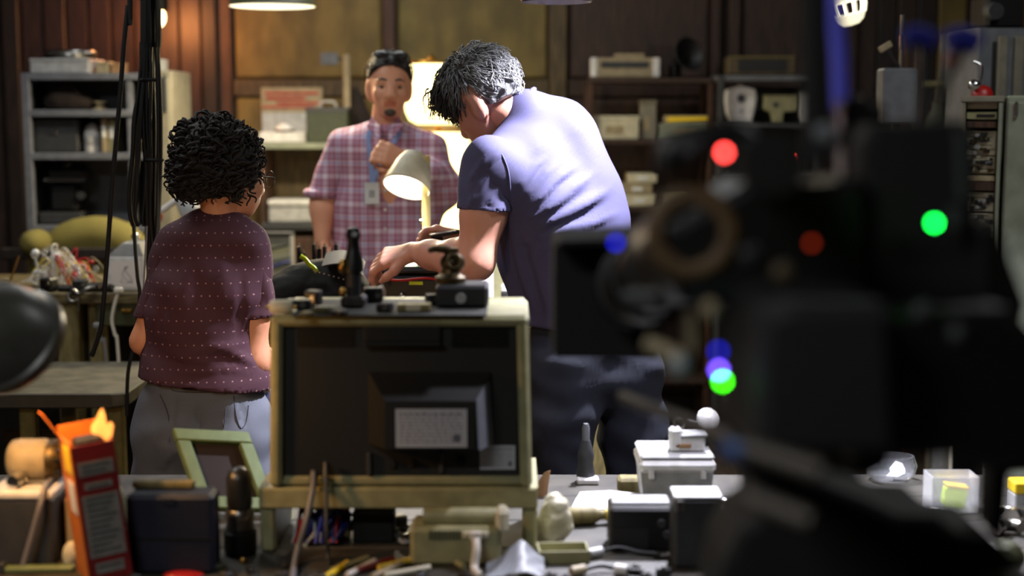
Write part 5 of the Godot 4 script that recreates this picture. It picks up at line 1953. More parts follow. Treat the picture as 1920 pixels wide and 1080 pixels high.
func build_left_bench_items() -> void:
	var top := 0.98
	# tangle of glassy wires and tubes: every strand a part
	var o := item("wire_tangle", "tangle of clear tubes and coloured wires on the green bench", "wires", 118, top, 5.38)
	var r := RandomNumberGenerator.new()
	r.seed = 31
	var mats := [M.glass_clear, M.wire_white, M.wire_white, M.wire_yellow, M.wire_red, M.glass_clear, M.film_clear, M.beige]
	for k in 70:
		var a := r.randf() * TAU
		var rad := r.randf_range(0.02, 0.13)
		var p0 := Vector3(cos(a) * rad * 0.6, 0.012, sin(a) * 0.06)
		var hh := 0.15 * (1.0 - absf(cos(a) * rad) / 0.2) * r.randf_range(0.4, 1.0)
		var p1 := p0 + Vector3(r.randf_range(-0.05, 0.05), hh, r.randf_range(-0.03, 0.03))
		var p2 := p1 + Vector3(r.randf_range(-0.06, 0.06), r.randf_range(-0.06, 0.02), r.randf_range(-0.03, 0.03))
		var p3 := Vector3(p2.x + r.randf_range(-0.04, 0.04), maxf(0.012, p2.y - 0.05), p2.z)
		part(o, "strand", tb(curve([p0, p1, p2, p3], 4), r.randf_range(0.002, 0.0042), 6), mats[k % mats.size()])
	for k in 14:
		var m := mb()
		m.ell(Vector3(r.randf_range(-0.12, 0.12), r.randf_range(0.03, 0.14), r.randf_range(-0.04, 0.06)), Vector3.ONE * r.randf_range(0.009, 0.018), Basis(), 12)
		part(o, "bead", m, [M.glass_clear, M.glass_clear, M.red, M.white][k % 4])
	# lantern-like white box with a drawing on its face
	o = item("printed_box", "white box with pitched top and line drawing, on the green bench", "box", 246, top, 5.3, -4)
	var w := 0.135
	var hh := 0.125
	part(o, "body", bx(Vector3(w, hh, 0.13), Vector3(0, hh / 2, 0), 0.004), M.white)
	var m := mb(Vector3(0, hh, 0))
	m.x = m.x * Transform3D(rot(0, 0, 0), Vector3.ZERO)
	m.prism([Vector2(-w / 2, 0), Vector2(w / 2, 0), Vector2(w / 2 - 0.015, 0.05), Vector2(-w / 2 + 0.06, 0.05)], 0.128, 0.004)
	part(o, "lid", m, M.grey_light)
	m = mb()
	m.panel(Vector3(-0.052, 0.012, 0.0665), Vector3(0.058, 0.012, 0.0665), Vector3(0.058, 0.108, 0.0665), Vector3(-0.052, 0.108, 0.0665))
	part(o, "drawing", m, M.sketch_print, "paper with a line drawing")
	m = mb()
	m.ell(Vector3(0.02, hh + 0.066, 0.0), Vector3(0.017, 0.017, 0.017))
	part(o, "knob", m, M.chrome)
	# dark tools and a metal clamp along the edge
	var tools := [[90, 0.05, 0.05, "flat"], [128, 0.075, 0.02, "squat"], [150, 0.05, 0.045, "upright"], [176, 0.07, 0.03, "long"], [200, 0.05, 0.024, "small"]]
	for k in tools.size():
		var e: Array = tools[k]
		o = item("instrument", "%s dark instrument lying at the edge of the green bench" % e[3], "tool", e[0], top, 5.21 + 0.01 * (k % 2), 12.0 * k - 20)
		part(o, "case", bx(Vector3(e[1], e[2], 0.05), Vector3(0, e[2] / 2, 0), 0.006), M.black)
		m = mb()
		m.cyl(Vector3(e[1] * 0.3, e[2] * 0.6, 0.024), Vector3(e[1] * 0.3, e[2] * 0.6, 0.03), 0.008, -1, 12)
		part(o, "dial", m, M.steel)
	o = thing("bench_clamp", "bright metal clamp fixed to the green bench's front edge", "clamp", P(150, 556, 5.16))
	m = mb()
	m.tube(curve([Vector3(-0.03, 0.01, 0), Vector3(-0.02, 0.025, 0.01), Vector3(0.0, 0.012, 0.012), Vector3(0.03, 0.03, 0.01), Vector3(0.055, 0.035, 0.0)], 5), 0.008)
	m.ring(Vector3(-0.025, 0.0, 0.0), Vector3(0, 0.3, 1), 0.018, 0.006, 20, 8)
	part(o, "jaw", m, M.steel)
	part(o, "screw", tb([Vector3(0, 0.012, 0.01), Vector3(-0.005, -0.05, 0.01)], 0.005), M.steel)
	o = thing("scissors", "small scissors with pale handles left of the wire tangle", "scissors", Vector3(P(28, 500, 5.3).x, top, -5.3))
	part(o, "blade", tb([Vector3(-0.03, 0.003, 0.0), Vector3(0.01, 0.12, -0.02)], 0.004), M.brass)
	m = mb()
	m.ring(Vector3(-0.036, 0.02, 0.0), Vector3(0.2, 0.3, 1), 0.016, 0.004, 18, 6)
	part(o, "handle", m, M.beige)
	# red ball lamp with pale arm, behind the hanging cables
	o = thing("clamp_lamp", "small lamp with red ball joint and white arm behind the cables", "lamp", Vector3(P(290, 500, 5.3).x, top + 0.0007, -5.4))
	var ball := P(288, 404, 5.4) - o.position
	m = mb()
	m.ell(ball, Vector3(0.036, 0.036, 0.03))
	part(o, "joint", m, M.red)
	var e1 := P(336, 372, 5.4) - o.position
	part(o, "arm", tb([ball + Vector3(0.02, 0.01, 0), e1], 0.012, 12), M.white)
	m = mb(e1 + Vector3(0.02, -0.012, 0), along(Vector3(0.5, -0.85, 0.1)))
	m.lathe([Vector2(0.0, -0.03), Vector2(0.02, -0.028), Vector2(0.034, 0.0), Vector2(0.042, 0.05), Vector2(0.038, 0.05), Vector2(0.03, 0.0), Vector2(0.0, -0.02)], 24)
	part(o, "shade", m, M.grey_light)
	part(o, "post", tb([Vector3(ball.x, 0.01, ball.z), ball], 0.008, 10), M.steel)
	part(o, "foot", lt([Vector2(0, 0), Vector2(0.03, 0), Vector2(0.03, 0.012), Vector2(0, 0.018)], 24, Vector3(ball.x, 0, ball.z)), M.grey_dark)
	# cords down the bench's front
	for e in [[[[222, 546], [214, 575], [210, 602], [216, 630], [222, 668]], 0.006, M.wire_white, "white power cord hanging over the green drawer"], [[[183, 612], [190, 640], [199, 672]], 0.006, M.rubber_grey, "grey cord hanging below the green drawer"]]:
		o = thing("power_cord", e[3], "cord", P(e[0][0][0], e[0][0][1], 5.1))
		var line := []
		for q in e[0]:
			line.append(P(q[0], q[1], 5.13) - o.position)
		line.append(Vector3(line[-1].x + 0.02, 0.012 - o.position.y, line[-1].z))
		part(o, "cord", tb(curve(line, 5), e[1], 8), e[2])
		part(o, "plug", bx(Vector3(0.03, 0.02, 0.02), line[0] + Vector3(0, 0.004, 0), 0.004), e[2])


func build_hanging_cables() -> void:
	# loom of black cables from the ceiling, each cable its own part
	var o := thing("cable_loom", "thick loom of black cables hanging from the ceiling by the woman", "cables", P(285, 0, 4.4))
	var r := RandomNumberGenerator.new()
	r.seed = 77
	for k in 26:
		var right := k % 2 == 0
		var a := r.randf() * TAU
		var line := [Vector3(r.randf_range(-0.02, 0.02), 3.29 - o.position.y, r.randf_range(-0.02, 0.02))]
		var path := [[283, 0, 13], [283, 80, 13], [284, 150, 14], [285, 230, 16], [287, 310, 14], [286, 400, 11], [286, 470, 9], [287, 540, 8]] if right else [[276, 0, 9], [275, 80, 9], [272, 150, 9], [266, 220, 14], [262, 290, 15], [258, 360, 16], [256, 405, 14], [262, 424, 11]]
		for q in path:
			var p := P(q[0] + cos(a) * q[2] + r.randf_range(-2, 2), q[1], 4.4 + sin(a) * px(q[2], 4.4)) - o.position
			line.append(p)
		if right:
			line.append(Vector3(line[-1].x - 0.02, 0.75 - o.position.y, line[-1].z - 0.05))
		part(o, "cable", tb(curve(line, 4), r.randf_range(0.0045, 0.0075), 7), M.rubber)
	for y in [150, 300]:
		var m := mb()
		m.ring(P(282 if y == 150 else 288, y, 4.4) - o.position, Vector3.UP, 0.026, 0.006, 20, 6)
		part(o, "tie", m, M.black_matte)
	# loose single cables
	for e in [[[[243, -20], [240, 10], [232, 90], [226, 170], [218, 260], [210, 350], [204, 440], [198, 520], [194, 570], [188, 620], [172, 668]], 0.0075, "single black cable hanging left of the thick cable loom"], [[[251, 424], [254, 470], [258, 520], [262, 560], [252, 640], [240, 700], [238, 780]], 0.006, "thin black cable hanging beneath the cable loom"], [[[275, 424], [273, 470], [270, 530], [268, 560]], 0.003, "fine grey cable hanging beneath the cable loom"]]:
		o = thing("hanging_cable", e[2], "cable", P(e[0][0][0], e[0][0][1], 4.36))
		var line := []
		for q in e[0]:
			line.append(P(q[0], q[1], 4.36) - o.position)
		if e[0][0][1] < 0:
			line.push_front(Vector3(line[0].x + 0.01, 3.29 - o.position.y, line[0].z))
		part(o, "cable", tb(curve(line, 5), e[1], 8), M.rubber if e[1] > 0.004 else M.rubber_grey)


# ---------------------------------------------------------------- centre: things against the panelled wall, and the lit lantern
func build_center_background() -> void:
	var z := 7.1
	# wall cabinet of two levels: upper shelf at photo row 268, lower board at row 418
	var x0 := P(486, 300, z).x
	var x1 := P(700, 300, z).x
	var up := P(0, 268, z).y
	var low := P(0, 418, z).y
	var o := thing("sideboard", "brown wooden open sideboard before the yellow panels", "cabinet", Vector3((x0 + x1) / 2, 0, -z - 0.17))
	var w := x1 - x0
	part(o, "top_board", bx(Vector3(w, 0.03, 0.36), Vector3(0, up - 0.015, 0), 0.004), M.grey_green)
	part(o, "lower_board", bx(Vector3(w, 0.035, 0.36), Vector3(0, low - 0.0175, 0), 0.004), M.grey_dark)
	part(o, "back_panel", bx(Vector3(w - 0.04, up - 0.06, 0.02), Vector3(0, up / 2, -0.165), 0.002), M.trim_olive)
	for s in [-1, 1]:
		part(o, "side_panel", bx(Vector3(0.025, up - 0.03, 0.35), Vector3(s * (w / 2 - 0.0125), (up - 0.03) / 2, 0), 0.003), M.wood_brown)
	part(o, "door", bx(Vector3(w / 2 - 0.03, low - 0.1, 0.02), Vector3(-w / 4, low / 2 - 0.02, 0.17), 0.004), M.wood_brown)
	part(o, "door", bx(Vector3(w / 2 - 0.03, low - 0.1, 0.02), Vector3(w / 4, low / 2 - 0.02, 0.17), 0.004), M.wood_brown)
	# printed sign leaning at the back
	o = item("printed_sign", "cream sign with faded red print standing on the sideboard", "sign", 553, up, z + 0.27)
	var sw := px(118, z)
	var shh := px(104, z)
	part(o, "board", bx(Vector3(sw, shh, 0.012), Vector3(0, shh / 2, 0), 0.002), M.beige)
	for e in [[0.0, 0.245, 0.27, 0.012], [-0.03, 0.22, 0.2, 0.014], [0.04, 0.196, 0.24, 0.012], [-0.02, 0.176, 0.26, 0.01]]:
		part(o, "print_line", bx(Vector3(e[2], e[3], 0.002), Vector3(e[0], e[1], 0.0068), 0.0), M.red, "faded red printed line")
	# boxed model with a white dome in front of it
	o = item("boxed_model", "white display box holding a small white dome on the sideboard", "box", 537, up, z + 0.14)
	var bw := px(88, z)
	part(o, "back", bx(Vector3(bw, px(56, z), 0.012), Vector3(0, px(28, z), -0.05), 0.002), M.grey_light)
	part(o, "tray", bx(Vector3(bw, 0.05, 0.12), Vector3(0, 0.025, 0), 0.004), M.white)
	var m := mb(Vector3(0.004, 0.05, 0.01))
	m.lathe([Vector2(0.045, 0), Vector2(0.045, 0.012), Vector2(0.036, 0.03), Vector2(0.02, 0.042), Vector2(0, 0.046)], 24)
	part(o, "dome", m, M.white)
	part(o, "dark_band", lt([Vector2(0, 0), Vector2(0.05, 0), Vector2(0.05, 0.012), Vector2(0, 0.013)], 24, Vector3(0.004, 0.0505, 0.01)), M.wood_brown)
	# green case
	o = item("metal_case", "dark green metal case beside the display box", "case", 622, up, z + 0.1)
	part(o, "body", bx(Vector3(px(78, z), px(62, z), 0.2), Vector3(0, px(31, z), 0), 0.006), M.box_green)
	part(o, "lid", bx(Vector3(px(80, z), 0.03, 0.204), Vector3(0, px(60, z), 0), 0.005), M.grey_dark)
	part(o, "handle", tb(curve([Vector3(-0.04, px(58, z) + 0.02, 0.06), Vector3(-0.03, px(58, z) + 0.045, 0.06), Vector3(0.03, px(58, z) + 0.045, 0.06), Vector3(0.04, px(58, z) + 0.02, 0.06)], 4), 0.006), M.grey_light)
	# stand with a plate, rising behind the case
	o = item("measuring_stand", "pale upright stand with grey plate rising behind the green case", "stand", 655, up, z + 0.245)
	var hgt := P(0, 102, z + 0.245).y - up
	part(o, "column", bx(Vector3(px(13, z), hgt, 0.03), Vector3(0, hgt / 2, 0), 0.005), M.beige)
	part(o, "plate", bx(Vector3(px(34, z), px(24, z), 0.015), Vector3(-px(33, z), hgt - px(9, z), 0), 0.004), M.grey_paint)
	part(o, "bracket", bx(Vector3(px(18, z), 0.012, 0.012), Vector3(-px(12, z), hgt - px(9, z), 0.0), 0.002), M.grey_dark)
	part(o, "foot", bx(Vector3(0.1, 0.014, 0.05), Vector3(0, 0.007, 0), 0.003), M.grey_dark)
	# dark triangular bag behind
	o = item("canvas_bag", "dark peaked canvas bag slumped behind the pale stand", "bag", 668, up, z + 0.315)
	soft("body", o, [[Vector3(0, 0.08, 0), Vector3(0.1, 0.1, 0.03)], [Vector3(0.0, 0.2, 0), Vector3(0.05, 0.08, 0.022)]], 0.011, 50, 0.006, M.brown_cloth, 8)
	# long white case in the lower level
	o = item("instrument_case", "long white instrument case inside the sideboard", "case", 566, low, z + 0.12)
	part(o, "body", bx(Vector3(px(112, z), px(36, z), 0.2), Vector3(0, px(18, z), 0), 0.008), M.grey_light)
	part(o, "lid", bx(Vector3(px(112, z) + 0.004, 0.02, 0.204), Vector3(0, px(38, z), 0), 0.004), M.white)
	part(o, "seam_strip", bx(Vector3(px(112, z) + 0.002, 0.006, 0.003), Vector3(0, px(30, z), 0.101), 0.0), M.grey_dark)
	# grey framed panel on the floor stand with a black wand and a blue lead
	var zz := 6.3
	var a := P(492, 438, zz)
	var b := P(549, 520, zz)
	o = thing("framed_board", "grey framed board with black wand and blue lead behind the bench", "board", Vector3((a.x + b.x) / 2, 0, -zz))
	part(o, "board", bx(Vector3(b.x - a.x, a.y - 0.4, 0.02), Vector3(0, (a.y + 0.4) / 2, 0), 0.003), M.grey_green)
	part(o, "frame_top", bx(Vector3(b.x - a.x + 0.02, 0.018, 0.035), Vector3(0, a.y, 0.005), 0.004), M.grey_dark)
	for s in [-1, 1]:
		part(o, "frame_side", bx(Vector3(0.016, a.y, 0.035), Vector3(s * (b.x - a.x) / 2, a.y / 2, 0.005), 0.004), M.grey_light)
	part(o, "wand", tb([P(508, 466, zz) - o.position + Vector3(0, 0, 0.03), P(543, 458, zz) - o.position + Vector3(0, 0, 0.03)], 0.0065, 8), M.black)
	part(o, "lead", tb(curve([P(512, 500, zz) - o.position + Vector3(0, 0, 0.03), P(530, 492, zz) - o.position + Vector3(0, 0, 0.03), P(548, 490, zz) - o.position + Vector3(0, 0, 0.03)], 4), 0.005, 8), M.wire_blue)
	build_lantern()


# tall lantern of three lit shades behind the plaid man
func build_lantern() -> void:
	var z := 6.55
	var o := thing("floor_lantern", "tall lit lantern of three stacked cream shades behind the men", "lamp", Vector3(P(822, 300, z).x, 0, -z))
	var w := px(64, z)
	var tiers := [[120, 234], [246, 366], [376, 470]]
	for k in 3:
		var y1 := P(0, tiers[k][0], z).y
		var y0 := P(0, tiers[k][1], z).y
		var m := mb()
		var wide := w * (0.98 if k == 0 else 1.0)
		m.lathe([Vector2(wide * 0.62, y0), Vector2(wide * 0.86, y0 + 0.02), Vector2(wide * 0.98, y0 + 0.06), Vector2(wide, y0 + 0.1), Vector2(wide * 0.93, y1 - 0.05), Vector2(wide * 0.9, y1 - 0.004), Vector2(wide * 0.86, y1)], 40)
		part(o, "shade", m, M.lantern_glow, "glowing cream shade")
		part(o, "collar", lt([Vector2(0, y1 - 0.002), Vector2(wide * 0.9, y1 - 0.002), Vector2(wide * 0.9, y1 + 0.012), Vector2(0, y1 + 0.014)], 40), M.brass)
		omni(o, Vector3(0, (y0 + y1) / 2, w * 1.25), Color(1.0, 0.92, 0.70), 0.16, 0.1)
	var ty := P(0, 120, z).y
	var m := mb()
	m.lathe([Vector2(0.012, ty), Vector2(0.012, ty + 0.012), Vector2(0.02, ty + 0.02), Vector2(0.02, ty + 0.032), Vector2(0, ty + 0.042)], 20)
	var kn := part(o, "finial", m, M.brass)
	kn.position.x = P(809, 110, z).x - o.position.x
	part(o, "stem", tb([Vector3(0, 0.02, 0), Vector3(0, ty, 0)], 0.014, 12), M.brass)
	part(o, "foot", lt([Vector2(0, 0), Vector2(0.17, 0), Vector2(0.17, 0.015), Vector2(0.05, 0.035), Vector2(0, 0.036)], 36), M.brass)


# ---------------------------------------------------------------- right: wall shelves, steel cabinet
func build_right_background() -> void:
	var z := 7.12
	var ys := []
	for y in [146, 262, 388]:
		ys.append(P(0, y, z).y)
	var x0 := P(1100, 300, z).x
	var x1 := P(1338, 300, z).x
	var sh := thing("wall_shelf", "brown wooden shelf rack against the dark panels", "shelf", Vector3((x0 + x1) / 2, 0, -z - 0.18))
	var w := x1 - x0
	for s in [-1, 1]:
		for zz in [-0.14, 0.16]:
			part(sh, "upright", bx(Vector3(0.03, ys[0], 0.03), Vector3(s * (w / 2 - 0.015), ys[0] / 2, zz), 0.003), M.wood_brown)
	for y in ys + [0.8, 0.3]:
		part(sh, "shelf_board", bx(Vector3(w, 0.024, 0.36), Vector3(0, y - 0.012, 0), 0.003), M.wood_umber)
	# top: radio and cone
	var o := item("radio", "cream radio with dark dial strip on top of the shelf rack", "radio", 1168, ys[0], z + 0.16)
	var rw := px(130, z)
	part(o, "body", bx(Vector3(rw, px(38, z), 0.14), Vector3(0, px(19, z), 0), 0.008), M.beige)
	part(o, "dial", bx(Vector3(rw * 0.7, px(12, z), 0.006), Vector3(-0.005, px(25, z), 0.071), 0.002), M.grey_dark)
	for e in [-0.46, 0.44]:
		part(o, "end_cap", bx(Vector3(0.035, px(36, z), 0.01), Vector3(rw * e, px(20, z), 0.072), 0.004), M.white)
	part(o, "top_panel", bx(Vector3(px(56, z), px(8, z), 0.1), Vector3(0.02, px(42, z), 0), 0.004), M.beige)
	o = item("projector_horn", "dim grey horn speaker on the shelf rack beside the radio", "speaker", 1265, ys[0], z + 0.16, 30)
	part(o, "horn", lt([Vector2(0.02, 0), Vector2(0.03, 0.02), Vector2(0.05, 0.08), Vector2(0.085, 0.12), Vector2(0.08, 0.122), Vector2(0.045, 0.082), Vector2(0.02, 0.02)], 28, Vector3(0, 0.088, -0.02), rot(75)), M.charcoal)
	part(o, "bracket", bx(Vector3(0.05, 0.07, 0.05), Vector3(0, 0.035, -0.02), 0.005), M.black)
	# middle level: boxes
	var boxes := [
		[1152, 84, 44, 0.16, M.cream_pale, "long cream box lying on the rack's middle board"], [1150, 44, 18, 0.1, M.beige, ""], [1211, 30, 74, 0.1, M.beige_steel, "tall pale canister box on the rack's middle board"],
		[1281, 100, 30, 0.16, M.grey_green, "long grey-green box on the rack's middle board"]]
	for e in boxes:
		if e[5] == "":
			continue
		o = item("storage_box", e[5], "box", e[0], ys[1], z + 0.13)
		part(o, "body", bx(Vector3(px(e[1], z), px(e[2], z) - 0.012, e[3]), Vector3(0, (px(e[2], z) - 0.012) / 2, 0), 0.004), e[4])
		part(o, "lid", bx(Vector3(px(e[1], z) + 0.006, 0.022, e[3] + 0.006), Vector3(0, px(e[2], z) - 0.011, 0), 0.003), e[4])
		part(o, "card", bx(Vector3(px(e[1], z) * 0.4, px(e[2], z) * 0.35, 0.002), Vector3(-0.01, px(e[2], z) * 0.4, e[3] / 2 + 0.001), 0.0), M.beige)
	o = item("book", "yellow-edged book lying on the grey-green box", "book", 1282, ys[1] + px(30, z), z + 0.13)
	part(o, "cover", bx(Vector3(px(86, z), 0.038, 0.15), Vector3(0, 0.019, 0), 0.003), M.beige)
	part(o, "pages", bx(Vector3(px(80, z), 0.026, 0.15), Vector3(0.004, 0.019, 0.004), 0.001), M.carton_yellow)
	# lower level
	for e in [[1194, 62, 22, M.cream_pale, "lowest", 0.0], [1190, 58, 22, M.beige, "middle", 22.0], [1200, 54, 18, M.cream_pale, "topmost", 44.0]]:
		o = item("file_box", "pale file box on the rack's lower board, %s of its stack" % e[4], "box", e[0], ys[2] + px(e[5], z), z + 0.12)
		part(o, "body", bx(Vector3(px(e[1], z), px(e[2], z) - 0.001, 0.2), Vector3(0, px(e[2], z) / 2, 0), 0.004), e[3])
		part(o, "label_holder", bx(Vector3(0.05, 0.02, 0.003), Vector3(0, px(e[2], z) / 2, 0.1015), 0.0), M.paper)
	o = item("tool_tray", "small pale tray on the rack's lower board", "tray", 1262, ys[2], z + 0.14)
	part(o, "tray", bx(Vector3(px(44, z), px(20, z), 0.14), Vector3(0, px(10, z), 0), 0.004), M.beige)
	part(o, "rim", bx(Vector3(px(46, z), 0.008, 0.145), Vector3(0, px(20, z), 0), 0.002), M.cream)
	# dark steel rack at its right
	z = 7.0
	var c0 := P(1344, 300, z).x
	var c1 := P(1536, 300, z).x
	var t0 := P(0, 141, z).y
	var t1 := P(0, 231, z).y
	sh = thing("steel_rack", "dark grey steel rack holding pale telephones", "rack", Vector3((c0 + c1) / 2, 0, -z - 0.15))
	w = c1 - c0
	for s in [-1, 1]:
		for zz in [-0.13, 0.14]:
			part(sh, "upright", bx(Vector3(0.03, t0, 0.03), Vector3(s * (w / 2 - 0.015), t0 / 2, zz), 0.003), M.grey_dark)
	for y in [t0, t1, P(0, 330, z).y, 0.7]:
		part(sh, "shelf_board", bx(Vector3(w, 0.028, 0.3), Vector3(0, y - 0.014, 0), 0.003), M.grey_paint if y == t0 else M.grey_dark)
	part(sh, "back_panel", bx(Vector3(w - 0.04, t0 - 0.3, 0.01), Vector3(0, t0 / 2 + 0.1, -0.135), 0.0), M.charcoal)
	o = item("radio", "dim olive radio with wide dark grille on the steel rack", "radio", 1417, t0, z + 0.14)
	rw = px(128, z)
	part(o, "body", bx(Vector3(rw, px(36, z), 0.15), Vector3(0, px(18, z), 0), 0.008), M.trim_olive)
	part(o, "grille", bx(Vector3(rw * 0.72, px(22, z), 0.006), Vector3(0, px(19, z), 0.076), 0.002), M.charcoal)
	part(o, "frame", bx(Vector3(rw * 0.98, 0.008, 0.008), Vector3(0, px(34, z), 0.076), 0.002), M.bench_post)
	# pale devices on the rack: shield-shaped telephone, hand set, rounded instrument
	o = item("wall_telephone", "white shield-shaped telephone with dark dial on the steel rack", "telephone", 1382, t1, z + 0.08)
	var m := mb(Vector3(0, 0, 0))
	var k := z / F
	m.prism([Vector2(-20 * k, 0), Vector2(20 * k, 0), Vector2(26 * k, 20 * k), Vector2(30 * k, 46 * k), Vector2(27 * k, 62 * k), Vector2(12 * k, 67 * k), Vector2(-12 * k, 67 * k), Vector2(-27 * k, 62 * k), Vector2(-30 * k, 46 * k), Vector2(-26 * k, 20 * k)], 0.06, 0.008)
	part(o, "body", m, M.white)
	m = mb()
	m.cyl(Vector3(0, 46 * k, 0.03), Vector3(0, 46 * k, 0.036), 0.02)
	part(o, "dial", m, M.grey_dark)
	m = mb()
	m.cyl(Vector3(0, 22 * k, 0.03), Vector3(0, 22 * k, 0.034), 0.012)
	part(o, "badge", m, M.grey_light)
	m = mb()
	m.lathe([Vector2(0.02, 67 * k), Vector2(0.018, 70 * k), Vector2(0.008, 75 * k), Vector2(0, 76 * k)], 18)
	part(o, "cap", m, M.grey_light)
	o = item("hand_instrument", "cream pistol-shaped instrument on the steel rack", "instrument", 1456, t1, z + 0.08)
	m = mb()
	m.prism([Vector2(-32 * k, 52 * k), Vector2(-32 * k, 26 * k), Vector2(-18 * k, 18 * k), Vector2(-14 * k, 0), Vector2(4 * k, 0), Vector2(6 * k, 20 * k), Vector2(30 * k, 22 * k), Vector2(32 * k, 30 * k), Vector2(32 * k, 52 * k)], 0.05, 0.006)
	part(o, "body", m, M.cream)
	m = mb()
	m.cyl(Vector3(-10 * k, 34 * k, 0.025), Vector3(-10 * k, 34 * k, 0.03), 0.013)
	part(o, "dial", m, M.grey_dark)
	part(o, "window", bx(Vector3(0.02, 0.02, 0.004), Vector3(16 * k, 40 * k, 0.027), 0.001), M.beige)
	o = item("round_instrument", "pale rounded instrument housing on the steel rack's end", "instrument", 1510, t1, z + 0.08)
	m = mb()
	m.prism([Vector2(-14 * k, 0), Vector2(8 * k, 0), Vector2(16 * k, 14 * k), Vector2(19 * k, 56 * k), Vector2(-18 * k, 56 * k), Vector2(-19 * k, 16 * k)], 0.06, 0.008)
	part(o, "body", m, M.grey_light)
	part(o, "cover", bx(Vector3(px(36, z), 0.012, 0.064), Vector3(0, 58 * k, 0), 0.003), M.grey_paint)
	build_steel_cabinet()


func build_steel_cabinet() -> void:
	# card cage cabinet at the right edge of the picture
	var z := 4.75
	var turn := -0.306                       # both cabinets stand askew, their fronts towards the lens
	var ub := Basis(Vector3.UP, turn)
	var corner := P(1800, 300, z)
	corner.y = 0.0
	var w := 0.1265
	var ty := P(0, 180, z).y
	var o := thing("card_cabinet", "open grey steel cabinet full of circuit boards at the wall", "cabinet", corner + ub * Vector3(w / 2, 0, -0.22), turn)
	part(o, "top_panel", bx(Vector3(w + 0.01, 0.02, 0.44), Vector3(0, ty - 0.01, 0), 0.003), M.beige_steel)
	part(o, "side_panel", bx(Vector3(0.012, ty - 0.02, 0.43), Vector3(-w / 2 + 0.006, (ty - 0.02) / 2, 0), 0.002), M.beige_steel)
	part(o, "side_panel", bx(Vector3(0.012, ty - 0.02, 0.43), Vector3(w / 2 - 0.006, (ty - 0.02) / 2, 0), 0.002), M.grey_green)
	part(o, "back_panel", bx(Vector3(w, ty - 0.02, 0.01), Vector3(0, (ty - 0.02) / 2, -0.21), 0.0), M.charcoal)
	part(o, "plinth", bx(Vector3(w, 0.08, 0.4), Vector3(0, 0.04, 0), 0.004), M.charcoal)
	# the wide door of the next cabinet, pale grey-green
	var dw := 0.36
	var dr := thing("steel_cabinet", "pale grey-green steel cabinet door beside the circuit boards", "cabinet", corner + ub * Vector3(w + 0.011 + dw / 2, 0, -0.22), turn)
	part(dr, "body", bx(Vector3(dw, ty + 0.002, 0.42), Vector3(0, ty / 2, 0), 0.006), M.grey_green)
	var dp := part(dr, "door", bx(Vector3(dw - 0.01, ty - 0.08, 0.016), Vector3(0, ty / 2 + 0.02, 0.218), 0.004), M.grey_green)
	part(dp, "handle", bx(Vector3(0.012, 0.05, 0.014), Vector3(-dw / 2 + 0.03, P(0, 206, z).y, 0.232), 0.003), M.chrome)
	# trays and boards in the cage: [top px, bottom px, material, kind]
	var rows := [[190, 204, M.beige, "tray"], [210, 224, M.cream, "slot"], [228, 240, M.wood_brown, "tray"], [246, 292, M.cream_pale, "board"], [294, 326, M.cream_pale, "board"], [330, 340, M.beige, "tray"], [342, 358, M.wood_brown, "tray"], [362, 398, M.cream_pale, "board"], [402, 450, M.cream_pale, "board"]]
	var r := RandomNumberGenerator.new()
	r.seed = 55
	for e in rows:
		var y1 := P(0, e[0], z).y
		var y0 := P(0, e[1], z).y
		var pn := part(o, "tray" if e[3] != "board" else "circuit_board", bx(Vector3(w - 0.03, y1 - y0, 0.3 if e[3] != "board" else 0.008), Vector3(0, (y0 + y1) / 2, 0.04 if e[3] != "board" else 0.16), 0.002), e[2])
		if e[3] == "slot":
			part(pn, "slot", bx(Vector3(w * 0.45, (y1 - y0) * 0.4, 0.004), Vector3(0.012, (y0 + y1) / 2, 0.191), 0.0), M.black)
		if e[3] == "board":
			for k in 14:
				var cx := r.randf_range(-w / 2 + 0.026, w / 2 - 0.026)
				var cy := r.randf_range(y0 + 0.008, y1 - 0.008)
				part(pn, "component", bx(Vector3(r.randf_range(0.008, 0.026), r.randf_range(0.005, 0.016), 0.014), Vector3(cx, cy, 0.17), 0.001), [M.black, M.black, M.grey_light, M.bronze, M.brown_cloth][k % 5])
			for k in 6:
				var cy := lerpf(y0, y1, (k + 0.5) / 6.0)
				part(pn, "trace", bx(Vector3(w * r.randf_range(0.3, 0.7), 0.002, 0.002), Vector3(r.randf_range(-0.015, 0.015), cy, 0.165), 0.0), M.black)
	# red dome bell with chrome hook on the cabinet
	o = item("desk_bell", "red dome with chrome ball and curved hook on the steel cabinet", "bell", 1822, ty, z + 0.1, -17)
	part(o, "dome", lt([Vector2(0, 0), Vector2(0.036, 0), Vector2(0.034, 0.014), Vector2(0.024, 0.03), Vector2(0, 0.038)], 28, Vector3(0.012, 0, 0)), M.red)
	var m := mb()
	m.ell(Vector3(-0.014, 0.036, 0.03), Vector3(0.021, 0.019, 0.021))
	part(o, "ball", m, M.chrome)
	part(o, "hook", tb(curve([Vector3(0.0, 0.035, 0.01), Vector3(0.006, 0.07, 0.01), Vector3(0.004, 0.1, 0.01), Vector3(-0.02, 0.115, 0.01)], 5), 0.006, 10), M.chrome)
	# tall cupboard behind, with dark clutter on it
	z = 5.35
	var a := P(1826, 300, z).x
	var b := P(2060, 300, z).x
	var t2 := P(0, 52, z).y
	o = thing("tall_cupboard", "tall weathered grey cupboard behind the steel cabinet", "cabinet", Vector3((a + b) / 2, 0, -z - 0.2))
	part(o, "body", bx(Vector3(b - a, t2, 0.38), Vector3(0, t2 / 2, 0), 0.006), M.grey_paint)
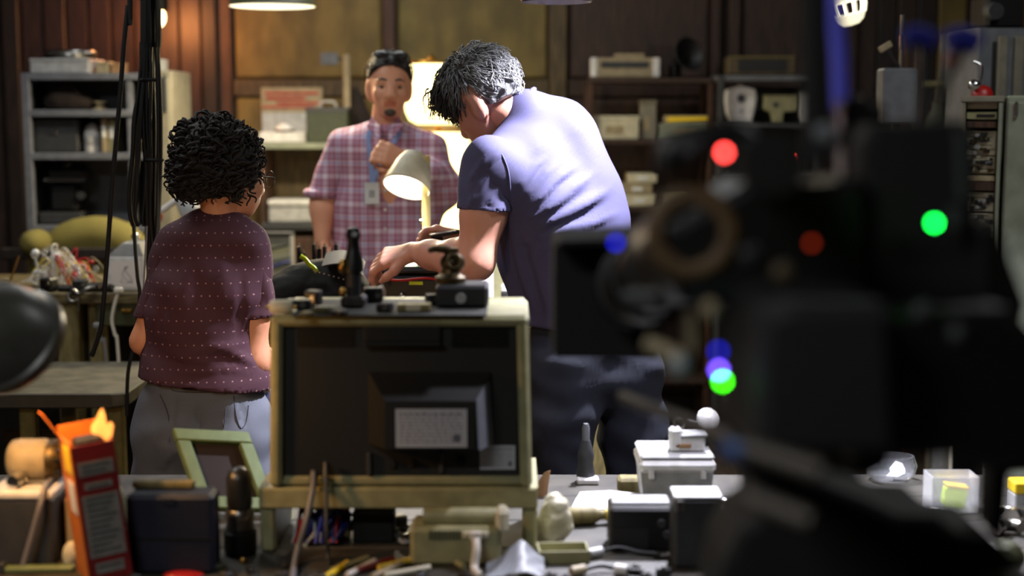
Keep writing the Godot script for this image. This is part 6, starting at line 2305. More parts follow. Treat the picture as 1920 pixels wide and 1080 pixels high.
	for e in [[0.03, 0.03, 0.2], [0.0, 0.05, 0.1]]:
		part(o, "door_stile", bx(Vector3(0.035, t2 - 0.06, 0.02), Vector3(-(b - a) / 2 + 0.03 + e[2] * 0.6, t2 / 2, 0.198), 0.003), M.beige_steel)
	part(o, "gap", bx(Vector3(0.02, t2 - 0.1, 0.01), Vector3(-(b - a) / 2 + 0.065, t2 / 2, 0.188), 0.0), M.black)
	var cab := o
	for e in [[1850, 0.15, 0.12, M.black, "black projector on top of the tall grey cupboard"], [1912, 0.08, 0.12, M.cardboard, "brown upright carton on top of the tall grey cupboard"]]:
		o = item("projector" if e[3] == M.black else "carton", e[4], "projector" if e[3] == M.black else "box", e[0], t2, z + 0.12, 10)
		part(o, "body", bx(Vector3(e[1], e[2], 0.14), Vector3(0, e[2] / 2, 0), 0.012), e[3])
		if e[3] == M.black:
			m = mb()
			m.cyl(Vector3(-0.06, 0.06, 0.07), Vector3(-0.06, 0.06, 0.11), 0.035, 0.03)
			part(o, "lens", m, M.grey_dark)
			m = mb()
			m.cyl(Vector3(-0.04, 0.12, 0), Vector3(-0.04, 0.13, 0), 0.05)
			part(o, "reel", m, M.grey_dark)
		else:
			part(o, "flap", bx(Vector3(e[1], 0.004, 0.07), Vector3(0, e[2] + 0.012, 0.03), 0.0, rot(-20)), M.cardboard)
	# ladder-like shelf frame left of the cupboard
	z = 5.95
	a = P(1712, 300, z).x
	b = P(1800, 300, z).x
	t2 = P(0, 60, z).y
	o = thing("open_frame_shelf", "narrow open frame shelf with pale rails left of the cupboard", "shelf", Vector3((a + b) / 2, 0, -z - 0.12))
	for s in [-1, 1]:
		for zz in [-0.11, 0.11]:
			part(o, "upright", bx(Vector3(0.03, t2, 0.03), Vector3(s * ((b - a) / 2 - 0.015), t2 / 2, zz), 0.003), M.wood_brown if s < 0 else M.beige_steel)
	for y in [152, 260, 380]:
		part(o, "shelf_board", bx(Vector3(b - a - 0.06, 0.022, 0.26), Vector3(0, P(0, y, z).y - 0.011, 0), 0.003), M.cream)
	var yy := P(0, 260, z).y
	o = item("jug", "dull olive jug on the narrow frame shelf", "jug", 1750, yy, z + 0.12)
	part(o, "body", lt([Vector2(0, 0), Vector2(0.05, 0), Vector2(0.062, 0.03), Vector2(0.055, 0.08), Vector2(0.028, 0.12), Vector2(0.03, 0.15), Vector2(0.024, 0.15), Vector2(0, 0.12)], 28), M.bench_green)
	part(o, "handle", tb(curve([Vector3(0.03, 0.14, 0), Vector3(0.07, 0.12, 0), Vector3(0.07, 0.07, 0), Vector3(0.055, 0.05, 0)], 5), 0.007), M.bench_green)
	# grey receiver with aerial on a pole, in front of the frame shelf
	z = 5.0
	var gy := P(0, 232, z).y
	o = thing("receiver", "grey receiver box with upright aerial and small tilted plate", "receiver", Vector3(P(1678, 300, z).x, 0, -z))
	part(o, "pole", tb([Vector3(0, 0.02, 0), Vector3(0, gy, 0)], 0.016, 12), M.black)
	part(o, "foot", lt([Vector2(0, 0), Vector2(0.11, 0), Vector2(0.11, 0.02), Vector2(0, 0.03)], 28), M.black)
	part(o, "body", bx(Vector3(px(66, z), px(104, z), 0.1), Vector3(0, gy + px(50, z), 0), 0.008), M.grey_paint)
	part(o, "aerial", tb([Vector3(px(6, z), gy + px(100, z), 0), Vector3(px(6, z), P(0, 28, z).y, 0)], 0.007, 10), M.steel)
	part(o, "aerial_sleeve", tb([Vector3(px(6, z), P(0, 95, z).y, 0), Vector3(px(6, z), P(0, 66, z).y, 0)], 0.0085, 10), M.chrome)
	m = mb()
	m.box(P(1660, 88, z) - o.position, Vector3(px(26, z), px(12, z), 0.012), 0.003, rot(0, 0, 32))
	part(o, "plate", m, M.beige)
	part(o, "plate_arm", tb([P(1664, 92, z) - o.position, Vector3(px(4, z), gy + px(100, z), 0)], 0.005, 8), M.black)


# ---------------------------------------------------------------- things on the middle bench and on the television
func build_bench_items() -> void:
	var top := 0.98
	# reading lamp with translucent shade, on a brass pole
	var z := 4.72
	var o := thing("bench_lamp", "lit bench lamp with pale conical shade on a brass pole", "lamp", Vector3(P(800, 500, z).x, top + 0.0007, -z))
	var ht := P(0, 292, z).y - top
	part(o, "foot", lt([Vector2(0, 0), Vector2(0.075, 0), Vector2(0.075, 0.012), Vector2(0.02, 0.026), Vector2(0, 0.027)], 32), M.brass)
	part(o, "pole", tb([Vector3(0, 0.02, 0), Vector3(0, ht, 0)], px(8, z), 14), M.brass_pale)
	var m := mb()
	m.ell(P(790, 415, z) - o.position, Vector3(0.009, 0.009, 0.009))
	part(o, "thumb_screw", m, M.chrome)
	var c0 := P(762, 352, z - 0.03) - o.position
	var ax := Vector3(0.22, 0.82, -0.5)
	m = mb(c0, along(ax))
	var k := z / F
	m.lathe([Vector2(44 * k, 0), Vector2(46 * k, 0.004), Vector2(34 * k, 0.085), Vector2(24 * k, 0.12), Vector2(0, 0.126)], 40)
	part(o, "shade", m, M.cream_pale, "pale conical shade")
	m = mb(c0, along(ax))
	m.lathe([Vector2(0, 0.118), Vector2(22 * k, 0.114), Vector2(32 * k, 0.082), Vector2(43.5 * k, 0.002), Vector2(44 * k, 0)], 40)
	part(o, "reflector", m, M.shade_glow, "glowing inside of the shade")
	m = mb(c0, along(ax))
	m.ell(Vector3(0, 0.03, 0), Vector3(0.03, 0.034, 0.03))
	part(o, "bulb", m, M.bulb_white)
	part(o, "arm", tb([Vector3(0, ht - 0.01, 0), c0 + along(ax) * Vector3(0, 0.12, 0)], 0.006, 10), M.brass)
	spot(o, c0 + along(ax) * Vector3(0, -0.008, 0), -ax, Color(1.0, 0.94, 0.80), 0.55, 75, 0.05, 0.6)
	# black bag with zip, heaped at the bench's left
	z = 4.42
	o = thing("tool_bag", "black cloth tool bag with bright zip heaped on the bench", "bag", Vector3(P(600, 500, z).x, top + 0.0007, -z))
	soft("body", o, [[Vector3(-0.03, 0.07, 0), Vector3(0.14, 0.1, 0.1)], [Vector3(0.07, 0.09, 0.02), Vector3(0.09, 0.085, 0.08)], [Vector3(-0.11, 0.07, 0.03), Vector3(0.07, 0.075, 0.08)], [Vector3(0.02, 0.15, 0), Vector3(0.09, 0.045, 0.06)]], 0.01, 55, 0.012, M.black_cloth, 6)
	for e in 7:
		part(o, "zip_tooth", bx(Vector3(0.006, 0.005, 0.004), P(590 + e * 9, 508 + e * 2.6, z - 0.12) - o.position, 0.001), M.chrome)
	o = thing("grey_cloth", "grey cloth folded over the black tool bag", "cloth", Vector3(P(645, 500, z).x, top, -z + 0.02))
	var grid := []
	for i in 6:
		var line := []
		for j in 9:
			var u := j / 8.0
			line.append(Vector3(-0.055 + 0.12 * u, 0.215 + 0.022 * sin(u * 3.0) - 0.03 * i / 5.0 - 0.03 * u, -0.03 + i * 0.022 + 0.008 * sin(u * 7.0)))
		grid.append(line)
	m = mb()
	m.sheet(grid, 0.004)
	part(o, "cloth", m, M.grey_cloth)
	o = thing("neon_strap", "neon yellow strap lying across the black tool bag", "strap", Vector3(P(575, 500, z).x, top + 0.0007, -z))
	m = mb()
	var line := []
	for q in [[563, 480], [572, 486], [580, 496], [588, 502], [594, 510]]:
		line.append(P(q[0], q[1], z - 0.1) - o.position)
	m.tube(curve(line, 4), 0.007, 8)
	part(o, "strap", m, M.neon_yellow)
	# black rack of upright drivers behind it
	z = 4.66
	o = thing("driver_rack", "black rack of upright screwdrivers behind the tool bag", "rack", Vector3(P(602, 500, z).x, top + 0.0007, -z))
	var ry := P(0, 492, z).y - top
	part(o, "base", bx(Vector3(px(92, z), ry, 0.08), Vector3(0, ry / 2, 0), 0.006), M.black)
	for e in [[-40, 30], [-32, 18], [-12, 34], [-2, 26], [8, 30], [22, 22], [30, 34], [40, 20]]:
		var dv := part(o, "driver", tb([Vector3(px(e[0], z), ry, 0.01), Vector3(px(e[0], z), ry + px(e[1], z), 0.01)], 0.007, 8), M.black)
		part(dv, "tip", tb([Vector3(px(e[0], z), ry + px(e[1], z), 0.01), Vector3(px(e[0], z), ry + px(e[1] + 6, z), 0.01)], 0.003, 6), M.steel)
	for e in [[635, 472], [640, 486], [628, 500], [646, 494]]:
		m = mb()
		m.tube([P(e[0], e[1], z - 0.06) - o.position, P(e[0] + 4, e[1] + 14, z - 0.06) - o.position], 0.004, 8)
		part(o, "hook", m, M.brass)
	# black machine under the man's hand
	z = 4.36
	o = thing("machine_unit", "black machine with yellow label under the bending man's hand", "machine", Vector3(P(770, 500, z).x, top + 0.0007, -z))
	var mh := P(0, 512, z).y - top
	part(o, "housing", bx(Vector3(px(146, z), mh, 0.2), Vector3(0, mh / 2, 0), 0.014), M.black)
	part(o, "cover", bx(Vector3(px(120, z), 0.03, 0.17), Vector3(0.01, mh + 0.012, 0), 0.012), M.charcoal)
	part(o, "label", bx(Vector3(px(25, z), px(6, z), 0.002), P(780, 531, z - 0.102) - o.position, 0.0), M.neon_yellow, "yellow label")
	part(o, "red_lead", tb(curve([P(715, 522, z - 0.11) - o.position, P(750, 526, z - 0.115) - o.position, P(800, 522, z - 0.11) - o.position, P(850, 530, z - 0.11) - o.position], 5), 0.004, 8), M.wire_red)
	for e in [[716, 548, 0.016, M.grey_light], [755, 560, 0.013, M.steel], [800, 560, 0.008, M.brass]]:
		m = mb()
		m.ell(P(e[0], e[1], z - 0.1) - o.position, Vector3(e[2], e[2] * 1.5, 0.012))
		part(o, "fitting", m, e[3])
	part(o, "tool_grip", tb(curve([P(742, 500, z - 0.02) - o.position, P(760, 505, z - 0.05) - o.position, P(800, 502, z - 0.06) - o.position, P(830, 512, z - 0.05) - o.position], 5), 0.01, 10), M.grey_dark)
	# flat black device in the man's far hand
	o = thing("hand_tool", "flat black hand tool held in the bending man's far hand", "tool", P(832, 438, 4.33))
	part(o, "body", bx(Vector3(0.09, 0.012, 0.05), Vector3(0, 0, 0), 0.004, rot(0, 15, 8)), M.black_gloss)
	part(o, "grip", bx(Vector3(0.03, 0.035, 0.03), Vector3(-0.018, -0.02, 0), 0.006, rot(0, 15, 8)), M.black)
	part(o, "edge", bx(Vector3(0.08, 0.003, 0.004), Vector3(0.0, 0.004, 0.028), 0.0, rot(0, 15, 8)), M.chrome)
	# boxes at the bench's far right end, seen between arm and shirt
	z = 4.95
	o = item("carton", "beige carton with faint print at the far end of the bench", "box", 946, top, z, 0)
	var ch := P(0, 463, z).y - top
	part(o, "body", bx(Vector3(px(52, z), ch, 0.1), Vector3(0, ch / 2, 0), 0.003), M.cream)
	part(o, "print", bx(Vector3(px(24, z), px(10, z), 0.001), Vector3(-0.005, ch * 0.72, 0.0506), 0.0), M.beige)
	o = item("white_tub", "white lid tub at the bench's far edge", "tub", 910, top, z - 0.08)
	part(o, "body", bx(Vector3(px(30, z), 0.17, 0.06), Vector3(0, 0.085, 0), 0.006), M.white)
	part(o, "lid", bx(Vector3(px(32, z), 0.012, 0.064), Vector3(0, 0.176, 0), 0.004), M.white)
	o = item("battery_case", "dark case with white top before the beige carton", "case", 958, top, z - 0.14)
	part(o, "body", bx(Vector3(px(36, z), 0.05, 0.05), Vector3(0, 0.025, 0), 0.004), M.charcoal)
	part(o, "lid", bx(Vector3(px(36, z), 0.022, 0.05), Vector3(0, 0.0615, 0), 0.003), M.white)
	# invented tower whose pale blue paints the reflections between woman and television
	o = thing("reflection_tower", "invented drawer tower, pale blue in place of bluish reflections", "invented_drawers", Vector3(P(500, 760, 4.2).x, 0, -4.24))
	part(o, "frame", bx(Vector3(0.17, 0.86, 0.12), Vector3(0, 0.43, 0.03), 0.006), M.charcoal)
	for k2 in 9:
		var dd := part(o, "drawer", bx(Vector3(0.15, 0.08, 0.02), Vector3(0, 0.06 + k2 * 0.093, 0.1), 0.006), M.reflection_blue)
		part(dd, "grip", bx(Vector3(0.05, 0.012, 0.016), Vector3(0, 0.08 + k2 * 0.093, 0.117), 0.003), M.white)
	build_television_top()


func build_television_top() -> void:
	var tv := P(507, 590, 2.80).y
	var ga := G(546, 594, tv)
	var gb := G(916, 566, tv)
	var mt := thing("darkening_mat", "dark mat added to darken the top of the television", "mat", Vector3((ga.x + gb.x) / 2, tv + 0.0004, (ga.z + gb.z) / 2 - 0.01))  # added sheet that darkens the bright cabinet top
	part(mt, "mat", bx(Vector3(gb.x - ga.x, 0.003, ga.z - gb.z + 0.02), Vector3(0, 0.0015, 0), 0.001), M.mat_dark)
	var top := tv + 0.0036
	# dark grey box with round button
	var g := G(866, 578, top)
	var z := -g.z
	var o := thing("control_box", "dark grey control box with round button on the television", "box", Vector3(g.x, top + 0.0005, g.z - 0.05))
	var w := px(100, z)
	part(o, "body", bx(Vector3(w, 0.045, 0.1), Vector3(0, 0.0225, 0), 0.006), M.charcoal)
	var m := mb()
	m.cyl(Vector3(-0.002, 0.02, 0.049), Vector3(-0.002, 0.02, 0.054), px(10, z))
	part(o, "button", m, M.grey_light)
	# brown valve standing on the control box
	var b := P(845, 540, z + 0.05)
	o = thing("brass_valve", "brown bronze valve with lever standing on the control box", "valve", Vector3(b.x, top + 0.0455, g.z - 0.05))
	part(o, "base", lt([Vector2(0, 0), Vector2(0.03, 0), Vector2(0.032, 0.012), Vector2(0.02, 0.02), Vector2(0.018, 0.03), Vector2(0, 0.031)], 24), M.bronze)
	m = mb()
	m.ell(Vector3(0.004, 0.042, 0), Vector3(0.026, 0.022, 0.024))
	part(o, "body", m, M.bronze)
	part(o, "lever", tb(curve([Vector3(0.01, 0.06, 0.0), Vector3(-0.01, 0.068, 0.0), Vector3(-0.03, 0.07, 0.004), Vector3(-0.045, 0.066, 0.006)], 4), [0.009, 0.009, 0.009, 0.009, 0.009, 0.008, 0.008, 0.008, 0.007, 0.007, 0.006, 0.006, 0.005], 10), M.bronze)
	m = mb()
	m.cyl(Vector3(0.006, 0.055, 0), Vector3(0.006, 0.072, 0), 0.012, 0.01)
	part(o, "stem", m, M.bronze)
	m = mb()
	m.ring(Vector3(0.008, 0.046, 0.022), Vector3(0, 0.2, 1), 0.013, 0.005, 20, 8)
	part(o, "port", m, M.bronze)
	# slim dark microphone stand with brass collar
	g = G(664, 574, top)
	z = -g.z
	o = thing("microphone", "slim dark desk microphone with brass knob on the television", "microphone", Vector3(g.x, top + 0.0005, g.z))
	part(o, "base", bx(Vector3(px(46, z), 0.022, 0.06), Vector3(0, 0.011, 0), 0.005), M.wood_dark)
	part(o, "stem", tb([Vector3(0, 0.02, 0), Vector3(0, 0.075, 0)], px(14, z), 14), M.charcoal)
	m = mb(Vector3(0, 0.07, 0))
	m.lathe([Vector2(px(19, z), 0), Vector2(px(19, z), 0.02), Vector2(px(13, z), 0.042), Vector2(px(11, z), 0.062), Vector2(px(14, z), 0.074), Vector2(px(11, z), 0.088), Vector2(0, 0.092)], 22)
	part(o, "head", m, M.black)
	m = mb()
	m.ell(Vector3(-0.02, 0.082, 0.012), Vector3(0.01, 0.015, 0.01))
	part(o, "knob", m, M.brass)
	m = mb()
	m.ell(Vector3(-0.02, 0.03, 0.02), Vector3(0.008, 0.01, 0.008))
	part(o, "jack", m, M.brass)
	m = mb()
	m.ell(Vector3(0.004, 0.146, 0.012), Vector3(0.006, 0.006, 0.006))
	part(o, "switch", m, M.grey_light)
	# yellow card box and cream knob
	g = G(775, 585, top)
	o = thing("card_box", "small yellow card box lying on the television", "box", Vector3(g.x, top + 0.0005, g.z - 0.02))
	part(o, "body", bx(Vector3(px(62, 2.9), 0.014, 0.04), Vector3(0, 0.007, 0), 0.002), M.bench_post)
	part(o, "strip", bx(Vector3(px(26, 2.9), 0.01, 0.002), Vector3(0, 0.007, 0.021), 0.0), M.cream_pale)
	g = G(524, 592, tv)
	o = thing("paint_roller", "worn cream roller on an axle at the television's corner", "roller", Vector3(g.x, tv + 0.0005, g.z - 0.02))
	m = mb()
	m.x = Transform3D(rot(0, 0, 90), Vector3(0.022, 0.0142, 0))
	m.lathe([Vector2(0, 0), Vector2(0.011, 0), Vector2(0.014, 0.005), Vector2(0.014, 0.038), Vector2(0.011, 0.043), Vector2(0, 0.043)], 22)
	part(o, "roller", m, M.cream_pale)
	m = mb()
	m.tube([Vector3(-0.03, 0.0142, 0), Vector3(0.03, 0.0142, 0)], 0.004, 10)
	part(o, "axle", m, M.brass)
	# chips, cells and small dark parts along the rear of the top
	var r := RandomNumberGenerator.new()
	r.seed = 91
	var bits := [[560, 580, 0.05, 0.02, M.black], [588, 572, 0.03, 0.03, M.wood_dark], [612, 586, 0.05, 0.012, M.bench_green], [700, 566, 0.04, 0.03, M.black], [722, 584, 0.03, 0.016, M.brown_cloth], [812, 570, 0.03, 0.02, M.charcoal], [575, 592, 0.02, 0.008, M.bench_post], [636, 590, 0.03, 0.01, M.wood_dark]]
	var what := ["flat black", "upright brown", "low green", "tall black", "brown", "square charcoal", "tiny olive", "low brown"]
	for k in bits.size():
		var e: Array = bits[k]
		g = G(e[0], e[1], top)
		o = thing("spare_part", "%s spare part lying on top of the television" % what[k], "spare part", Vector3(g.x, top + 0.0005, g.z), deg_to_rad(r.randf_range(-25, 25)))
		part(o, "block", bx(Vector3(e[2], e[3], 0.028), Vector3(0, e[3] / 2, 0), 0.003), e[4])
		m = mb()
		m.cyl(Vector3(e[2] * 0.2, e[3] * 0.5, 0.0135), Vector3(e[2] * 0.2, e[3] * 0.5, 0.018), minf(e[3] * 0.3, 0.006), -1, 10)
		part(o, "terminal", m, M.steel)


# ---------------------------------------------------------------- clutter on the front table
# a thing whose front foot stands at a photo pixel on the table
func on_table(called: String, label: String, cat: String, x: float, y: float, turn := 0.0, group := "") -> Node3D:
	var g := G(x, y, 0.7505)
	return thing(called, label, cat, g, deg_to_rad(turn), group)


func build_table_items() -> void:
	build_table_left()
	build_table_middle()
	build_table_right()
	build_offcuts()


func build_table_left() -> void:
	# grey housing with white lid, motor and lead on it
	var o := on_table("equipment_housing", "grey equipment housing with white lid holding the motor", "housing", 42, 1062)
	var z := -o.position.z
	var w := px(120, z)
	var h := px(132, z)
	part(o, "body", bx(Vector3(w, h, 0.15), Vector3(0, h / 2, -0.075), 0.005), M.grey_dark)
	part(o, "lid", bx(Vector3(w + 0.008, 0.018, 0.158), Vector3(0, h + 0.009, -0.075), 0.005), M.white)
	var lid := o.position + Vector3(0, h + 0.0185, 0)
	o = thing("electric_motor", "beige round electric motor with bright shaft on the white lid", "motor", Vector3(P(62, 860, z + 0.08).x, lid.y, lid.z - 0.08))
	var m := mb(Vector3(-0.045, 0.042, 0), rot(0, 0, -90))
	m.lathe([Vector2(0, 0), Vector2(0.03, 0), Vector2(0.038, 0.006), Vector2(0.041, 0.02), Vector2(0.041, 0.07), Vector2(0.036, 0.078), Vector2(0, 0.079)], 32)
	part(o, "casing", m, M.beige)
	m = mb(Vector3(0.034, 0.042, 0), rot(0, 0, -90))
	m.lathe([Vector2(0, 0), Vector2(0.04, 0), Vector2(0.04, 0.018), Vector2(0.03, 0.03), Vector2(0, 0.031)], 32)
	part(o, "end_bell", m, M.bronze)
	for a in 5:
		m = mb()
		m.cyl(Vector3(0.055, 0.042 + 0.022 * cos(a * 1.25), 0.026 + 0.01 * sin(a * 1.25)), Vector3(0.064, 0.042 + 0.022 * cos(a * 1.25), 0.028 + 0.01 * sin(a * 1.25)), 0.004, -1, 10)
		part(o, "vent", m, M.black)
	m = mb()
	m.cyl(Vector3(-0.012, 0.018, 0.036), Vector3(-0.018, 0.014, 0.07), 0.015, 0.013)
	part(o, "shaft", m, M.chrome)
	part(o, "foot", bx(Vector3(0.07, 0.008, 0.07), Vector3(0, 0.004, 0), 0.002), M.steel)
	o = thing("motor_lead", "grey lead trailing from the motor over the housing's front", "cable", lid + Vector3(0.03, 0, 0))
	part(o, "lead", tb(curve([Vector3(0.014, 0.006, -0.06), Vector3(0.02, 0.009, 0.0), Vector3(0.018, -0.02, 0.024), Vector3(0.0, -0.08, 0.026), Vector3(-0.02, lid.y * -1.0 + 0.757, 0.03)], 5), 0.0055, 8), M.rubber_grey)
	# brown ledger standing beside it
	o = on_table("ledger", "brown cloth-bound ledger standing between housing and red carton", "book", 138, 1046, 6)
	part(o, "cover", bx(Vector3(0.03, 0.12, 0.09), Vector3(0, 0.06, -0.05), 0.003), M.cardboard)
	part(o, "pages", bx(Vector3(0.024, 0.112, 0.088), Vector3(0, 0.06, -0.046), 0.001), M.beige)
	# open red carton, leaning a little
	o = on_table("red_carton", "open red carton with grey printed panels and torn orange flaps", "carton", 185, 1088)
	z = -o.position.z
	var lean := rot(-3, 27, 5.5)
	var cw := 0.078
	var ch := 0.262
	var cd := 0.12
	var holder := lean
	m = mb(Vector3(0.004, 0.004, -0.03), holder)
	m.box(Vector3(0, ch / 2, cd / 2), Vector3(cw, ch, 0.003), 0.0005)
	part(o, "front_wall", m, M.carton_red)
	m = mb(Vector3(0.004, 0.004, -0.03), holder)
	m.box(Vector3(-cw / 2, ch / 2 + 0.004, 0), Vector3(0.003, ch + 0.008, cd), 0.0005)
	part(o, "side_wall", m, M.carton_orange)
	m = mb(Vector3(0.004, 0.004, -0.03), holder)
	m.box(Vector3(cw / 2, ch / 2, 0), Vector3(0.003, ch, cd), 0.0005)
	part(o, "side_wall", m, M.carton_red)
	m = mb(Vector3(0.004, 0.004, -0.03), holder)
	m.box(Vector3(0, ch / 2 + 0.012, -cd / 2), Vector3(cw, ch + 0.024, 0.003), 0.0005)
	part(o, "rear_wall", m, M.carton_orange)
	m = mb(Vector3(0.004, 0.004, -0.03), holder)
	m.box(Vector3(0, 0.002, 0), Vector3(cw, 0.003, cd), 0.0005)
	part(o, "bottom", m, M.cardboard)
	m = mb(Vector3(0.004, 0.004, -0.03), holder)
	m.box(Vector3(-cw / 2 - 0.0025, ch - 0.028, 0.022), Vector3(0.001, 0.05, 0.07), 0.0)
	part(o, "yellow_patch", m, M.carton_yellow)
	m = mb(Vector3(0.004, 0.004, -0.03), holder)
	m.box(Vector3(-cw / 2 - 0.0025, ch - 0.1, 0.02), Vector3(0.001, 0.06, 0.06), 0.0)
	part(o, "white_patch", m, M.paper)
	m = mb(Vector3(0.004, 0.004, -0.03), holder)
	m.box(Vector3(-cw / 2 - 0.016, ch + 0.032, -0.03), Vector3(0.002, 0.06, 0.05), 0.0, rot(0, 0, 28))
	part(o, "side_flap", m, M.carton_orange)
	# printed panels
	for e in [[ch - 0.045, 0.026, 0.064], [ch - 0.078, 0.012, 0.05], [0.108, 0.118, 0.066], [0.028, 0.02, 0.052]]:
		m = mb(Vector3(0.004, 0.004, -0.03), holder)
		m.box(Vector3(0.001, e[0], cd / 2 + 0.002), Vector3(e[2], e[1], 0.001), 0.0)
		var pp := part(o, "printed_panel", m, M.carton_grey, "grey printed panel")
		for k in int(e[1] / 0.011):
			m = mb(Vector3(0.004, 0.004, -0.03), holder)
			m.box(Vector3(0.001 - 0.004 * (k % 3), e[0] + e[1] / 2 - 0.007 - k * 0.011, cd / 2 + 0.0028), Vector3(e[2] * (0.8 - 0.12 * (k % 3)), 0.003, 0.0005), 0.0)
			part(pp, "print_line", m, M.grey_dark)
	m = mb(Vector3(0.004, 0.004, -0.03), holder)
	m.box(Vector3(0.0, ch - 0.008, 0.02), Vector3(0.05, 0.03, 0.05), 0.004)
	part(o, "black_insert", m, M.charcoal)
	# torn flap with a notched outline
	m = mb(P(190, 850, z + 0.02) - o.position, rot(-8, -12, 0))
	var k2 := z / F
	m.prism([Vector2(10 * k2, 0), Vector2(16 * k2, 14 * k2), Vector2(23 * k2, 38 * k2), Vector2(25 * k2, 54 * k2), Vector2(18 * k2, 62 * k2), Vector2(10 * k2, 56 * k2), Vector2(6 * k2, 74 * k2), Vector2(-1 * k2, 88 * k2), Vector2(-8 * k2, 78 * k2), Vector2(-14 * k2, 64 * k2), Vector2(-23 * k2, 52 * k2), Vector2(-23 * k2, 40 * k2), Vector2(-12 * k2, 34 * k2), Vector2(0, 32 * k2), Vector2(2 * k2, 12 * k2)], 0.003, 0.0008)
	part(o, "torn_flap", m, M.cream_card, "pale torn flap")
	# crumpled paper and green strip at the front edge
	o = on_table("crumpled_paper", "crumpled pale paper wedged beside the red carton", "paper", 133, 1062)
	soft("paper", o, [[Vector3(0, 0.02, 0), Vector3(0.016, 0.024, 0.016)], [Vector3(0.006, 0.036, 0.0), Vector3(0.011, 0.016, 0.012)]], 0.004, 120, 0.008, M.cream_pale, 12)
	o = on_table("green_rail", "pale green wooden rail lying at the table's edge", "rail", 70, 1072, 4)
	part(o, "rail", bx(Vector3(0.14, 0.012, 0.02), Vector3(0, 0.006, 0), 0.003), M.frame_green)
	part(o, "end_clip", bx(Vector3(0.012, 0.02, 0.024), Vector3(-0.064, 0.01, 0), 0.002), M.grey_dark)
	# navy box with wooden lid edge
	o = on_table("navy_box", "large navy blue box with pale wooden edge", "box", 320, 1078)
	z = -o.position.z
	w = px(168, z)
	h = px(158, z)
	part(o, "body", bx(Vector3(w, h, 0.07), Vector3(0, h / 2, -0.035), 0.008), M.navy_box)
	part(o, "seam", bx(Vector3(w + 0.002, 0.004, 0.003), Vector3(0, h * 0.45, 0.0005), 0.0), M.black)
	part(o, "clasp", bx(Vector3(0.022, 0.012, 0.004), Vector3(0, h * 0.93, 0.0015), 0.001), M.navy_box)
	part(o, "wooden_edge", bx(Vector3(w * 0.72, 0.014, 0.02), Vector3(-w * 0.13, h + 0.0075, -0.055), 0.003), M.bench_post)
	# green frame leaning back, turned to the right
	var fc := P(404, 812, 3.12)
	o = thing("picture_frame", "pale green empty picture frame leaning behind the navy box", "frame", Vector3(fc.x + 0.03, 0.7505, -3.02))
	var tl := P(322, 806, 3.1) - o.position
	var tr := P(464, 813, 3.16) - o.position
	var ux := (tr - tl).normalized()
	var foot := P(376, 1000, 3.0)
	var dn := (Vector3(foot.x, 0.782, foot.z) - o.position - tl)
	var hgt := dn.length()
	dn = dn.normalized()
	var nn := ux.cross(dn).normalized()
	if nn.z < 0:
		nn = -nn
	var fw := (tr - tl).length()
	var bar := px(26, 3.1)
	var fb := Basis(ux, -dn, nn)
	for e in [["top_rail", Vector2(fw / 2, bar / 2), Vector2(fw, bar)], ["bottom_rail", Vector2(fw / 2, hgt - bar / 2), Vector2(fw, bar)], ["stile", Vector2(bar / 2, hgt / 2), Vector2(bar, hgt - 2 * bar)], ["stile", Vector2(fw - bar / 2, hgt / 2), Vector2(bar, hgt - 2 * bar)]]:
		m = mb()
		m.box(tl + ux * e[1].x + dn * e[1].y, Vector3(e[2].x, e[2].y, 0.022), 0.003, fb)
		part(o, e[0], m, M.frame_green)
	m = mb()
	m.box(tl + ux * fw / 2 + dn * hgt / 2 - nn * 0.008, Vector3(fw - bar, hgt - bar, 0.004), 0.0, fb)
	part(o, "backing", m, M.brown_cloth)
	# dark lens-like cylinder with steel rings
	o = on_table("projector_lens", "dark projector lens standing on end with steel rings", "lens", 446, 1046)
	z = -o.position.z
	k2 = z / F
	part(o, "foot_ring", lt([Vector2(0, 0), Vector2(30 * k2, 0), Vector2(32 * k2, 6 * k2), Vector2(32 * k2, 44 * k2), Vector2(26 * k2, 50 * k2), Vector2(0, 51 * k2)], 32, Vector3(0, 0, -0.03)), M.black)
	part(o, "collar", lt([Vector2(26 * k2, 50 * k2), Vector2(28 * k2, 54 * k2), Vector2(26 * k2, 66 * k2), Vector2(28 * k2, 70 * k2), Vector2(28 * k2, 84 * k2), Vector2(24 * k2, 90 * k2), Vector2(0, 91 * k2)], 32, Vector3(0, 0, -0.03)), M.steel, "steel ring")
	part(o, "barrel", lt([Vector2(23 * k2, 90 * k2), Vector2(25 * k2, 100 * k2), Vector2(25 * k2, 150 * k2), Vector2(20 * k2, 164 * k2), Vector2(8 * k2, 172 * k2), Vector2(0, 173 * k2)], 32, Vector3(0, 0, -0.03)), M.black_gloss)
	o = on_table("cream_die", "small cream cube beside the projector lens", "cube", 401, 1050, 20)
	part(o, "cube", bx(Vector3(0.018, 0.018, 0.018), Vector3(0, 0.009, 0), 0.004), M.cream_pale)
	o = on_table("brass_stud", "small brass stud before the projector lens", "stud", 456, 1056)
	part(o, "stud", lt([Vector2(0, 0), Vector2(0.007, 0), Vector2(0.007, 0.006), Vector2(0.004, 0.011), Vector2(0, 0.012)], 16), M.brass)
	o = on_table("red_cloth", "small red cloth scrap at the front of the table", "cloth", 345, 1084)
	soft("cloth", o, [[Vector3(0, 0.005, 0), Vector3(0.04, 0.009, 0.02)]], 0.005, 100, 0.006, M.red, 4)
	o = thing("tan_bottle", "tan round bottle behind the navy box's corner", "bottle", G(212, 985, 0.7505))
	part(o, "body", lt([Vector2(0, 0), Vector2(0.026, 0), Vector2(0.03, 0.01), Vector2(0.03, 0.06), Vector2(0.02, 0.085), Vector2(0.012, 0.09), Vector2(0.012, 0.105), Vector2(0, 0.106)], 26), M.bench_green)
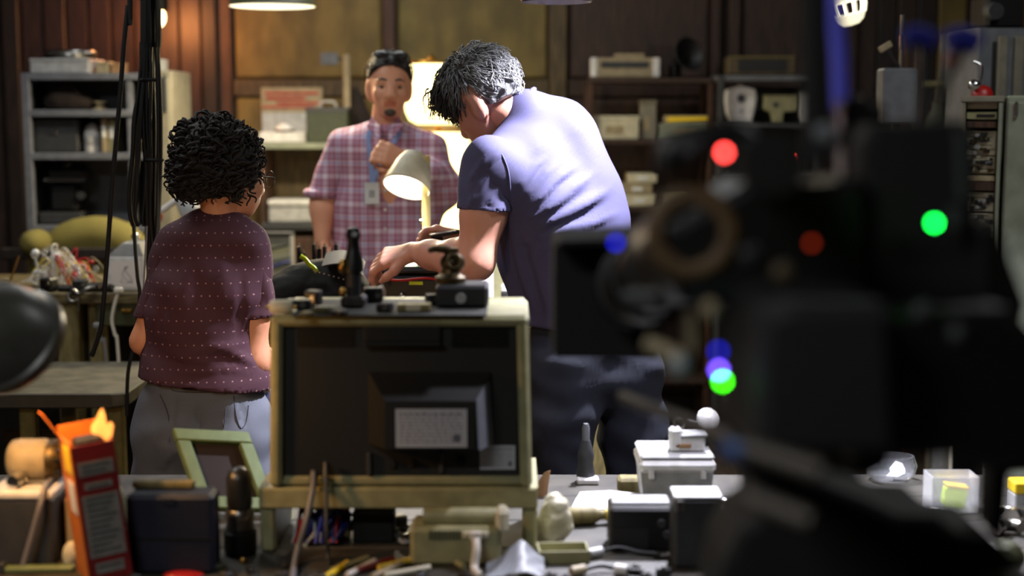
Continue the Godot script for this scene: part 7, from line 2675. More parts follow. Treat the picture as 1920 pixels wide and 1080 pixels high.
	part(o, "cap", lt([Vector2(0.014, 0.1), Vector2(0.014, 0.118), Vector2(0, 0.119)], 20), M.black)
	# the black dome lamp at the left edge that lights this end of the table
	var rim := P(26, 642, 2.56)
	o = thing("dome_lamp", "glossy black dome desk lamp shining on the red carton", "lamp", Vector3(-1.1, 0.7505, -2.56))
	var ax := Vector3(0.36, -0.62, -0.72).normalized()
	var rc := rim - o.position
	m = mb(rc, along(-ax))
	var R := px(106, 2.56)
	m.lathe([Vector2(R, -0.012), Vector2(R * 1.04, -0.006), Vector2(R * 1.04, 0.012), Vector2(R * 0.97, 0.016), Vector2(R * 0.93, 0.04), Vector2(R * 0.78, 0.085), Vector2(R * 0.5, 0.12), Vector2(0.03, 0.135), Vector2(0.028, 0.17), Vector2(0, 0.172)], 48)
	part(o, "shade", m, M.dome_metal)
	m = mb(rc, along(-ax))
	m.lathe([Vector2(0.03, 0.13), Vector2(R * 0.48, 0.115), Vector2(R * 0.76, 0.08), Vector2(R * 0.92, 0.03), Vector2(R, -0.01)], 48)
	part(o, "reflector", m, M.white, "white inside of the shade")
	m = mb(rc, along(-ax))
	m.ell(Vector3(0, 0.06, 0), Vector3(0.028, 0.034, 0.028))
	part(o, "bulb", m, M.bulb_warm)
	spot(o, rc + along(-ax) * Vector3(0, 0.015, 0), ax, Color(1.0, 0.74, 0.44), 0.3, 62, 0.04, 0.6)
	var el := Vector3(-0.12, 0.42, 0.1)
	part(o, "arm", tb([rc - ax * 0.16, el], 0.008, 10), M.black)
	part(o, "lower_arm", tb([el, Vector3(0, 0.03, 0)], 0.008, 10), M.black)
	m = mb()
	m.ell(el, Vector3(0.014, 0.014, 0.014))
	part(o, "joint", m, M.steel)
	part(o, "foot", lt([Vector2(0, 0), Vector2(0.08, 0), Vector2(0.08, 0.016), Vector2(0.03, 0.03), Vector2(0, 0.031)], 32), M.black)


func build_table_middle() -> void:
	# behind the stand's opening: boxes, wires, the beige charger
	var o := on_table("black_block", "plain black block between the stand's legs", "block", 700, 1018)
	part(o, "block", bx(Vector3(px(80, 2.85), px(60, 2.85), 0.06), Vector3(0, px(30, 2.85), -0.03), 0.004), M.black_matte)
	part(o, "rim", bx(Vector3(px(80, 2.85), 0.004, 0.061), Vector3(0, px(58, 2.85), -0.03), 0.001), M.black)
	o = on_table("relay", "cream relay with dark opening between the stand's legs", "relay", 638, 1010, 10)
	part(o, "case", bx(Vector3(0.045, 0.055, 0.04), Vector3(0, 0.0275, -0.02), 0.004), M.beige)
	part(o, "opening", bx(Vector3(0.022, 0.02, 0.004), Vector3(0.0, 0.022, 0.0), 0.001), M.black)
	# bundle of coloured wires
	o = on_table("wire_bundle", "bundle of red and blue wires under the television", "wires", 600, 1022)
	var r := RandomNumberGenerator.new()
	r.seed = 64
	var mats := [M.wire_blue, M.wire_blue, M.wire_red, M.violet, M.black, M.wire_red, M.wire_blue, M.grey_light]
	for k in 26:
		var x := r.randf_range(-0.045, 0.045)
		var pts := [Vector3(x - 0.01, 0.008, 0.01), Vector3(x + r.randf_range(-0.015, 0.015), r.randf_range(0.025, 0.075), r.randf_range(-0.03, 0.01)), Vector3(x + r.randf_range(-0.02, 0.03), r.randf_range(0.03, 0.085), r.randf_range(-0.06, -0.02)), Vector3(x + 0.01, 0.01, -0.07)]
		part(o, "wire", tb(curve(pts, 4), 0.0035, 6), mats[k % mats.size()])
	# beige charger with grip bar, vents and white lead
	o = on_table("charger", "beige plastic charger with grip bar and vents under the television", "charger", 858, 1062)
	var z := -o.position.z
	var w := px(176, z)
	var h := px(76, z)
	part(o, "body", bx(Vector3(w, h, 0.1), Vector3(-px(4, z), h / 2, -0.05), 0.008), M.cream)
	var m := mb(Vector3(0, h + 0.012, -0.04), rot(0, 0, 90))
	m.lathe([Vector2(0, -w / 2), Vector2(0.016, -w / 2), Vector2(0.018, -w / 2 + 0.006), Vector2(0.018, w / 2 - 0.02), Vector2(0, w / 2 - 0.019)], 24)
	part(o, "grip_bar", m, M.cream)
	part(o, "end_cap", bx(Vector3(0.026, 0.048, 0.05), Vector3(w / 2 - 0.002, h + 0.01, -0.03), 0.008), M.cream_pale)
	for k in 9:
		part(o, "vent", bx(Vector3(0.004, 0.018, 0.004), Vector3(-w * 0.3 + k * 0.007, h * 0.82, 0.0), 0.0), M.bench_green)
	part(o, "socket", bx(Vector3(0.05, 0.014, 0.008), Vector3(w * 0.2, h * 0.84, 0.003), 0.003), M.cream_pale)
	var lead := thing("white_lead", "thick white lead plugged in the beige charger", "cable", o.position + Vector3(w * 0.2, h * 0.84, 0.012))
	part(lead, "lead", tb(curve([Vector3(0, 0, 0), Vector3(0.002, -0.02, 0.02), Vector3(-0.002, -0.05, 0.03), Vector3(0.002, 0.7595 - lead.position.y, 0.05), Vector3(0.012, 0.7595 - lead.position.y, 0.08)], 6), 0.008, 12), M.wire_white)
	part(lead, "plug", bx(Vector3(0.022, 0.018, 0.012), Vector3(0, 0.002, 0.004), 0.003), M.wire_white)
	lead = on_table("cream_lead", "cream lead curling before the charger", "cable", 815, 1052)
	part(lead, "lead", tb(curve([Vector3(0, 0.007, 0), Vector3(0.02, 0.012, 0.005), Vector3(0.045, 0.007, 0.03), Vector3(0.06, 0.007, 0.06)], 5), 0.0065, 10), M.cream)
	# foil, pencils and small steel bits
	o = on_table("foil_sheet", "crumpled grey metal foil in front of the stand's right leg", "foil", 966, 1082)
	var grid := []
	for i in 9:
		var line := []
		for j in 11:
			var u := j / 10.0
			var v := i / 8.0
			line.append(Vector3(-0.055 + 0.11 * u, 0.008 + 0.045 * maxf(0.0, 1.0 - absf(u - 0.6) * 2.2) * (1.0 - v * 0.7) + 0.005 * absf(sin(u * 11.0 + v * 6.0)), -0.06 + 0.1 * v))
		grid.append(line)
	m = mb()
	m.sheet(grid, 0.0015)
	part(o, "foil", m, M.grey_paint)
	var sticks := [[655, 1064, 50, M.cream, "cream"], [676, 1072, 62, M.wire_white, "white"], [702, 1066, 48, M.carton_red, "red"], [724, 1076, 58, M.beige, "beige"], [746, 1062, 40, M.wire_yellow, "yellow"], [630, 1076, 70, M.carton_yellow, "amber"], [762, 1078, 30, M.cream_pale, "ivory"]]
	for e in sticks:
		o = on_table("marker_pen", "%s marker pen lying before the television stand" % e[4], "pen", e[0], e[1], e[2])
		part(o, "barrel", tb([Vector3(-0.045, 0.0065, 0), Vector3(0.025, 0.0065, 0)], 0.006, 10), e[3])
		part(o, "cap", tb([Vector3(0.025, 0.0065, 0), Vector3(0.05, 0.0065, 0)], 0.0065, 10), e[3])
	for e in [[752, 975, 0.03, "tall"], [762, 1000, 0.018, "low"], [735, 990, 0.022, "round"], [812, 962, 0.02, "far"]]:
		o = on_table("steel_coupling", "%s bright steel coupling beside the black block" % e[3], "coupling", e[0], e[1] + 20)
		part(o, "sleeve", lt([Vector2(0, 0), Vector2(0.012, 0), Vector2(0.014, 0.004), Vector2(0.014, e[2]), Vector2(0.008, e[2] + 0.004), Vector2(0, e[2] + 0.004)], 20), M.steel)
		part(o, "nut", lt([Vector2(0.014, 0.006), Vector2(0.018, 0.006), Vector2(0.018, 0.013), Vector2(0.014, 0.013)], 6), M.grey_light)


# loose dark offcuts strewn over the table's front edge, each one a thing
func build_offcuts() -> void:
	var r := RandomNumberGenerator.new()
	r.seed = 402
	var mats := [M.black, M.charcoal, M.wood_dark, M.grey_dark, M.bench_green]
	for q in [[270, 1092], [250, 1094], [410, 1070], [424, 1084], [442, 1088], [470, 1076], [476, 1092], [528, 1084], [534, 1066], [574, 1088], [600, 1090], [640, 1092], [786, 1084], [800, 1092], [872, 1090], [1012, 1078], [1030, 1090], [1060, 1086], [1120, 1094], [1190, 1074], [1215, 1090], [1244, 1080], [212, 1040], [222, 1062]]:
		var o := on_table("metal_offcut", "small dark metal offcut with a drilled boss on the table", "offcut", q[0], q[1], r.randf_range(-60, 60), "dark offcuts along the table's front edge")
		var sz := Vector3(r.randf_range(0.014, 0.03), r.randf_range(0.006, 0.016), r.randf_range(0.01, 0.018))
		var mt: Material = mats[r.randi() % mats.size()]
		part(o, "block", bx(sz, Vector3(0, sz.y / 2, 0), 0.002), mt)
		part(o, "boss", lt([Vector2(0, 0), Vector2(0.005, 0), Vector2(0.005, 0.004), Vector2(0.002, 0.004), Vector2(0.002, 0.001), Vector2(0, 0.001)], 12, Vector3(0, sz.y, 0)), M.steel)


func build_table_right() -> void:
	# paper cone, beige pouch, cream tray
	var o := on_table("paper_cone", "folded peach paper standing behind the stand's right leg", "paper", 1014, 930)
	var m := mb()
	m.sheet([[Vector3(-0.014, 0.0, 0), Vector3(0.004, 0.0, 0.01), Vector3(0.014, 0.004, 0)], [Vector3(-0.008, 0.03, 0), Vector3(0.006, 0.03, 0.006), Vector3(0.018, 0.034, 0)], [Vector3(0.008, 0.056, 0), Vector3(0.014, 0.058, 0.002), Vector3(0.022, 0.06, 0)]], 0.002)
	part(o, "paper", m, M.cardboard)
	o = on_table("pouch", "crumpled beige pouch right of the television stand", "pouch", 1042, 1022)
	soft("pouch", o, [[Vector3(0, 0.035, -0.02), Vector3(0.038, 0.045, 0.025)], [Vector3(-0.012, 0.065, -0.02), Vector3(0.018, 0.03, 0.016)]], 0.005, 90, 0.024, M.cream_pale, 20)
	o = on_table("parts_tray", "cream plastic parts tray right of the television stand", "tray", 1058, 1058, 4)
	part(o, "floor", bx(Vector3(0.1, 0.004, 0.06), Vector3(0, 0.002, -0.03), 0.001), M.cream)
	for e in [[0.0, 0.0, 0.1, 0.004], [0.0, -0.06, 0.1, 0.004], [-0.048, -0.03, 0.004, 0.06], [0.048, -0.03, 0.004, 0.06]]:
		part(o, "wall", bx(Vector3(e[2], 0.026, e[3]), Vector3(e[0], 0.0135, e[1]), 0.001), M.cream)
	o = on_table("amber_bottle", "amber plastic bottle lying behind the white paper", "bottle", 1108, 988, 8)
	m = mb(Vector3(-0.05, 0.02, -0.02), rot(0, 0, -90))
	m.lathe([Vector2(0, 0), Vector2(0.017, 0), Vector2(0.019, 0.004), Vector2(0.019, 0.06), Vector2(0.01, 0.075), Vector2(0.01, 0.09), Vector2(0, 0.091)], 24)
	part(o, "body", m, M.bench_post)
	m = mb(Vector3(0.035, 0.02, -0.02), rot(0, 0, -90))
	m.lathe([Vector2(0, 0), Vector2(0.013, 0), Vector2(0.013, 0.016), Vector2(0, 0.017)], 20)
	part(o, "cap", m, M.carton_yellow)
	o = on_table("sponge", "yellow sponge block at the table's far edge", "sponge", 1180, 928)
	part(o, "sponge", bx(Vector3(px(42, 3.3), 0.038, 0.05), Vector3(0, 0.019, -0.02), 0.006), M.bench_post)
	o = on_table("paper_sheet", "bright white paper sheet lying before the storage box", "paper", 1140, 955, -8)
	m = mb()
	m.sheet([[Vector3(-0.07, 0.012, -0.09), Vector3(0.0, 0.018, -0.09), Vector3(0.08, 0.012, -0.09)], [Vector3(-0.075, 0.01, -0.03), Vector3(0.0, 0.015, -0.03), Vector3(0.08, 0.008, -0.03)], [Vector3(-0.08, 0.004, 0.03), Vector3(0.0, 0.008, 0.03), Vector3(0.08, 0.003, 0.03)]], 0.003)
	part(o, "sheet", m, M.paper)
	o = on_table("grey_jar", "slim grey bottle with pale cap at the table's far edge", "bottle", 1098, 902)
	part(o, "body", lt([Vector2(0, 0), Vector2(0.022, 0), Vector2(0.022, 0.02), Vector2(0.018, 0.045), Vector2(0.02, 0.06), Vector2(0.018, 0.075), Vector2(0.01, 0.1), Vector2(0, 0.101)], 24, Vector3(0, 0, 0)), M.grey_dark)
	part(o, "cap", lt([Vector2(0.009, 0.1), Vector2(0.009, 0.13), Vector2(0.006, 0.14), Vector2(0, 0.141)], 18), M.grey_paint)
	part(o, "stand_block", bx(Vector3(0.052, 0.014, 0.04), Vector3(0.004, 0.007, 0.018), 0.003), M.white)
	# black instrument with charcoal front
	o = on_table("black_instrument", "black instrument box with charcoal panel on the table", "instrument", 1203, 1034)
	var z := -o.position.z
	var w := px(124, z)
	var h := px(86, z)
	part(o, "body", bx(Vector3(w, h, 0.09), Vector3(0, h / 2, -0.045), 0.006), M.black)
	part(o, "panel", bx(Vector3(w * 0.58, h * 0.5, 0.004), Vector3(-w * 0.18, h * 0.3, 0.001), 0.001), M.charcoal)
	part(o, "top_plate", bx(Vector3(w * 0.9, 0.006, 0.06), Vector3(0, h + 0.003, -0.05), 0.002), M.grey_light)
	for e in [[0.3, 0.66], [0.38, 0.4]]:
		m = mb()
		m.cyl(Vector3(w * e[0], h * e[1], 0), Vector3(w * e[0], h * e[1], 0.01), 0.008)
		part(o, "knob", m, M.grey_dark)
	for e in [[1128, 1044, M.grey_light, 0.03, "grey"], [1176, 1080, M.white, 0.024, "white"], [1096, 1078, M.beige, 0.03, "beige"]]:
		o = on_table("plug_connector", "%s plug connector with black lead before the black instrument" % e[4], "connector", e[0], e[1], 30 if e[4] != "white" else -25)
		part(o, "shell", tb([Vector3(-e[3], 0.011, 0), Vector3(0, 0.011, 0)], 0.01, 12), e[2])
		part(o, "lead", tb(curve([Vector3(0, 0.011, 0), Vector3(0.04, 0.012, 0.0), Vector3(0.07, 0.006, 0.03), Vector3(0.1, 0.006, 0.06)], 5), 0.005, 8), M.rubber)
	# translucent white storage box with bright rim
	o = on_table("storage_box", "pale plastic storage box with bright white rim on the table", "box", 1268, 960)
	z = -o.position.z
	var k := z / F
	w = 62 * k
	h = 80 * k
	var dd := 0.13
	var top := [Vector3(-w * 1.12, h, 0.01), Vector3(w * 1.12, h, 0.01), Vector3(w * 1.12, h, -dd), Vector3(-w * 1.12, h, -dd)]
	var bot := [Vector3(-w, 0, 0), Vector3(w, 0, 0), Vector3(w, 0, -dd + 0.01), Vector3(-w, 0, -dd + 0.01)]
	m = mb()
	var mid := Vector3(0, h / 2, -dd / 2)
	for i in 4:
		var j := (i + 1) % 4
		m.flat([bot[i], bot[j], top[j], top[i]], mid)
	m.flat(bot, mid)
	m.flat(top, mid)
	part(o, "tub", m, M.grey_light)
	m = mb()
	m.box(Vector3(0, h + 11 * k, -dd / 2 + 0.004), Vector3(w * 2.36, 23 * k, dd + 0.03), 0.008)
	part(o, "rim", m, M.white)
	part(o, "lid", bx(Vector3(w * 2.3, 0.012, dd + 0.02), Vector3(0, h + 28 * k, -dd / 2), 0.005), M.grey_light)
	for s in [-1, 1]:
		part(o, "clip", bx(Vector3(0.012, 0.02, 0.01), Vector3(s * w * 0.8, h - 0.004, 0.014), 0.002), M.white)
	var lid := o.position + Vector3(0, h + 28 * k + 0.0065, -dd / 2)
	o = thing("label_printer", "small white label printer with brown strip on the storage box", "printer", lid + Vector3(P(1293, 830, z).x - lid.x, 0, 0.02))
	part(o, "body", bx(Vector3(px(66, z), px(30, z), 0.05), Vector3(0.0, px(15, z), 0), 0.005), M.white)
	part(o, "strip", bx(Vector3(px(30, z), px(8, z), 0.004), Vector3(-px(10, z), px(12, z), 0.026), 0.001), M.cardboard)
	part(o, "column", bx(Vector3(px(24, z), px(46, z), 0.036), Vector3(-px(24, z), px(23, z), 0.01), 0.006), M.white)
	part(o, "cap", bx(Vector3(px(70, z), 0.008, 0.052), Vector3(0.002, px(30, z) + 0.001, 0), 0.003), M.grey_light)
	m = mb()
	m.ring(Vector3(-px(16, z), px(52, z), 0.0), Vector3(0.2, 0.3, 1), 0.012, 0.003, 20, 8)
	part(o, "wire_hoop", m, M.steel)
	o = thing("magnifier_disc", "round shiny lens disc on a dark stem above the storage box", "lens", lid + Vector3(P(1335, 800, z).x - lid.x, 0, -0.02))
	part(o, "stem", tb([Vector3(0, 0, 0), Vector3(-0.008, 0.03, 0), Vector3(0.0, 0.05, 0.0)], 0.009, 10), M.charcoal)
	m = mb(Vector3(0.002, 0.062, 0.006), rot(58, 0, -12))
	m.lathe([Vector2(0, -0.006), Vector2(0.023, -0.005), Vector2(0.026, 0.0), Vector2(0.023, 0.005), Vector2(0, 0.008)], 28)
	part(o, "disc", m, M.white)
	part(o, "bracket", bx(Vector3(0.06, 0.008, 0.02), Vector3(-0.014, 0.05, 0), 0.002, rot(0, 0, -14)), M.grey_dark)
	# dark upright case with white card on top
	o = on_table("upright_case", "dark grey upright case with white card on top", "case", 1306, 1066)
	z = -o.position.z
	h = px(138, z)
	part(o, "body", bx(Vector3(px(88, z), h, 0.09), Vector3(0, h / 2, -0.045), 0.006), M.grey_dark)
	part(o, "white_card", bx(Vector3(px(92, z), 0.004, 0.075), Vector3(0.002, h + 0.002, -0.04), 0.001), M.paper)
	part(o, "catch", bx(Vector3(0.016, 0.024, 0.006), Vector3(-px(34, z), h * 0.9, 0.002), 0.002), M.steel)
	o = on_table("chrome_fitting", "bright chrome pipe fitting beside the upright case", "fitting", 1372, 985)
	part(o, "pipe", tb(curve([Vector3(-0.04, 0.05, -0.02), Vector3(-0.005, 0.047, 0), Vector3(0.01, 0.036, 0.005), Vector3(0.012, 0.01, 0.005)], 5), 0.01, 14), M.chrome)
	part(o, "flange", lt([Vector2(0, 0), Vector2(0.02, 0), Vector2(0.02, 0.008), Vector2(0.012, 0.012), Vector2(0, 0.012)], 24, Vector3(0.012, 0, 0.005)), M.chrome)
	# far right: glass bowl, clear bag with neon filling, boxes and stones
	o = on_table("glass_bowl", "clear glass bowl with folded white paper inside", "bowl", 1676, 905)
	m = mb()
	m.x = Transform3D(Basis.from_scale(Vector3(1.35, 1, 1)), Vector3(0, 0, -0.03))
	m.lathe([Vector2(0, 0), Vector2(0.03, 0), Vector2(0.042, 0.012), Vector2(0.046, 0.035), Vector2(0.04, 0.058), Vector2(0.036, 0.058), Vector2(0.042, 0.034), Vector2(0.038, 0.014), Vector2(0, 0.006)], 36)
	part(o, "bowl", m, M.glass_clear)
	o = thing("folded_paper", "folded white paper lying in the glass bowl", "paper", o.position + Vector3(0.006, 0.0085, -0.03))
	m = mb(Vector3.ZERO, Basis.from_scale(Vector3(0.66, 0.8, 0.6)))
	m.sheet([[Vector3(-0.03, 0.004, 0.022), Vector3(0.01, 0.004, 0.03), Vector3(0.036, 0.012, 0.022)], [Vector3(-0.01, 0.012, 0), Vector3(0.012, 0.026, 0.0), Vector3(0.042, 0.02, 0)], [Vector3(-0.008, 0.02, -0.02), Vector3(0.012, 0.042, -0.02), Vector3(0.036, 0.034, -0.02)]], 0.002)
	part(o, "sheet", m, M.paper)
	o = on_table("clear_tub", "clear plastic tub with neon yellow packet inside", "tub", 1790, 962)
	m = mb()
	var tw := 0.05
	for e in [[Vector3(0, 0.04, 0), Vector3(0.1, 0.08, 0.002)], [Vector3(0, 0.04, -0.07), Vector3(0.1, 0.08, 0.002)], [Vector3(-tw, 0.04, -0.035), Vector3(0.002, 0.08, 0.07)], [Vector3(tw, 0.04, -0.035), Vector3(0.002, 0.08, 0.07)], [Vector3(0, 0.002, -0.035), Vector3(0.1, 0.003, 0.07)]]:
		m.box(e[0], e[1], 0.0)
	part(o, "wall", m, M.film_clear)
	var pk := thing("neon_packet", "neon yellow packet inside the clear tub", "packet", o.position + Vector3(0.008, 0.006, -0.035))
	part(pk, "packet", bx(Vector3(0.05, 0.045, 0.035), Vector3(0, 0.0225, 0), 0.006, rot(0, 0, -8)), M.neon_yellow)
	part(pk, "seal", bx(Vector3(0.05, 0.006, 0.037), Vector3(0.004, 0.047, 0), 0.002, rot(0, 0, -8)), M.carton_yellow)
	for e in [[1752, 965, "nearer"], [1762, 978, "lower"]]:
		o = on_table("bright_screw_cap", "%s white screw cap beside the clear tub" % e[2], "cap", e[0], e[1])
		part(o, "cap", lt([Vector2(0, 0), Vector2(0.012, 0), Vector2(0.012, 0.014), Vector2(0.009, 0.018), Vector2(0, 0.018)], 20), M.white)
	o = on_table("yellow_carton", "grey carton with yellow top band beyond the camera", "carton", 1918, 968)
	part(o, "body", bx(Vector3(0.06, 0.05, 0.05), Vector3(0.01, 0.025, -0.02), 0.003), M.grey_light)
	part(o, "band", bx(Vector3(0.061, 0.026, 0.051), Vector3(0.01, 0.063, -0.02), 0.003), M.carton_yellow)
	for e in [[1874, 968, 0.014, "small"], [1884, 1000, 0.018, "dark"], [1912, 985, 0.022, "wide"]]:
		o = on_table("pipe_elbow", "%s grey pipe elbow before the yellow-topped carton" % e[3], "fitting", e[0], e[1], 40)
		part(o, "elbow", tb(curve([Vector3(-0.03, e[2], 0), Vector3(0, e[2], 0), Vector3(0.012, e[2], 0.01), Vector3(0.012, e[2], 0.03)], 5), e[2] * 0.8, 14), M.steel)
		part(o, "nut", tb([Vector3(-0.034, e[2], 0), Vector3(-0.02, e[2], 0)], e[2], 6), M.chrome)
	for e in [[1812, 1082, 0.03, M.grey_light, "grey"], [1872, 1076, 0.042, M.bench_green, "olive"], [1842, 1092, 0.022, M.beige, "tan"]]:
		o = on_table("rock_sample", "%s rough rock sample at the table's near edge" % e[4], "rock", e[0], e[1])
		soft("rock", o, [[Vector3(0, e[2] * 0.7, 0), Vector3(e[2], e[2] * 0.8, e[2] * 0.9)], [Vector3(e[2] * 0.4, e[2] * 0.9, 0), Vector3(e[2] * 0.6, e[2] * 0.5, e[2] * 0.6)]], 0.005, 90, 0.014, e[3], 5)


# ---------------------------------------------------------------- the film camera in front, out of focus
# an outline given in photo pixels at the depth z, made into a solid of its own thickness
func slab(o: Node3D, called: String, pts: Array, z: float, depth: float, material: Material, bevel := 0.006) -> MeshInstance3D:
	var c := P(pts[0][0], pts[0][1], z)
	var poly := []
	for q in pts:
		var p := P(q[0], q[1], z) - c
		poly.append(Vector2(p.x, p.y))
	var m := mb(c - o.position)
	m.prism(poly, depth, bevel)
	return part(o, called, m, material)


func led(o: Node3D, x: float, y: float, z: float, r: float, material: Material) -> void:
	var m := mb()
	m.ell(P(x, y, z) - o.position, Vector3.ONE * r, Basis(), 12)
	part(o, "led_light", m, material)


func build_camera_rig() -> void:
	var o := thing("film_camera", "large black film camera with matte box, monitor and tan focus ring", "camera", Vector3(0.42, 1.33, -1.5))
	var m := mb()
	# matte box at the far end
	slab(o, "matte_box", [[1036, 446], [1228, 440], [1228, 662], [1036, 660]], 2.08, 0.12, M.black_matte, 0.004)
	slab(o, "matte_box_flag", [[1046, 440], [1220, 434], [1224, 446], [1040, 450]], 2.06, 0.2, M.black_matte, 0.002)
	# lens barrel and rings
	var a := P(1190, 545, 1.98) - o.position
	var b := P(1310, 450, 1.50) - o.position
	part(o, "lens_barrel", tb([a, a.lerp(b, 0.3), a.lerp(b, 0.31), a.lerp(b, 0.7), a.lerp(b, 0.71), b], [0.055, 0.055, 0.048, 0.048, 0.056, 0.056], 32), M.black)
	for k in 3:
		m = mb()
		m.ring(a.lerp(b, 0.15 + 0.28 * k), b - a, 0.056, 0.005, 32, 8)
		part(o, "lens_ring", m, M.charcoal)
	m = mb()
	m.ring(P(1297, 438, 1.45) - o.position, Vector3(-0.15, 0.1, 1), px(69, 1.45), px(21, 1.45), 40, 12)
	part(o, "focus_ring", m, M.gear_tan, "tan leather-covered focus ring")
	# body
	slab(o, "body", [[1392, 556], [1440, 540], [1600, 540], [1618, 560], [1622, 800], [1382, 800]], 1.38, 0.24, M.charcoal, 0.012)
	slab(o, "body_front", [[1236, 420], [1380, 338], [1470, 340], [1540, 336], [1590, 330], [1600, 560], [1380, 566], [1262, 548]], 1.52, 0.16, M.black, 0.01)
	# top handle, viewfinder, ball mount
	part(o, "top_handle", tb(curve([P(1252, 318, 1.5) - o.position, P(1262, 278, 1.5) - o.position, P(1330, 258, 1.5) - o.position, P(1390, 262, 1.5) - o.position, P(1430, 330, 1.5) - o.position], 5), 0.016, 14), M.black)
	slab(o, "viewfinder", [[1392, 262], [1462, 259], [1466, 334], [1398, 340]], 1.44, 0.09, M.black_matte, 0.008)
	m = mb()
	m.ell(P(1298, 286, 1.42) - o.position, Vector3.ONE * px(26, 1.42))
	part(o, "ball_mount", m, M.charcoal)
	part(o, "eyepiece", tb([P(1440, 300, 1.44) - o.position, P(1450, 306, 1.3) - o.position], [0.022, 0.03], 20), M.black)
	# brackets and grips below the lens
	part(o, "grip_tube", tb([P(1178, 560, 1.5) - o.position, P(1240, 562, 1.46) - o.position], px(17, 1.48), 18), M.grey_dark)
	part(o, "bracket", tb([P(1212, 642, 1.5) - o.position, P(1282, 672, 1.48) - o.position], px(15, 1.5), 14), M.beige)
	part(o, "bracket", tb([P(1296, 588, 1.5) - o.position, P(1300, 664, 1.48) - o.position], px(17, 1.5), 14), M.trim_olive)
	for e in [[1332, 580, 17, M.beige], [1272, 684, 19, M.grey_light], [1468, 512, 20, M.trim_olive], [1728, 586, 20, M.grey_dark], [1796, 628, 20, M.grey_dark], [1592, 846, 19, M.grey_light], [1404, 480, 20, M.charcoal], [1560, 262, 22, M.grey_dark]]:
		m = mb()
		m.ell(P(e[0], e[1], 1.34) - o.position, Vector3.ONE * px(e[2], 1.34) * Vector3(1, 1.1, 0.8), Basis(), 14)
		part(o, "knob", m, e[3])
	# rods that carry it
	for e in [[1168, 744, 1.9, 1400, 836, 1.45], [1396, 840, 1.22, 1542, 884, 1.18], [1396, 930, 1.22, 1522, 976, 1.18]]:
		part(o, "support_rod", tb([P(e[0], e[1], e[2]) - o.position, P(e[3], e[4], e[5]) - o.position], 0.0085, 16), M.rod_metal)
	part(o, "rod_clamp", tb([P(1366, 840, 1.26) - o.position, P(1398, 850, 1.24) - o.position], px(17, 1.25), 16), M.clamp_blue)
	slab(o, "base_plate", [[1366, 776], [1620, 800], [1620, 830], [1580, 850], [1366, 812]], 1.46, 0.22, M.black, 0.006)
	# status lights
	led(o, 1358, 286, 1.34, 0.0036, M.led_red)
	led(o, 1155, 455, 1.42, 0.0034, M.led_blue)
	led(o, 1347, 659, 1.28, 0.003, M.led_blue)
	led(o, 1348, 694, 1.5 - 0.2, 0.003, M.led_violet)
	led(o, 1355, 715, 1.3, 0.003, M.led_lime)
	led(o, 1522, 456, 1.34, 0.003, M.led_amber)
	# red indicator on the far rack, small and nearly sharp
	var pl := thing("pilot_lamp", "tiny red pilot lamp on a small box in the dark steel rack", "lamp", Vector3(P(1488, 300, 6.9).x, P(0, 330, 7.0).y, -6.95))
	part(pl, "box", bx(Vector3(0.06, P(0, 288, 6.95).y - P(0, 330, 7.0).y, 0.05), Vector3(0, (P(0, 288, 6.95).y - P(0, 330, 7.0).y) / 2, 0), 0.004), M.grey_dark)
	m = mb()
	m.ell(P(1488, 294, 6.92) - pl.position, Vector3.ONE * 0.008, Basis(), 10)
	part(pl, "lens", m, M.led_red)
	build_rig_right(o)
	build_dolly()


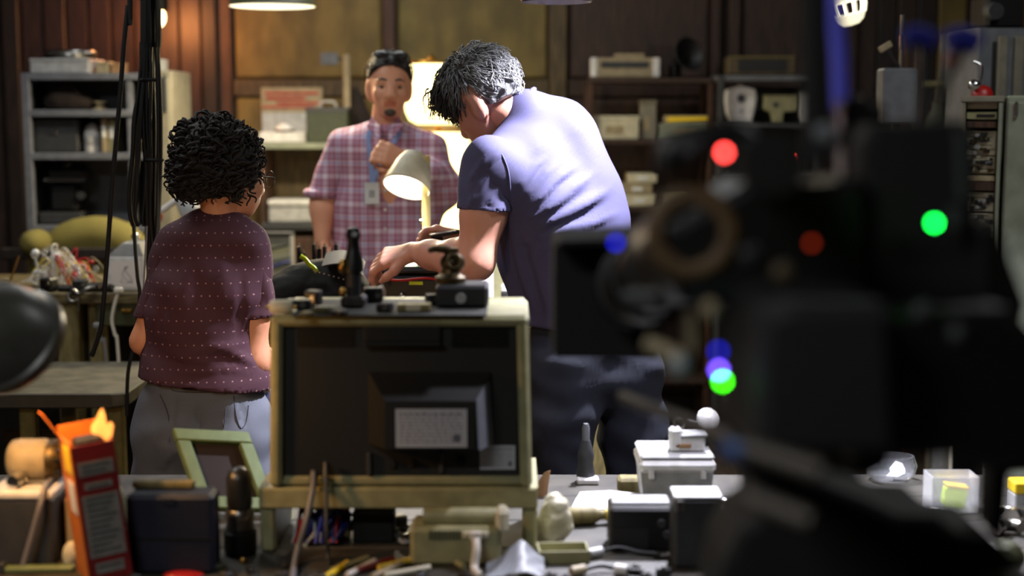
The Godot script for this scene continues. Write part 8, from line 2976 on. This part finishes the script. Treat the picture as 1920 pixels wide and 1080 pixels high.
func build_rig_right(o: Node3D) -> void:
	# monitor and recorder block at the camera's right
	slab(o, "monitor_body", [[1606, 268], [1622, 232], [1796, 226], [1812, 250], [1816, 560], [1608, 566]], 1.5, 0.07, M.black_matte, 0.008)
	slab(o, "recorder", [[1598, 560], [1836, 556], [1884, 600], [1920, 690], [1930, 850], [1770, 838], [1740, 816], [1600, 822]], 1.44, 0.2, M.black, 0.012)
	slab(o, "battery", [[1836, 400], [1866, 470], [1900, 560], [1886, 620], [1806, 600], [1800, 420]], 1.5, 0.1, M.black, 0.01)
	slab(o, "transmitter", [[1572, 190], [1612, 178], [1650, 200], [1652, 300], [1608, 420], [1576, 400]], 1.58, 0.05, M.black, 0.008)
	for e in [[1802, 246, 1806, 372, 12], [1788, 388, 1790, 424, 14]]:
		part(o, "grip", tb([P(e[0], e[1], 1.44) - o.position, P(e[2], e[3], 1.44) - o.position], px(e[4], 1.44), 14), M.grey_dark)  # grey tubes put in for rounded highlights on the monitor
	# upright black pole with a violet strip beside it, its brightness added as glow
	part(o, "mast", tb([P(1526, -60, 1.52) - o.position, P(1528, 60, 1.52) - o.position, P(1532, 300, 1.52) - o.position], px(26, 1.52), 18), M.black_matte)
	part(o, "violet_glow_strip", tb(curve([P(1556, -60, 1.6) - o.position, P(1566, 40, 1.6) - o.position, P(1572, 100, 1.6) - o.position, P(1574, 160, 1.6) - o.position, P(1576, 205, 1.6) - o.position], 5), px(15, 1.6), 12), M.strip_violet_glow, "violet strip given its own dim glow")
	# blue wrapped cables over the top with red tape
	for e in [[1696, 72, 1750, 78, 20], [1778, 78, 1832, 84, 24]]:
		part(o, "cable_wrap", tb([P(e[0], e[1], 1.62) - o.position, P((e[0] + e[2]) / 2.0, e[1] - 6, 1.62) - o.position, P(e[2], e[3], 1.62) - o.position], px(e[4], 1.62), 16), M.blue_cloth, "blue cloth wrap")
	part(o, "wrap_arm", tb(curve([P(1722, 90, 1.62) - o.position, P(1730, 160, 1.6) - o.position, P(1720, 240, 1.55) - o.position], 5), px(9, 1.6), 12), M.black)
	part(o, "wrap_arm", tb(curve([P(1800, 100, 1.62) - o.position, P(1770, 160, 1.6) - o.position, P(1750, 240, 1.55) - o.position], 5), px(8, 1.6), 12), M.black)
	part(o, "red_tape", tb([P(1774, 112, 1.62) - o.position, P(1800, 118, 1.62) - o.position], px(9, 1.62), 14), M.red)
	led(o, 1752, 418, 1.36, 0.0034, M.led_green)
	var m := mb()
	m.ell(P(1545, 250, 1.44) - o.position, Vector3.ONE * px(20, 1.44), Basis(), 14)
	part(o, "knob", m, M.grey_paint)


func build_dolly() -> void:
	var o := thing("camera_dolly", "black camera dolly with slanting arm and draped cloth at the front", "dolly", Vector3(0.5, 0, -1.45))
	# the slanting arm below the camera and the cloth hanging from it
	slab(o, "arm", [[1350, 812], [1600, 908], [1652, 934], [1724, 936], [1762, 970], [1826, 978], [1884, 1030], [1796, 1046], [1776, 1100], [1322, 1100], [1340, 1020], [1368, 962], [1404, 940], [1404, 870], [1350, 836]], 1.62, 0.16, M.black_matte, 0.008)
	slab(o, "side_arm", [[1848, 850], [1960, 850], [1960, 872], [1880, 880], [1868, 1010], [1844, 980]], 1.6, 0.06, M.black_matte, 0.006)
	var top := P(1500, 1090, 1.62)
	part(o, "column", tb([Vector3(0.0, 0.06, -0.1), Vector3(0.0, top.y + 0.02 - o.position.y, -0.17)], 0.09, 28), M.black)
	part(o, "chassis", bx(Vector3(0.62, 0.08, 0.7), Vector3(0, 0.12, -0.1), 0.02), M.black)
	for sx in [-1, 1]:
		for sz in [-1, 1]:
			var m := mb(Vector3(sx * 0.3, 0.09, -0.1 + sz * 0.28), rot(0, 0, 90))
			m.lathe([Vector2(0, -0.025), Vector2(0.075, -0.025), Vector2(0.09, -0.012), Vector2(0.09, 0.012), Vector2(0.075, 0.025), Vector2(0, 0.025)], 24)
			part(o, "wheel", m, M.rubber)
